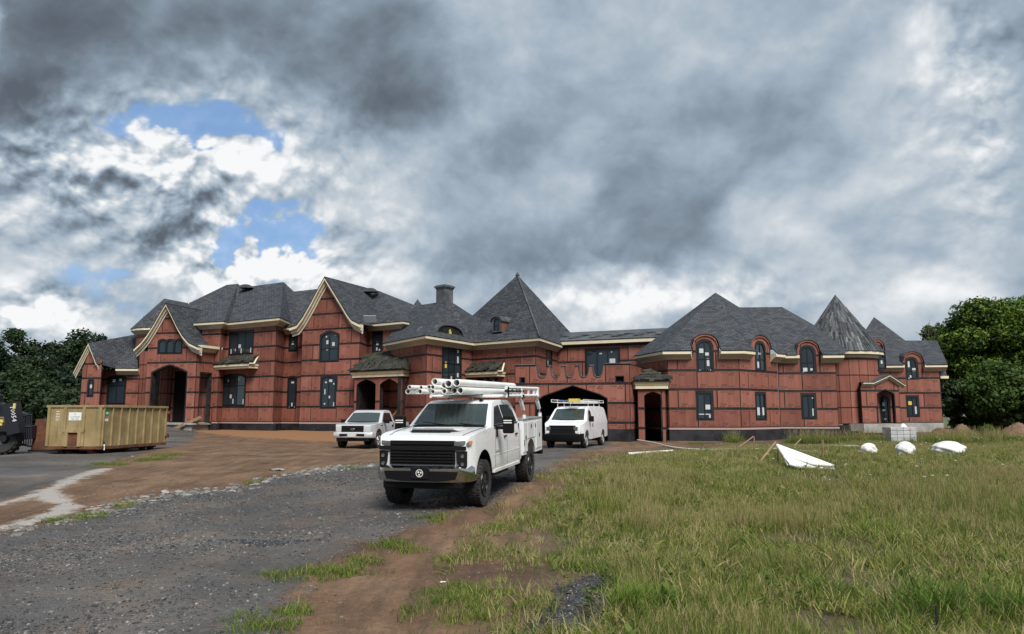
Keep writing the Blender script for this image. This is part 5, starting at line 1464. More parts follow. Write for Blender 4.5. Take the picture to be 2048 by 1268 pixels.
    Pb = [(xb0, .80), (xb0, 1.66), (xb1, 1.66), (xb1, .72), (xr-.62, .72)]+arc(xr, .56, .58, R(165), R(15), 12)[0:]+[(xr+.62, .80)]
    Pb = [(xb0, .76), (xb0, 1.66), (xb1, 1.66), (xb1, .74), (xr-.60, .74)]+[(xr+.58*math.cos(a), .56+.58*math.sin(a)) for a in [R(162)-R(144)*i/12 for i in range(13)]]+[(xr+.60, .76)]
    sb = shell('service_body', Pb, lambda x, z: 1.06, rt, 'body_white', bev=.012)
    mb = MB(); mb.box((xb1-.02, -1.07, 1.661), (xb0+.01, -.62, 1.70)); mb.box((xb1-.02, .62, 1.661), (xb0+.01, 1.07, 1.70)); lp(mb, 'top_plate', 'galv', rt)
    for s in (1, -1):
        for (x0, x1, z0, z1) in ((-4.58, -5.02, .84, 1.60), (-5.06, -5.82, 1.17, 1.60), (-6.10, -6.88, .84, 1.60), (-5.86, -6.06, 1.17, 1.60)):
            mb = MB(); mb.box((x1, s*1.058 if s > 0 else s*1.075, z0), (x0, s*1.075 if s > 0 else s*1.058, z1)); d = lp(mb, 'compartment_door', 'body_white', rt, bevel=.008)
            mb = MB(); hx, hz = (x0+x1)/2, (1.48 if z0 > 1 else 1.2)
            mb.cbox((hx, s*1.08, hz), (.055, .02, .11)); lp(mb, 'latch', 'blackgloss', d, bevel=.006)
        mb = MB(); mb.cbox((-4.62, s*1.08, 1.08), (.045, .02, .14)); lp(mb, 'reflector', 'blackgloss', rt)
    mb = MB(); mb.box((-7.15, -1.04, .62), (-6.94, 1.04, .78)); lp(mb, 'rear_bumper', 'blackplastic', rt)
    # ladder rack
    for s in (1, -1):
        for x in (-4.72, -6.75):
            mb = MB(); mb.tube([(x-.20, s*1.0, 1.66), (x-.20, s*1.0, 1.80), (x-.15, s*.99, 1.93), (x-.04, s*.98, 2.06), (x+.03, s*.97, 2.16), (x+.05, s*.97, 2.26), (x+.05, s*.97, 2.54)], .055, 10); lp(mb, 'rack_post', 'rackwhite', rt, smooth=True)
        mb = MB()
        for z in (2.30, 2.50): mb.tube([(-6.90, s*.97, z), (-3.15, s*.97, z)], .042, 8)
        for x in (-6.88, -6.3, -5.6, -4.9, -4.3, -3.8, -3.2): mb.cbox((x, s*.97, 2.40), (.07, .05, .2))
        lp(mb, 'rack_rail', 'rackwhite', rt)
        mb = MB(); mb.tube([(-4.9, s*.99, 2.42), (-3.0, s*.99, 2.42)], .028, 6); mb.cbox((-3.2, s*1.0, 2.40), (.05, .06, .26)); mb.cbox((-4.75, s*1.0, 2.28), (.16, .08, .10)); lp(mb, 'ladder_clamp', 'blackplastic', rt)
    for x in (-6.85, -4.75, -3.3):
        mb = MB(); mb.tube([(x, -.97, 2.30), (x, .97, 2.30)], .036, 8); lp(mb, 'rack_crossbar', 'rackwhite', rt)
    return rt
truck = service_truck()
TY = R(14.0)
def stand(root, ox, oy, yaw, xa, xr):
    """stand a vehicle (origin under the nose) on the ground with both axles touching"""
    f = Vector((-math.sin(yaw), -math.cos(yaw), 0)); o = Vector((ox, oy, 0)); a = o+f*xa; b = o+f*xr
    za = float(zbase(a.y))+gz(a.x, a.y)*0; zb = float(zbase(b.y)); za, zb = gz(a.x, a.y), gz(b.x, b.y)
    pit = math.atan2(zb-za, xa-xr)
    root.matrix_basis = Matrix.Translation((a.x, a.y, za)) @ Matrix.Rotation(math.atan2(f.y, f.x), 4, 'Z') @ Matrix.Rotation(pit, 4, 'Y') @ Matrix.Translation((-xa, 0, 0))
stand(truck, -1.83, 15.45, TY, -1.02, -5.47)
# PVC pipes on the rack: each pipe its own thing, lying on the crossbars
def pvc_pipe(loc0, loc1, r, label, group, M=None, name='pipe'):
    a, b = Vector(loc0), Vector(loc1); 
    if M is not None: a, b = M @ a, M @ b
    d = (b-a).normalized(); mb = MB(); n = 16
    u = d.cross(Vector((0, 0, 1))).normalized(); w = u.cross(d)
    rings = [(a, r), (b, r), (b, r*.84), (a, r*.84)]
    vs = [c+(u*math.cos(2*PI*k/n)+w*math.sin(2*PI*k/n))*q for c, q in rings for k in range(n)]
    fs = [(i*n+k, i*n+(k+1) % n, ((i+1) % 4)*n+(k+1) % n, ((i+1) % 4)*n+k) for i in range(4) for k in range(n)]
    mb.add(vs, fs); o = mb.build(name, 'pvc', smooth=True, angle=40); return tag(o, label, 'pipe', group)
Mt = truck.matrix_basis.copy(); GP = 'white plastic pipes on the truck rack'
zr_ = 2.336
pp = [(-.62, .0, .055, -.75), (-.49, .0, .045, -1.0), (-.37, .0, .055, -.82), (-.24, .0, .045, -1.15), (-.12, .0, .05, -.95), (.02, .0, .06, -1.3), (.17, .0, .075, -1.55), (.33, .0, .075, -1.5),
      (-.56, .105, .045, -.70), (-.43, .10, .045, -1.05), (-.30, .105, .05, -1.2), (-.16, .10, .05, -1.05), (-.05, .12, .075, -1.5), (.10, .14, .085, -1.35), (.26, .16, .085, -1.45), (-.22, .20, .075, -1.35)]
nm = ['lowest', 'second', 'third', 'fourth', 'fifth', 'sixth', 'seventh', 'eighth']
for i, (y, dz, r, x1) in enumerate(pp):
    big = 'thick' if r > .06 else 'thin'
    od = ['first', 'second', 'third', 'fourth', 'fifth', 'sixth', 'seventh', 'eighth']
    lab = '%s white pipe on the truck rack, %s from left in the %s layer' % (big, od[i] if i < 8 else ['first', 'second', 'third', 'fifth', 'sixth', 'seventh', 'eighth', 'fourth'][i-8], 'bottom' if i < 8 else 'upper')
    pvc_pipe((-6.85, y*.9, zr_+dz+r), (x1, y, zr_+dz+r+.02), r, lab, GP, Mt)

# ---- silver-white pickup
def pickup():
    rt = empty('pickup_truck', (0, 0, 0), 'silver white regular cab pickup parked on the dirt, front grille black', 'pickup')
    ax, ar, xr = -.92, .385, -4.35
    def hw(x, z):
        w = 1.0
        if z > 1.22: w = .96-.20*min(1, (z-1.22)/.6)
        if x > -.5: w -= .16*((x+.5)/.5)**2
        return w
    P = [(-.03, .62), (.0, .80), (-.03, 1.06), (-.12, 1.12), (-.6, 1.17), (-1.30, 1.22), (-1.85, 1.66), (-2.1, 1.80), (-2.45, 1.85), (-2.95, 1.84), (-3.12, 1.76), (-3.30, 1.26), (-3.32, .46), (-1.45, .46)]+arc(ax, .44, .48, R(175), R(5), 12)+[(-.38, .50)]
    shell('body', P, hw, rt, 'paint_silver', xc=(-.25, -.5, -1.0), zc=(.62, .95, 1.22, 1.5), bev=.03)
    mb = MB(); mb.box((-5.4, -.68, .35), (-.3, .68, .75)); lp(mb, 'chassis', 'blackplastic', rt)
    Pb = [(-3.36, .52), (-3.36, 1.27), (-5.55, 1.27), (-5.55, .60), (xr-.52, .52)]+[(xr+.47*math.cos(a), .42+.47*math.sin(a)) for a in [R(168)-R(156)*i/12 for i in range(13)]]+[(xr+.5, .52)]
    shell('bed', Pb, lambda x, z: .99, rt, 'paint_silver', bev=.02)
    mb = MB()
    for s in (1, -1): mb.box((-5.54, s*.90 if s > 0 else -.995, 1.271), (-3.38, .995 if s > 0 else -.90, 1.295))
    mb.box((-5.4, -.88, 1.272), (-3.4, .88, 1.276)); lp(mb, 'bed_rail', 'blackplastic', rt)
    for s in (1, -1):
        mb = MB(); q = [(-1.50, 1.27), (-2.98, 1.27), (-2.90, 1.70), (-2.1, 1.71), (-1.88, 1.60)]
        poly(mb, [(x, s*(hw(x, z)+.010), z) for x, z in q], .006*s*-1); lp(mb, 'side_window', 'autoglass_dark', rt, recalc=True)
        for x in (-1.42, -3.05):
            mb = MB(); mb.box((x-.006, s*.97, .52), (x+.006, s*1.004, 1.22)); lp(mb, 'door_seam', 'gap', rt)
        mb = MB(); mb.cbox((-2.85, s*1.005, 1.06), (.16, .03, .10)); lp(mb, 'door_handle', 'blackplastic', rt, bevel=.01)
        mb = MB(); mb.cbox((-1.62, s*1.14, 1.28), (.12, .24, .20)); mb.box((-1.66, s*.95, 1.22), (-1.58, s*1.1, 1.28)); lp(mb, 'mirror', 'blackplastic', rt, bevel=.03)
        mb = MB(); mb.add([(-.006, s*.56, .84), (-.07, s*.84, .84), (-.20, s*.945, .86), (-.22, s*.945, 1.03), (-.10, s*.84, 1.06), (-.03, s*.56, 1.06)], [(0, 1, 2, 3, 4, 5)]); lp(mb, 'headlight', 'lamp_glass', rt, recalc=True)
        mb = MB(); mb.cbox((-1.28, s*1.002, 1.08), (.22, .012, .04)); lp(mb, 'fender_badge', 'blackplastic', rt)
        wheel(rt, ax, s*.99, ar, .25, s, 'alloy', 7, False, .66); wheel(rt, xr, s*.99, ar, .25, s, 'alloy', 7, False, .66)
    mb = MB(); mb.add([(-1.31, -.82, 1.255), (-1.26, 0, 1.255), (-1.31, .82, 1.255), (-1.86, .70, 1.68), (-1.83, 0, 1.70), (-1.86, -.70, 1.68)], [(0, 1, 4, 5), (1, 2, 3, 4)])
    lp(mb, 'windshield', 'autoglass', rt, smooth=True).location = (.03, 0, .02)
    mb = MB(); mb.box((-.06, -.55, .74), (.022, .55, 1.07)); g = lp(mb, 'grille', 'blackplastic', rt)
    mb = MB(); mb.lathe([(0, .012), (.10, .008), (.115, 0)], 20, 0, Matrix.Translation((.02, 0, .90)) @ Matrix.Rotation(R(90), 4, 'Y') @ Matrix.Diagonal((.42, 1, 1, 1))); lp(mb, 'emblem', 'lamp_glass', g)
    mb = MB(); text_on(mb, 'Ford', .075, Matrix.Translation((.034, 0, .878)) @ FRONT, shear=.3); lp(mb, 'lettering', 'rim_dark', g)
    for z in (.82, .98):
        mb = MB(); mb.box((.019, -.50, z-.008), (.026, .50, z+.008)); lp(mb, 'grille_bar', 'rim_dark', g)
    mb = MB(); pl = [(-.35, 1.0), (-.08, .97), (.04, .70), (.07, 0), (.04, -.70), (-.08, -.97), (-.35, -1.0)]; vs = []
    for x, y in pl: vs += [(x, y*.99, .50), (x+.03, y, .55), (x+.03, y, .72), (x-.03, y*.99, .77)]
    mb.add(vs, [(4*i+j, 4*i+4+j, 4*i+5+j, 4*i+1+j) for i in range(len(pl)-1) for j in range(3)]); lp(mb, 'bumper', 'paint_silver', rt, smooth=True, angle=50)
    mb = MB(); mb.box((.03, -.62, .58), (.09, .62, .69)); lp(mb, 'bumper_inset', 'blackplastic', rt); mb = MB(); mb.box((.092, -.17, .54), (.105, .17, .70)); lp(mb, 'plate', 'sticker', rt)
    mb = MB(); mb.box((-.4, -.8, .34), (.0, .8, .52)); lp(mb, 'air_dam', 'blackplastic', rt)
    return rt
pk = pickup(); stand(pk, -7.58, 35.8, R(10), -.92, -4.35)

# ---- white panel van
def van():
    rt = empty('panel_van', (0, 0, 0), 'white panel van with roof ladder rack, nose out of the carriage arch', 'van')
    ax, ar, xr = -.95, .375, -4.40
    def hw(x, z):
        w = 1.0
        if z > 1.30: w = 1.0-.19*min(1, (z-1.30)/.75)
        if x > -.6: w -= .15*((x+.6)/.6)**2
        if x < -5.2: w -= .06*((-x-5.2)/.5)**2
        return w
    P = [(-.05, .55), (.0, .80), (-.03, 1.10), (-.12, 1.17), (-.55, 1.27), (-.95, 1.36), (-1.35, 1.70), (-1.62, 1.92), (-1.95, 2.02), (-2.6, 2.07), (-4.5, 2.07), (-5.3, 2.02), (-5.58, 1.85), (-5.68, 1.3), (-5.70, .52), (xr-.5, .45)]+arc(xr, .42, .46, R(172), R(8), 10)+[(-1.5, .42)]+arc(ax, .42, .47, R(175), R(5), 12)+[(-.4, .48)]
    shell('body', P, hw, rt, 'paint_white', xc=(-.3, -.6, -2.2, -5.2, -5.45), zc=(.75, 1.15, 1.30, 1.6, 1.85, 2.0), bev=.03, angle=28)
    mb = MB(); mb.box((-5.5, -.7, .32), (-.3, .7, .7)); lp(mb, 'chassis', 'blackplastic', rt)
    mb = MB(); mb.add([(-.99, -.84, 1.375), (-.93, 0, 1.375), (-.99, .84, 1.375), (-1.64, .74, 1.905), (-1.60, 0, 1.925), (-1.64, -.74, 1.905)], [(0, 1, 4, 5), (1, 2, 3, 4)]); lp(mb, 'windshield', 'autoglass', rt, smooth=True).location = (.025, 0, .02)
    mb = MB()
    for y0, y1 in ((.35, -.25), (-.25, -.75)): mb.tube([(-.93, y0, 1.40), (-1.06, y1, 1.46)], .014, 5)
    lp(mb, 'wiper', 'blackplastic', rt)
    for s in (1, -1):
        mb = MB(); q = [(-1.28, 1.34), (-2.10, 1.34), (-2.10, 1.84), (-1.74, 1.86)]
        poly(mb, [(x, s*(hw(x, z)+.012), z) for x, z in q], .006*s*-1); lp(mb, 'side_window', 'autoglass_dark', rt, recalc=True)
        for x in (-1.15, -2.2):
            mb = MB(); mb.box((x-.006, s*.96, .50), (x+.006, s*1.004, 1.30)); lp(mb, 'door_seam', 'gap', rt)
        mb = MB(); mb.cbox((-2.08, s*1.005, 1.12), (.06, .03, .16)); lp(mb, 'door_handle', 'blackplastic', rt)
        mb = MB(); mb.cbox((-1.42, s*1.13, 1.43), (.12, .20, .28)); mb.box((-1.46, s*.9, 1.34), (-1.38, s*1.1, 1.40)); lp(mb, 'mirror', 'blackplastic', rt, bevel=.03)
        mb = MB(); mb.cbox((.0, s*.68, .98), (.05, .20, .16)); lp(mb, 'headlight', 'lamp_glass', rt, bevel=.01)
        mb = MB(); mb.add([(.022, s*.50, .76), (-.09, s*.89, .76), (-.10, s*.89, .855), (.018, s*.50, .855)], [(0, 1, 2, 3)]); lp(mb, 'turn_lamp', 'amber', rt, recalc=True)
        wheel(rt, ax, s*.985, ar, .24, s, 'galv', 8, False, .6); wheel(rt, xr, s*.985, ar, .24, s, 'galv', 8, False, .6)
    mb = MB(); mb.add([(.024, -.60, .73), (.03, 0, .73), (.024, .60, .73), (-.105, .90, .74), (-.12, .90, 1.10), (.0, .58, 1.13), (.01, 0, 1.13), (.0, -.58, 1.13), (-.12, -.90, 1.10), (-.105, -.90, .74)], [(0, 1, 6, 7), (1, 2, 5, 6), (2, 3, 4, 5), (9, 0, 7, 8)]); g = lp(mb, 'grille', 'blackplastic', rt, recalc=True)
    mb = MB(); mb.box((.025, -.5, .955), (.036, .5, .985)); lp(mb, 'grille_bar', 'rim_dark', g)
    mb = MB(); pl = [(-.40, 1.0), (-.10, .97), (.06, .70), (.10, 0), (.06, -.70), (-.10, -.97), (-.40, -1.0)]; vs = []
    for x, y in pl: vs += [(x-.02, y*.98, .36), (x+.02, y, .42), (x+.03, y, .70), (x-.02, y*.99, .74)]
    mb.add(vs, [(4*i+j, 4*i+4+j, 4*i+5+j, 4*i+1+j) for i in range(len(pl)-1) for j in range(3)]); lp(mb, 'bumper', 'blackplastic', rt, smooth=True, angle=50)
    # side logo
    mb = MB(); M = Matrix.Translation((-4.1, hw(-4.1, 1.55)+.006, 1.45)) @ LEFT @ Matrix.Rotation(R(-14), 4, 'X')
    for i, (a, b, h) in enumerate(((-.22, .0, .05), (-.12, .10, .05), (-.02, .20, .05))): mb.add([(a, .02+i*.11, 0), (b+.2, .02+i*.11, 0), (.06, .30+i*.08, 0), (.02, .26+i*.08, 0)], [(0, 1, 2, 3)], 0, M)
    lp(mb, 'logo', 'logo_red', rt); mb = MB(); mb.add([(-.22, -.16, 0), (.25, -.16, 0), (.25, -.06, 0), (-.22, -.06, 0)], [(0, 1, 2, 3)], 0, M); lp(mb, 'logo', 'logo_blue', rt)
    # rack
    for x in (-2.0, -3.2, -4.4):
        mb = MB(); mb.tube([(x, -.80, 2.02), (x, -.80, 2.24), (x, .80, 2.24), (x, .80, 2.02)], .022, 6); lp(mb, 'rack_bar', 'rackwhite', rt)
    for s in (1, -1):
        mb = MB(); mb.tube([(-.95, s*.82, 2.26), (-5.3, s*.82, 2.26)], .022, 6); mb.tube([(-.95, s*.82, 2.38), (-5.3, s*.82, 2.38)], .018, 6)
        for x in (-.95, -2, -3.2, -4.4, -5.3): mb.tube([(x, s*.82, 2.26), (x, s*.82, 2.38)], .016, 5)
        lp(mb, 'rack_rail', 'rackwhite', rt)
    return rt
mat('logo_red', color=(.45, .12, .10), rough=.5); mat('logo_blue', color=(.06, .15, .28), rough=.5)
vn = van(); stand(vn, 2.42, 36.4, R(20), -.95, -4.40)
Mv = vn.matrix_basis.copy()
mat('blueladder', color=(.10,.14,.24), rough=.5)
# ladders on the van
def ladder(y, z, x0, x1, w, m, label, tip=None):
    rt = empty('ladder', tuple(Mv @ Vector((x0, y, z))), label, 'ladder'); inv = Matrix.Translation(rt.location).inverted()
    for s in (-1, 1):
        mb = MB(); mb.cbox(((x0+x1)/2, y+s*w/2, z), (abs(x1-x0), .035, .08)); mb.v = [Mv @ p for p in mb.v]; mb.build('side_rail', m, rt)
    mb = MB(); x = min(x0, x1)+.15
    while x < max(x0, x1): mb.tube([(x, y-w/2, z), (x, y+w/2, z)], .016, 5); x += .3
    mb.v = [Mv @ p for p in mb.v]; tag(mb.build('rungs', m, rt), kind='stuff')
    if tip:
        mb = MB(); mb.cbox((max(x0, x1)-.22, y, z+.02), (.46, w+.06, .16)); mb.v = [Mv @ p for p in mb.v]; mb.build('end_cap', tip, rt)
ladder(.25, 2.33, -5.6, -1.2, .42, 'rackwhite', 'white extension ladder with yellow end on the van roof rack', 'yellow')
ladder(-.35, 2.34, -5.2, -1.5, .40, 'blueladder', 'blue step ladder lying on the van roof rack')

# ---------------------------------------------------------------- dumpster
def tan_fn(G, b):
    tc = G.n('ShaderNodeTexCoord').outputs['Object']; n = G.noise(tc, 1.2, 6, .6); st = G.noise(G.vm('MULTIPLY', tc, (6, 6, .5)), 1.0, 6, .7); sp_ = G.noise(tc, 7, 7, .7)
    c = G.mix(G.smooth(n, .35, .65), (.235,.170,.075), (.31,.235,.115))
    c = G.mix(G.m('MULTIPLY', G.smooth(st, .54, .68), .6), c, (.13,.085,.04))
    c = G.mix(G.smooth(sp_, .63, .70), c, (.06,.028,.016))
    G.put(b.inputs['Base Color'], c); bump(G, b, G.noise(tc, 1.6, 3, .5), .5, .08)
mat('tan_steel', tan_fn, rough=.65)
mat('tan_old', worn((.25,.175,.075), (.32,.235,.11), 1.4, (.5,.8), c3=(.15,.10,.045), bumps=.2))
mat('rust', worn((.075,.030,.016), (.15,.055,.028), 2.2, (.8,.95), c3=(.035,.02,.015), bumps=.4))
mat('green', color=(.03,.26,.09), rough=.5); mat('signwhite', color=(.70,.71,.70), rough=.5); mat('ink', color=(.02,.02,.025), rough=.6)
def dumpster():
    rt = empty('dumpster', (0, 0, 0), 'tan steel roll off dumpster with vertical ribs standing on the gravel yard', 'dumpster')
    Lx, W, z0, z1 = 6.7, 2.4, .28, 1.95
    # origin: near front corner of the box (left end in the picture); x along length, y across (away)
    mb = MB(); t = .06
    mb.box((0, 0, z0), (Lx, t, z1)); mb.box((0, W-t, z0), (Lx, W, z1)); mb.box((0, t, z0), (t, W-t, z1)); mb.box((Lx-t, t, z0), (Lx, W-t, z1)); mb.box((t, t, z0), (Lx-t, W-t, z0+.06)); lp(mb, 'box', 'tan_steel', rt)
    mb = MB()
    for a, b in (((-.06, -.08, z1-.02), (Lx+.06, .07, z1+.08)), ((-.06, W-.07, z1-.02), (Lx+.06, W+.08, z1+.08)), ((-.06, .07, z1-.02), (.07, W-.07, z1+.08)), ((Lx-.07, .07, z1-.02), (Lx+.06, W-.07, z1+.08))): mb.box(a, b)
    lp(mb, 'top_rail', 'tan_steel', rt, bevel=.01)
    mb = MB(); mb.box((-.05, -.06, z0-.06), (Lx+.05, .05, z0+.06)); mb.box((-.05, W-.05, z0-.06), (Lx+.05, W+.06, z0+.06)); mb.box((-.05, .05, z0-.06), (.05, W-.05, z0+.06)); lp(mb, 'bottom_rail', 'rust', rt)
    for k in range(9):
        x = .08+k*(Lx-.16)/8
        mb = MB(); mb.box((x-.045, -.07, z0+.06), (x+.045, .0, z1-.02)); lp(mb, 'rib', 'tan_steel', rt, bevel=.008)
    for y in (.06, .78, W-.78, W-.06):
        mb = MB(); mb.box((-.09, y-.06, z0+.06), (.0, y+.06, z1-.02)); lp(mb, 'rib', 'tan_steel', rt, bevel=.008)
    mb = MB(); mb.box((-.12, .72, z0+.62), (-.001, W-.72, z0+.74)); mb.box((-.12, .84, z0+.05), (-.001, .98, z0+.62)); mb.box((-.12, W-.98, z0+.05), (-.001, W-.84, z0+.62)); lp(mb, 'hook_pocket', 'tan_steel', rt)
    mb = MB(); mb.box((-.012, .98, z0+.08), (-.002, W-.98, z0+.62)); lp(mb, 'pocket_plate', 'rust', rt)
    for x in (.35, 1.6, Lx-1.4, Lx-.5):
        for y in (.5, W-.5):
            mb = MB(); mb.tube([(x, y-.12, .13), (x, y+.12, .13)], .13, 14); lp(mb, 'roller', 'rust', rt)
    mb = MB(); mb.box((.1, .38, .12), (Lx-.1, .62, .30)); mb.box((.1, W-.62, .12), (Lx-.1, W-.38, .30)); lp(mb, 'runner', 'rust', rt)
    mb = MB(); mb.box((Lx-.1, -.16, .55), (Lx+.12, -.05, .75)); mb.tube([(Lx-.25, -.1, .62), (Lx+.1, -.12, .62)], .03, 6); mb.cbox((Lx+.06, -.08, 1.75), (.12, .14, .12)); lp(mb, 'latch', 'rust', rt)
    # end signs (end faces -x) and side stickers (side faces -y)
    EM = Matrix(((0, 0, -1, 0), (-1, 0, 0, 0), (0, 1, 0, 0), (0, 0, 0, 1))); SM = Matrix(((1, 0, 0, 0), (0, 0, -1, 0), (0, 1, 0, 0), (0, 0, 0, 1)))
    mb = MB(); mb.box((-.012, .92, 1.40), (-.002, 1.48, 1.73)); sg = lp(mb, 'sign', 'signwhite', rt)
    mb = MB(); text_on(mb, 'CONTAINER', .075, Matrix.Translation((-.014, 1.2, 1.52)) @ EM); text_on(mb, 'TIRE CARE', .075, Matrix.Translation((-.014, 1.2, 1.43)) @ EM); text_on(mb, 'A', .10, Matrix.Translation((-.014, 1.2, 1.62)) @ EM); lp(mb, 'lettering', 'ink', sg)
    mb = MB(); text_on(mb, '1550', .22, Matrix.Translation((-.004, 2.05, 1.82)) @ EM @ Matrix.Rotation(R(-90), 4, 'Z'), center=False); lp(mb, 'lettering', 'signwhite', rt)
    mb = MB(); mb.box((.22, -.012, 1.62), (.60, -.002, 1.84)); gs = lp(mb, 'sticker', 'green', rt)
    mb = MB(); mb.box((.32, -.014, 1.66), (.52, -.0121, 1.74)); lp(mb, 'lettering', 'signwhite', gs)
    mb = MB(); mb.box((.26, -.012, 1.36), (.56, -.002, 1.47)); lp(mb, 'sticker', 'signwhite', rt)
    mb = MB(); text_on(mb, '1550 - 1', .17, Matrix.Translation((.95, -.004, 1.80)) @ SM @ Matrix.Rotation(R(-90), 4, 'Z'), center=False); lp(mb, 'lettering', 'signwhite', rt)
    mb = MB(); mb.lathe([(.0, 0), (.14, 0)], 14, 0, Matrix.Translation((.28, -.003, .42)) @ Matrix.Rotation(R(90), 4, 'X')); lp(mb, 'drain_hole', 'ink', rt)
    mb = MB(); mb.tube([(.28, -.03, .42), (.26, -.05, .18)], .035, 6); lp(mb, 'drain_flap', 'signwhite', rt)
    return rt
dm = dumpster()
# near vertical edge of the box stands at pixel (200, 905); long side runs to pixel (328, 885)
e0 = on_g(199, 909); e1 = at(329, 886, 35.8)
ang = math.atan2(e1.y-e0.y, e1.x-e0.x)
dm.matrix_basis = Matrix.Translation((e0.x, e0.y, gz(e0.x, e0.y)-.03)) @ Matrix.Rotation(ang, 4, 'Z') @ Matrix.Scale((Vector((e1.x-e0.x, e1.y-e0.y)).length)/6.7, 4, (1, 0, 0))

# ---------------------------------------------------------------- telehandler at the left edge
mat('boomblack', color=(.012,.013,.018), rough=.4); mat('hi_yellow', color=(.60,.50,.12), rough=.4)
def telehandler():
    Y = 31.5
    def W(px, py, dy=0): return at(px-8, py, Y+dy)
    base = on_g(6, 893); rt = empty('telehandler', (base.x, Y, gz(base.x, Y)), 'black boomed telehandler cut off by the left picture edge', 'telehandler')
    g = gz(base.x, Y)
    # wheels: axis across the machine, machine points to the right of the picture
    for dy, px in ((0, 12), (2.0, 8)):
        c = at(px, 870, Y+dy); r = .62; mb = MB(); M = Matrix.Translation((c.x, Y+dy, g+r)) 
        mb.lathe([(r*.5, -.2), (r*.9, -.24), (r, -.16), (r, .16), (r*.9, .24), (r*.5, .2)], 28, 0, M, axis='y')
        for k in range(18):
            for q in (-1, 1): mb.cbox((0, 0, 0), (.05, .2, .10), M=M @ Matrix.Rotation(2*PI*(k+.25*q)/18, 4, 'Y') @ Matrix.Translation((r, q*.1, 0)))
        t = mb.build('wheel', 'rubber', rt, smooth=True)
        mb = MB(); mb.lathe([(r*.5, -.12), (r*.42, -.1), (.16, -.05), (.14, -.16), (0, -.16)], 20, 0, M, axis='y'); mb.build('rim', 'rim_dark', t, smooth=True)
    mb = MB(); a = W(-90, 868); b = W(18, 836); mb.box((a.x, Y+.25, g+.55), (b.x+.3, Y+1.9, g+1.15)); mb.build('chassis', 'boomblack', rt, bevel=.04)
    mb = MB(); a = W(-60, 838); mb.box((a.x-1.5, Y-.1, g+1.15), (W(9, 830).x, Y+.9, g+1.52)); mb.build('engine_cover', 'tan_panel', rt, bevel=.06)
    mb = MB(); a = W(-80, 800); mb.box((a.x-.4, Y+.2, g+1.3), (a.x+1.2, Y+1.2, g+2.5)); mb.build('cab', 'boomblack', rt, bevel=.06)
    # boom sloping down to the carriage
    p0, p1 = W(-60, 788, .9), W(54, 838, .9); mb = MB()
    d = (p1-p0).normalized(); u = Vector((0, 1, 0)); n = d.cross(u).normalized()
    def bx(a, b, hw, hh): mb.add([a-u*hw-n*hh, b-u*hw-n*hh, b+u*hw-n*hh, a+u*hw-n*hh, a-u*hw+n*hh, b-u*hw+n*hh, b+u*hw+n*hh, a+u*hw+n*hh], [(0, 1, 2, 3), (7, 6, 5, 4), (0, 4, 5, 1), (1, 5, 6, 2), (2, 6, 7, 3), (3, 7, 4, 0)])
    bx(p0, p1, .22, .24); mb.build('boom', 'boomblack', rt, recalc=True)
    # vertical boom head with the number
    h0, h1 = W(31, 806, -.3), W(41, 868, -.3); mb = MB(); d = (h1-h0).normalized(); n = d.cross(u).normalized(); bx(h0, h1, .2, .26); hd = mb.build('boom_head', 'boomblack', rt, recalc=True)
    ex = d; ey = -n if (-n).x > 0 else n; Mx = Matrix(((ex.x, ey.x, 0, 0), (0, 0, -1, 0), (ex.z, ey.z, 0, 0), (0, 0, 0, 1)))
    c = W(27.5, 812, -.53); c.y = Y-.53; mb = MB(); text_on(mb, '10054', .27, Matrix.Translation(c) @ Mx, center=False, shear=.1); mb.build('lettering', 'signwhite', hd)
    mb = MB(); c = W(37, 812, -.54); mb.cbox((c.x, Y-.54, c.z), (.09, .05, .22)); mb.build('lamp', 'hi_yellow', rt)
    mb = MB(); c = W(12, 842, -.2); mb.cbox((c.x, c.y, c.z), (.16, .1, .12)); mb.cbox((c.x-.04, c.y, c.z-.14), (.16, .1, .09)); mb.build('work_lamp', 'hi_yellow', rt)
    for (x0, y0, x1, y1, r) in ((14, 866, 40, 862, .05), (36, 862, 46, 886, .07), (44, 850, 38, 880, .05)):
        mb = MB(); mb.tube([W(x0, y0, .2), W(x1, y1, .2)], r, 8); mb.build('hydraulic_cylinder', 'galv', rt, smooth=True)
    # carriage of upright bars and forks
    cr = MB(); cr.tube([W(46, 833, .3), W(73, 829, .3)], .045, 4); cr.tube([W(46, 856, .3), W(72, 853, .3)], .045, 4); cr.tube([W(46, 888, .3), W(70, 892, .3)], .05, 4); ca = cr.build('carriage', 'boomblack', rt)
    for k in range(6):
        mb = MB(); x = 48+k*4.6; mb.tube([W(x, 833-.5*k, .3), W(x-2, 888, .3)], .035, 4); mb.build('bar', 'boomblack', ca)
    for dy in (-.2, .9):
        mb = MB(); q = W(66, 893, dy); mb.box((q.x-.05, Y+dy, g+.06), (q.x+1.2, Y+dy+.12, g+.12)); mb.build('fork', 'boomblack', rt)
    return rt
mat('tan_panel', color=(.20,.15,.11), rough=.6)
telehandler()
# rusty trash hopper between telehandler and dumpster
Yh = 33.2; hz = gz(at(80, 880, Yh).x, Yh); mb = MB()
a, b, c_, d_ = at(72, 838, Yh), at(98, 838, Yh), at(104, 890, Yh), at(62, 890, Yh)
V4 = [Vector((d_.x, Yh, hz+.04)), Vector((c_.x+.9, Yh, hz+.04)), Vector((b.x+.9, Yh, a.z)), Vector((a.x, Yh, a.z))]
mb.add([*V4, *[v+Vector((0, 1.6, 0)) for v in V4]], [(0, 1, 2, 3), (7, 6, 5, 4), (0, 4, 5, 1), (1, 5, 6, 2), (3, 7, 4, 0)])
hop = mb.build('hopper', 'rust', recalc=False)
tag(hop, 'rusty brown steel trash hopper left of the tan dumpster', 'hopper')

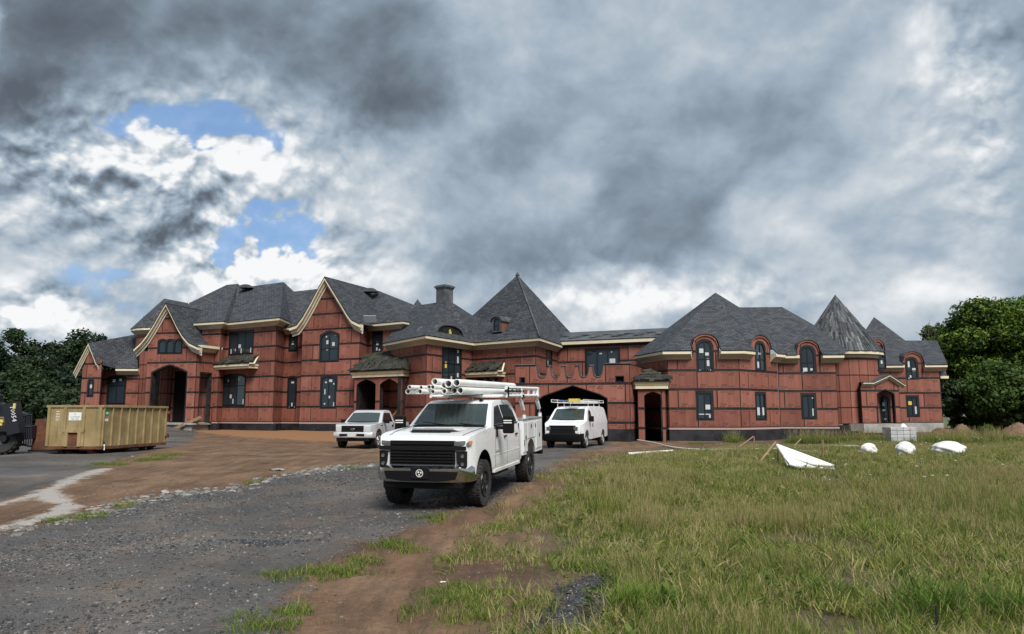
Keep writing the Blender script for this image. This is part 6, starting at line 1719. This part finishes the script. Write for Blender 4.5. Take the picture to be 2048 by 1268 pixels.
# ---------------------------------------------------------------- things in the grass
GS = 'wooden stakes in the meadow'
def stake(p0, p1, label, r=.035, m='lumber'):
    mb = MB(); mb.tube([p0, p1], r, 4); return tag(mb.build('stake', m), label, 'stake', GS)
def up(px, py0, py1, Y, label, **k):
    p = at(px, py1, Y); q = at(px, py0, Y); z = gz(p.x, Y); return stake((p.x, Y, z-.1), (q.x, Y, q.z), label, **k)
def lean(x0, y0, x1, y1, Y, label, dy=.3, **k):
    p, q = at(x0, y0, Y), at(x1, y1, Y+dy); p.z = gz(p.x, p.y)-.05; return stake(p, q, label, **k)
YS = 25.0
lean(1511, 928, 1552, 884, YS, 'leaning wooden stake at the left end of the white pipe pile', r=.045)
up(1556, 882, 928, YS+.1, 'upright wooden stake crossing the leaning one at the pipe pile')
lean(1466, 908, 1507, 873, 33.0, 'leaning wooden stake near the black foundation, farther back')
up(1508, 873, 893, 33.2, 'short upright stake beside the farther leaning stake')
up(1645, 879, 922, 27.0, 'upright wooden post right of the white pipe pile', r=.045)
lean(1584, 905, 1602, 878, 37.0, 'thin leaning stake among the white flowers behind the pile')
# pile of white pipes propped on the stakes
GW = 'white pipes piled in the meadow'
for i in range(22):
    row, k = divmod(i, 14); t = (k+.5*row)/13.5
    px0, py0 = 1553+24*t, 891+38*t; L_ = 1-.80*t
    p = at(px0, py0-2*row, YS-1.5*t); q = on_g(px0+118*L_, min(py0+50*L_, 941)); q.z = gz(q.x, q.y)+.06+.10*row; p.z = max(p.z, gz(p.x, p.y)+.06)
    pvc_pipe(p, q, .052, 'long white plastic pipe in the sloping pile propped on stakes in the meadow', GW)
# hose and a loose pipe
pts = [(1275, 880, 43), (1310, 886, 40), (1345, 897, 36), (1400, 904, 34), (1470, 906, 33.5), (1530, 900, 34.2), (1570, 898, 34.5), (1610, 904, 33), (1642, 913, 31)]
hp = []
for x, y, Y in pts: p = at(x, y, Y); p.z = max(p.z, gz(p.x, Y)+.05); hp.append(p)
sm = []
for i in range(len(hp)-1):
    for k in range(6):
        t = k/6; p0, p1, p2, p3 = hp[max(i-1, 0)], hp[i], hp[i+1], hp[min(i+2, len(hp)-1)]
        sm.append(.5*((2*p1)+(p2-p0)*t+(2*p0-5*p1+4*p2-p3)*t*t+(3*p1-p0-3*p2+p3)*t**3))
mat('hose', color=(.52,.50,.42), rough=.5)
mb = MB(); mb.tube(sm+[hp[-1]], .04, 8); tag(mb.build('conduit', 'hose', smooth=True), 'long pale flexible conduit snaking through the grass to the little porch', 'conduit')
p, q = on_g(1256, 914), on_g(1345, 907); p.z = gz(p.x, p.y)+.12; q.z = gz(q.x, q.y)+.12
pvc_pipe(p, q, .055, 'single white pipe lying at the meadow edge behind the truck', None)
# white sacks and wrapped blocks
mat('sack', worn((.60,.60,.58), (.70,.70,.69), 4, (.5,.7), c3=(.42,.42,.42), bumps=.3, bscale=14))
def sack(x0, x1, y0, y1, Y, label, seed, name='sack'):
    c = at((x0+x1)/2, y1, Y); wd = at(x1, y1, Y).x-at(x0, y1, Y).x; top = at((x0+x1)/2, y0, Y).z; g = gz(c.x, Y); h = max(top-g, .3)
    bm = bmesh.new(); bmesh.ops.create_icosphere(bm, subdivisions=4, radius=1); r_ = np.random.default_rng(seed); ph = r_.uniform(0, 6, 6)
    for v in bm.verts:
        x, y, z = v.co; k = 1+.10*math.sin(4*x+ph[0])*math.cos(5*z+ph[1])+.06*math.sin(9*y+ph[2])+.04*math.sin(13*z+8*x+ph[3])
        v.co = Vector((x*k*wd/2, y*k*wd*.42, (max(z, -.8)+.8)/1.8*h*(.94+.1*k)))
    me = bpy.data.meshes.new(name); bm.to_mesh(me); bm.free(); me.materials.append(MATS['sack']); me.polygons.foreach_set('use_smooth', [True]*len(me.polygons))
    o = bpy.data.objects.new(name, me); link(o); o.location = (c.x, Y, g-.02); tag(o, label, 'sack', 'white sacks in the meadow')
sack(1722, 1754, 886, 912, 30.5, 'white sack in the grass, leftmost of three, beside a yellow flower patch', 1)
sack(1794, 1829, 883, 914, 30.0, 'white printed sack in front of the wrapped block pallet', 2)
sack(1868, 1928, 882, 914, 30.2, 'large rounded white sack, rightmost of three near the dirt heap', 3)
Yp = 42.0; c = at(1800, 890, Yp); g = gz(c.x, Yp); rt = empty('block_pallet', (c.x, Yp, g), 'plastic wrapped pallet of grey blocks standing before the side entrance', 'pallet')
mat('blockgrey', worn((.36,.36,.37), (.46,.46,.47), 3, (.4,.6)))
mb = MB(); mb.box((c.x-.72, Yp-.5, g), (c.x+.72, Yp+.5, g+.12)); mb.build('pallet_base', 'lumber', rt)
for r_ in range(4):
    for k in range(4):
        mb = MB(); x = c.x-.70+k*.355; mb.box((x, Yp-.48, g+.13+r_*.2), (x+.34, Yp+.48, g+.315+r_*.2)); mb.build('block', 'blockgrey', rt, bevel=.012)
mb = MB(); mb.lathe([(.0, .2), (.12, .12), (.2, 0)], 8, 0, Matrix.Translation((c.x+.25, Yp, g+.93))); mb.build('wrap_knot', 'sack', rt)
# spoil heaps
def heap(px, py, Y, rx, h, label, m='heapdirt', seed=0):
    c = at(px, py, Y); g = gz(c.x, Y) if Y < 84 else 0; n = 26; mb_v = []; mb_f = []; r_ = np.random.default_rng(seed)
    for i in range(n+1):
        for j in range(n+1):
            x = (i/n*2-1); y = (j/n*2-1); rr = math.hypot(x, y); z = max(0, math.cos(min(rr, 1)*PI/2))**1.1
            z *= 1+.25*math.sin(5*x+seed)*math.cos(4*y)+.12*math.sin(11*x+7*y)+.06*r_.normal()
            mb_v.append((c.x+x*rx, Y+y*rx*.8, g-.05+h*z))
    for i in range(n):
        for j in range(n): a = i*(n+1)+j; mb_f.append((a, a+n+1, a+n+2, a+1))
    me = bpy.data.meshes.new('dirt_heap'); me.from_pydata(mb_v, [], mb_f); me.materials.append(MATS[m]); me.polygons.foreach_set('use_smooth', [True]*len(me.polygons))
    o = bpy.data.objects.new('dirt_heap', me); link(o); tag(o, label, 'dirt heap', 'spoil heaps by the right trees')
mat('heapdirt', worn((.10,.055,.034), (.17,.10,.062), 2.5, (.85,.95), bumps=.8, bscale=9))
heap(1922, 888, 50, 1.5, .75, 'orange dirt heap right of the house corner', seed=1); heap(2040, 888, 50, 1.9, .8, 'dirt heap with rubble at the right picture edge', seed=2)
heap(1890, 886, 58, 1.2, .45, 'low brown dirt heap touching the yellow machine arm', seed=4)
mb = MB(); a = at(1896, 868, 57); mb.tube([(a.x-.15, 57, gz(a.x, 57)), (a.x-.1, 57, a.z-.3), (a.x-.35, 57, a.z)], .10, 6); mb.cbox((a.x-.4, 57, a.z-.1), (.5, .5, .25)); tag(mb.build('machine_arm', 'hi_yellow'), 'yellow machine arm standing at the right house corner', 'machine')
# concrete footing block in the meadow, rebar stake, litter
p = at(1690, 905, 38); mb = MB(); mb.box((at(1650, 905, 38).x, 37.8, gz(p.x, 38)-.1), (at(1715, 905, 38).x, 38.2, at(1690, 890, 38).z)); tag(mb.build('footing', 'concrete', bevel=.02), 'low grey concrete footing behind the upright post in the meadow', 'footing')
p = on_g(1873, 1300); mb = MB(); q = at(1873, 1211, p.y)
mb.tube([(p.x, p.y, gz(p.x, p.y)-.1), (q.x, p.y, q.z)], .010, 6)
for k in range(14): mb.tube([(p.x, p.y, gz(p.x, p.y)+.03*k), (p.x, p.y, gz(p.x, p.y)+.03*k+.008)], .0125, 6)
tag(mb.build('rebar_stake', 'tape'), 'dark rebar stake at the bottom edge of the meadow', 'stake')
for i, (x, y, lab) in enumerate(((1205, 1083, 'white scrap lying on dirt right of the front tyre'), (1783, 992, 'pale scrap on a weedy mound in the meadow'), (265, 912, 'small white stone on the gravel by the dumpster'), (885, 1165, 'pale stone chip on the brown dirt foreground'))):
    p = on_g(x, y); o = bpy.data.objects.new('litter', rock_mesh(70+i, 'signwhite')); link(o); o.location = (p.x, p.y, gz(p.x, p.y)+.012); o.scale = (.05, .03, .02); tag(o, lab, 'litter')
p = on_g(555, 943); o = bpy.data.objects.new('flat_stone', rock_mesh(77, 'stone_pale')); link(o); o.location = (p.x, p.y, gz(p.x, p.y)+.03); o.scale = (.30, .16, .09); tag(o, 'flat grey stone lying on the brown dirt left of the pickup', 'stone')

# ---------------------------------------------------------------- grass
def leafmat(name, cols, transl=.42, rough=.7):
    m = bpy.data.materials.new(name); m.use_nodes = True; G = NG(m.node_tree); b = m.node_tree.nodes['Principled BSDF']; out = m.node_tree.nodes['Material Output']
    r = G.n('ShaderNodeObjectInfo').outputs['Random']; rv = G.attr('tone')
    c = G.ramp(G.m('FRACT', G.m('ADD', r, G.m('MULTIPLY', rv, .55))), cols)
    G.put(b.inputs['Base Color'], c); b.inputs['Roughness'].default_value = rough; b.inputs['Specular IOR Level'].default_value = .25
    t = G.n('ShaderNodeBsdfTranslucent'); G.put(t.inputs[0], c); mx = G.n('ShaderNodeMixShader'); mx.inputs[0].default_value = transl
    G.L.new(b.outputs[0], mx.inputs[1]); G.L.new(t.outputs[0], mx.inputs[2]); G.L.new(mx.outputs[0], out.inputs[0]); MATS[name] = m; return m
leafmat('grass_green', [(0, (.050,.086,.014)), (.4, (.125,.175,.030)), (.75, (.205,.245,.050)), (1, (.32,.32,.09))])
leafmat('grass_dry', [(0, (.19,.18,.055)), (.4, (.34,.29,.125)), (.8, (.48,.41,.22)), (1, (.26,.27,.08))])
leafmat('grass_lush', [(0, (.048,.100,.013)), (.5, (.115,.190,.028)), (1, (.21,.275,.05))])
def tuft(seed, n, h, spread, width, bend, m, seedheads=0):
    r_ = random.Random(seed); v = []; f = []; tone = []
    for i in range(n):
        a = r_.uniform(0, 6.283); rr = spread*math.sqrt(r_.random()); x0, y0 = rr*math.cos(a), rr*math.sin(a)
        hh = h*r_.uniform(.45, 1.0); b = bend*r_.uniform(.2, 1.2)*hh; d = r_.uniform(0, 6.283); w = width*r_.uniform(.6, 1.2)
        px_, py_ = -math.sin(d+r_.uniform(-1, 1)), math.cos(d); k = len(v); tn = r_.random()
        for j in range(4):
            t = j/3; cx = x0+math.cos(d)*b*t*t; cy = y0+math.sin(d)*b*t*t; cz = hh*(t-.18*t*t*min(1, bend)); ww = w*(1-t)**.7 if j < 3 else 0
            if j < 3: v += [(cx-px_*ww, cy-py_*ww, cz), (cx+px_*ww, cy+py_*ww, cz)]
            else: v += [(cx, cy, cz)]
        f += [(k, k+1, k+3, k+2), (k+2, k+3, k+5, k+4), (k+4, k+5, k+6)]; tone += [tn]*7
        if i < seedheads:
            k = len(v); sx, sy, sz = v[-1]; s_ = .006
            v += [(sx-s_, sy, sz-.09), (sx+s_, sy, sz-.09), (sx+s_*.4, sy, sz+.03), (sx, sy-s_, sz-.09), (sx, sy+s_, sz-.09), (sx, sy+s_*.4, sz+.03)]
            f += [(k, k+1, k+2), (k+3, k+4, k+5)]; tone += [tn]*6
    me = bpy.data.meshes.new('tuft'); me.from_pydata(v, [], f); me.materials.append(MATS[m])
    a = me.attributes.new('tone', 'FLOAT', 'POINT'); a.data.foreach_set('value', tone); return me
TALL = [tuft(1, 26, .46, .16, .005, .55, 'grass_green'), tuft(2, 26, .52, .18, .0030, .45, 'grass_dry', 9), tuft(3, 24, .40, .16, .0055, .7, 'grass_green'), tuft(4, 22, .62, .17, .0028, .35, 'grass_dry', 12), tuft(5, 26, .36, .17, .006, .8, 'grass_lush')]
LOW = [tuft(11, 26, .13, .13, .004, 1.1, 'grass_green'), tuft(12, 24, .10, .14, .004, 1.3, 'grass_lush'), tuft(13, 22, .15, .12, .004, .9, 'grass_dry')]
LUSH = [tuft(21, 40, .50, .13, .0095, .95, 'grass_lush'), tuft(22, 34, .42, .14, .009, 1.1, 'grass_lush')]
TALLZ = gp_([(1180, 1010), (1215, 955), (1240, 925), (1330, 908), (1500, 896), (1700, 890), (2060, 886), (3000, 884), (3000, 1080), (2100, 1085), (1900, 1075), (1700, 1060), (1450, 1070), (1300, 1075), (1215, 1070)])
PILE = gp_([(1530, 975), (1705, 975), (1690, 925), (1545, 898)])
def t_test(x, y): return (sdf(PILE, x, y) < 0) & (sdf(TALLZ, x, y) > .55*lump(x, y, .8, 1.)) & ((lump(x, y, 1.6, 5.) > -.95) | (rng.random(x.shape) < .2))
X, Y = drop(66000, (1, 40), (8.2, 47.0), t_test, 1.25)
dens = np.clip(22/(Y+2), .25, 1); k = rng.random(len(X)) < dens*.95; X, Y = X[k], Y[k]
s_ = (.65+.6*rng.random(len(X)))*(1-.42*sstep(16, 26, Y))*(.72+.38*np.tanh(lump(X, Y, .7, 3.)*1.3)); sx = (.8+.4*rng.random(len(X)))*(1+.022*np.clip(Y-10, 0, 40))
dry = (lump(X, Y, .5, 2.)+.5*rng.normal(size=len(X)) > .42); pick = np.where(dry, rng.choice([1, 3, 3, 1, 0], len(X)), rng.choice([0, 2, 4, 0, 1], len(X)))
scatter('tall_grass', on_ground(X, Y, -.01), np.stack([sx, sx, s_], 1), rng.uniform(0, 6.28, len(X)), TALL, pick, 'tall green and straw coloured meadow grass')
# green weeds along the foundation
X, Y = drop(12000, (13, 34), (36, 46.5), lambda x, y: (np.abs(y-(44.5-.12*(x-14)+1.2*lump(x, y, .4, 1.))) < 1.6) & (lump(x, y, .8, .3) > -.35)); X, Y = X[:1500], Y[:1500]
scatter('foundation_weeds', on_ground(X, Y, -.02), (.9+.9*rng.random(len(X)))*1.05, rng.uniform(0, 6.28, len(X)), TALL, rng.choice([0, 2, 4, 4, 3], len(X)), 'tall green weeds along the black foundation at right')
# shorter trampled grass in front and at the edges
def l_test(x, y):
    g = sdf(GRASS, x, y); return (rng.random(x.shape) < sstep(-1.5, 1.1, g+.55*lump(x, y, 1.1, .5))**1.5) & ((lump(x, y, 1.5, 2.2) > -.35) | (rng.random(x.shape) < .15)) & ~(np.max([sdf(p, x, y) for p in dark], 0) > .05)
X, Y = drop(42000, (-1, 24), (4.7, 32), l_test, 1.5)
k = rng.random(len(X)) < np.clip(13/(Y+1), .2, 1); X, Y = X[k], Y[k]
s_ = (.7+.8*rng.random(len(X)))*(1+.35*np.clip(sdf(GRASS, X, Y), 0, 3)/3); flat = rng.normal(size=(len(X), 2))*.25
scatter('short_grass', on_ground(X, Y, -.005), s_*1.25, rng.uniform(0, 6.28, len(X)), LOW, rng.choice([0, 0, 1, 2, 2], len(X)), 'short patchy grass growing over the dirt', tilt=flat)
# longer weedy grass in the near right corner
def w_test(x, y): return (sdf(GRASS, x, y) > 1.2) & (lump(x, y, 1.0, 4.) > -.15)
X, Y = drop(11000, (1.2, 11.5), (4.4, 10.5), w_test)
s_ = (.5+.6*rng.random(len(X)))*(.75+.35*np.tanh(lump(X, Y, 1.3, .4))); scatter('rough_grass', on_ground(X, Y, -.01), s_, rng.uniform(0, 6.28, len(X)), TALL, rng.choice([0, 2, 4, 4, 0, 1], len(X)), 'rough weedy grass in the near right corner', tilt=rng.normal(size=(len(X), 2))*.22)
# scattered weeds on the drive edge and dirt
spots = [(180, 1035, .4), (107, 1046, .3), (250, 1012, .4), (510, 965, .4), (650, 1140, .55), (690, 1142, .4), (560, 1150, .35), (530, 1248, .55), (590, 1218, .3), (780, 1090, .5), (730, 1120, .35), (905, 1115, .3),
         (915, 1190, .5), (880, 1215, .5), (960, 1190, .4), (300, 918, .9), (215, 928, .8), (330, 912, .8), (700, 938, .5), (870, 1040, .5), (990, 1060, .5), (1240, 878, .8), (1400, 888, .9), (1260, 876, .6), (945, 1240, .4), (800, 1100, .3)]
PX, PY = [], []
for (x, y, r) in spots:
    c = on_g(x, y); n = int(26*r*r*4)+4; PX += list(rng.normal(c.x, r*.38, n)); PY += list(rng.normal(c.y, r*.42, n))
PX, PY = np.array(PX), np.array(PY)
scatter('weeds', on_ground(PX, PY), .5+.9*rng.random(len(PX)), rng.uniform(0, 6.28, len(PX)), LOW[:2], rng.integers(0, 2, len(PX)), 'low green weeds dotted over dirt and gravel')
# broad leaved weeds among the grass
leafmat('weed_leaf', [(0, (.06,.10,.02)), (.5, (.11,.16,.03)), (1, (.17,.21,.05))])
def weed(seed):
    r_ = random.Random(seed); v = []; f = []; tone = []
    for i in range(16):
        a = r_.uniform(0, 6.283); zz = r_.uniform(.03, .36); L = r_.uniform(.07, .16); w = L*.28; el = r_.uniform(-.2, .7); d = Vector((math.cos(a)*math.cos(el), math.sin(a)*math.cos(el), math.sin(el))); u = Vector((-math.sin(a), math.cos(a), 0))
        b = Vector((0, 0, zz)); k = len(v); v += [tuple(b), tuple(b+d*L*.45+u*w), tuple(b+d*L), tuple(b+d*L*.45-u*w)]; f += [(k, k+1, k+2, k+3)]; tone += [r_.random()]*4
    me = bpy.data.meshes.new('weed'); me.from_pydata(v, [], f); me.materials.append(MATS['weed_leaf']); a = me.attributes.new('tone', 'FLOAT', 'POINT'); a.data.foreach_set('value', tone); return me
WEED = [weed(i) for i in range(3)]
X, Y = drop(9000, (0, 26), (4.7, 34), lambda x, y: (sdf(GRASS, x, y) > .6) & (lump(x, y, .9, 6.) > .15), 1.1); X, Y = X[:420], Y[:420]
scatter('broadleaf_weeds', on_ground(X, Y), .35+.5*rng.random(len(X)), rng.uniform(0, 6.28, len(X)), WEED, rng.integers(0, 3, len(X)), 'dark broad leaved weeds scattered through the grass')
# three large clumps of broad grass, countable
def clump(px, py, n, r, s, label):
    c = on_g(px, py); P = [(c.x+rng.normal()*r, c.y+rng.normal()*r) for _ in range(n)]
    mb_v = []; mb_f = []; tn = []
    for (x, y) in P:
        me = random.choice(LUSH); a = random.uniform(0, 6.28); k = s*random.uniform(.7, 1.2); b = len(mb_v)
        M = Matrix.Translation((x, y, gz(x, y)-.01)) @ Matrix.Rotation(a, 4, 'Z') @ Matrix.Scale(k, 4)
        mb_v += [tuple(M @ v.co) for v in me.vertices]; mb_f += [[b+i for i in p.vertices] for p in me.polygons]; tn += [d.value for d in me.attributes['tone'].data]
    me = bpy.data.meshes.new('grass_clump'); me.from_pydata(mb_v, [], mb_f); me.materials.append(MATS['grass_lush'])
    a = me.attributes.new('tone', 'FLOAT', 'POINT'); a.data.foreach_set('value', tn)
    o = bpy.data.objects.new('grass_clump', me); link(o); tag(o, label, 'grass', 'broad leaved grass clumps'); return o
clump(1285, 1228, 26, .20, .85, 'broad bladed bright grass clump beside the dark stone spill at bottom centre')
clump(1655, 1190, 10, .16, .7, 'small upright grass clump left of the rebar stake')
clump(1930, 1235, 30, .34, 1.15, 'tall leafy weed clump in the bottom right corner')
clump(1775, 1075, 9, .2, .8, 'dark green grass clump in the middle of the meadow')
# wild flowers
fm = MB(); fm.tube([(0, 0, 0), (.01, 0, .45), (0, .02, .8)], .004, 3, 1)
for i in range(9): fm.lathe([(.0, .012), (.022, .006), (.0, 0)], 5, 0, Matrix.Translation((.035*math.cos(i*2.4)*math.sqrt(i)*.5, .035*math.sin(i*2.4)*math.sqrt(i)*.5, .8-.004*i)))
mat('petal', color=(.72,.71,.62), rough=.7)
me = fm.mesh('flower'); me.materials.append(MATS['petal']); me.materials.append(MATS['grass_green'])
FX, FY = drop(500, (6, 32), (17, 46), lambda x, y: sdf(TALLZ, x, y) > .3); FX, FY = FX[:120], FY[:120]
scatter('wildflowers', on_ground(FX, FY), .38+.3*rng.random(len(FX)), rng.uniform(0, 6.28, len(FX)), [me], np.zeros(len(FX), int), 'white wild carrot flowers sprinkled through the tall grass')

# ---------------------------------------------------------------- trees
leafmat('leaf_bright', [(0, (.028,.062,.010)), (.35, (.088,.148,.020)), (.7, (.145,.212,.030)), (1, (.20,.265,.045))], .3, .6)
leafmat('leaf_mid', [(0, (.020,.046,.012)), (.5, (.048,.090,.018)), (1, (.090,.14,.028))], .3, .6)
leafmat('leaf_dark', [(0, (.010,.024,.012)), (.5, (.018,.038,.016)), (1, (.034,.058,.020))], .2, .65)  # backlit, shaded look of these trees put into the leaf colour
mat('bark', worn((.045,.036,.028), (.085,.07,.055), 3, (.8,.95), bumps=.6, bscale=12))
def tree(name, x, y, h, rx, seed, m, label, group, nleaf=16000, leaf=.30, base=.22, cat='tree', lobes=26, parent=None, zoff=0., top=1.0):
    r_ = np.random.default_rng(seed); z0 = gz(x, y) if y < 84 else 0.
    root = empty(name, (x, y, z0), label, cat, group)
    mb = MB(); pr = random.Random(seed); th = h*.62; tr = .018*h+.08
    mb.tube([(x, y, z0-.2), (x+pr.uniform(-.2, .2), y, z0+th*.35), (x+pr.uniform(-.4, .4), y+pr.uniform(-.4, .4), z0+th)], [tr*1.2, tr*.8, tr*.3], 8)
    cz = z0+h*(base+(1-base)/2); hz = h*(1-base)/2
    C = []
    for i in range(lobes):
        a = r_.uniform(0, 2*PI); u = r_.uniform(-.85, 1.0); rr = math.sqrt(max(.05, 1-u*u))*r_.uniform(.45, .86)
        wd = 1.0 if u < .2 else (1-.25*(u-.2))
        p = np.array([x+math.cos(a)*rx*rr*wd, y+math.sin(a)*rx*rr*wd, cz+u*hz*.84]); C.append((p, rx*r_.uniform(.22, .40)))
    for p, _ in C[:max(5, lobes//3)]: mb.tube([(x, y, z0+th*pr.uniform(.3, .8)), tuple((np.array([x, y, z0+th])+p)/2+np.array([0, 0, -.3])), tuple(p)], [tr*.35, tr*.22, .03], 5)
    mb.build('trunk', 'bark', root, smooth=True)
    w = np.array([c[1]**2 for c in C]); w /= w.sum(); pickc = r_.choice(len(C), nleaf, p=w)
    P = np.array([c[0] for c in C])[pickc]; Rr = np.array([c[1] for c in C])[pickc]
    d = r_.normal(size=(nleaf, 3)); d /= np.linalg.norm(d, axis=1)[:, None]
    # twig clumps on each bough: points gather round a few hundred centres
    rad = Rr*(.45+.85*r_.random(nleaf)**.75); ctr = P+d*rad[:, None]*np.array([1.1, 1.1, .8])
    q = np.round(ctr/(leaf*2.6)); hsh = np.sin(q @ np.array([12.9, 78.2, 37.7]))*43758.5; hsh -= np.floor(hsh)
    ctr = ctr+r_.normal(size=ctr.shape)*leaf*.35; keep = hsh > .22; ctr, d, hsh = ctr[keep], d[keep], hsh[keep]; n = len(ctr)
    nrm = d*.6+r_.normal(size=(n, 3))*.6+np.array([0, 0, .45]); nrm /= np.linalg.norm(nrm, axis=1)[:, None]
    t1 = np.cross(nrm, r_.normal(size=(n, 3))); t1 /= np.linalg.norm(t1, axis=1)[:, None]; t2 = np.cross(nrm, t1)
    s_ = leaf*(.55+.7*r_.random(n)); a = t1*s_[:, None]; b = t2*(s_*.62)[:, None]; dr = nrm*(s_*.22)[:, None]
    V = np.stack([ctr-a-dr, ctr-b*.9, ctr+a-dr, ctr+b*.9], 1).reshape(-1, 3); F = np.arange(4*n).reshape(n, 4)
    me = bpy.data.meshes.new('crown'); me.vertices.add(4*n); me.vertices.foreach_set('co', V.astype(np.float32).ravel()); me.loops.add(4*n); me.loops.foreach_set('vertex_index', F.ravel().astype(np.int32))
    me.polygons.add(n); me.polygons.foreach_set('loop_start', np.arange(0, 4*n, 4, dtype=np.int32)); me.polygons.foreach_set('loop_total', np.full(n, 4, np.int32)); me.update(); me.validate()
    tn = np.repeat((hsh*.6+.4*r_.random(n)), 4); at_ = me.attributes.new('tone', 'FLOAT', 'POINT'); at_.data.foreach_set('value', tn.astype(np.float32))
    me.materials.append(MATS[m]); o = bpy.data.objects.new('crown', me); link(o, root); return root
def ht(px, py, Y): return at(px, py, Y).z
# big trees at the right-hand side
def ptree(name, px, Y, ytop, rx, seed, m, label, group, **k):
    x = at(px, 830, Y).x; tree(name, x, Y, ht(px, ytop, Y)-.1, rx, seed, m, label, group, **k)
GR = 'trees right of the house'; GL = 'trees behind the left end of the house'
ptree('broadleaf_tree', 1986, 74, 598, 4.5, 3, 'leaf_bright', 'largest bright green tree right of the house, rounded top against the sky', GR, nleaf=70000, leaf=.20, base=.04, lobes=60)
ptree('broadleaf_tree', 2066, 72, 606, 4.6, 5, 'leaf_bright', 'bright green tree cut by the right picture edge', GR, nleaf=46000, leaf=.20, base=.04, lobes=44)
ptree('broadleaf_tree', 1938, 80, 672, 2.9, 7, 'leaf_mid', 'lower tree touching the house end, beneath the tallest crown', GR, nleaf=24000, leaf=.20, base=.04, lobes=26)
ptree('broadleaf_tree', 2005, 66, 742, 3.4, 9, 'leaf_mid', 'short dark tree at the foot of the largest right tree', GR, nleaf=30000, leaf=.20, base=.0, lobes=30)
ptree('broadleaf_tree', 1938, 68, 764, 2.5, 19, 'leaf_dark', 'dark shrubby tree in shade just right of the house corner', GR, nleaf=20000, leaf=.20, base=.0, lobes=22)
ptree('broadleaf_tree', 1878, 92, 652, 3.2, 11, 'leaf_mid', 'thin topped tree peeping over the grey roof at right', GR, nleaf=7000, leaf=.26, base=.3, lobes=16)
mb = MB(); bx = at(1862, 700, 90); pr = random.Random(5)
for i in range(16):
    p = bx+Vector((pr.uniform(-.3, .3), 0, pr.uniform(-2, 1.0))); q = p+Vector((pr.uniform(-1.8, 1.8), pr.uniform(-.8, .8), pr.uniform(1.0, 3.2)))
    mb.tube([p, p.lerp(q, .5)+Vector((pr.uniform(-.2, .2), 0, .1)), q], [.05, .035, .012], 4)
mb.tube([(bx.x, bx.y, 0), bx+Vector((0, 0, 1.2))], [.22, .06], 6); o = mb.build('bare_tree', 'bark'); tag(o, 'leafless grey tree behind the roof at far right', 'tree')
# wood behind the left end
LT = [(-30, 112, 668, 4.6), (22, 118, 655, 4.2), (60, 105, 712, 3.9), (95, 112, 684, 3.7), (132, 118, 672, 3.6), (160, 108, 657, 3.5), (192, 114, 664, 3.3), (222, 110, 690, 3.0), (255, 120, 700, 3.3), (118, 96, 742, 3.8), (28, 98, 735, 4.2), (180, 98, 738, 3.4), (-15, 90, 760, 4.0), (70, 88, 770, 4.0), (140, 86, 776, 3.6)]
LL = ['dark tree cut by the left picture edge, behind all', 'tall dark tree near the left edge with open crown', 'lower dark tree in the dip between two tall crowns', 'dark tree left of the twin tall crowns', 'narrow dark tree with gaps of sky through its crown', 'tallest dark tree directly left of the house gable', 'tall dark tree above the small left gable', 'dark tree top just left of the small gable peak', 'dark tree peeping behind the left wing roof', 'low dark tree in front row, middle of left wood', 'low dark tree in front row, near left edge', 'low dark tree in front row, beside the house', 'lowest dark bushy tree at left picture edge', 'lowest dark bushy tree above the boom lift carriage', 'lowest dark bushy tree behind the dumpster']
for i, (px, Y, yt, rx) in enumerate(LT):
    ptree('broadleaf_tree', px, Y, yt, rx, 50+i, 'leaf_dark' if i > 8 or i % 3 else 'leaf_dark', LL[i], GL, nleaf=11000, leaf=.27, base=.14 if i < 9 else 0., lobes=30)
# small shrub by the spoil heap
tree('shrub', at(1983, 880, 50).x, 50, ht(1983, 862, 50)+.3, .7, 90, 'leaf_bright', 'small green sapling beside the dirt heaps at right', None, nleaf=900, leaf=.10, base=0., cat='shrub', lobes=8)
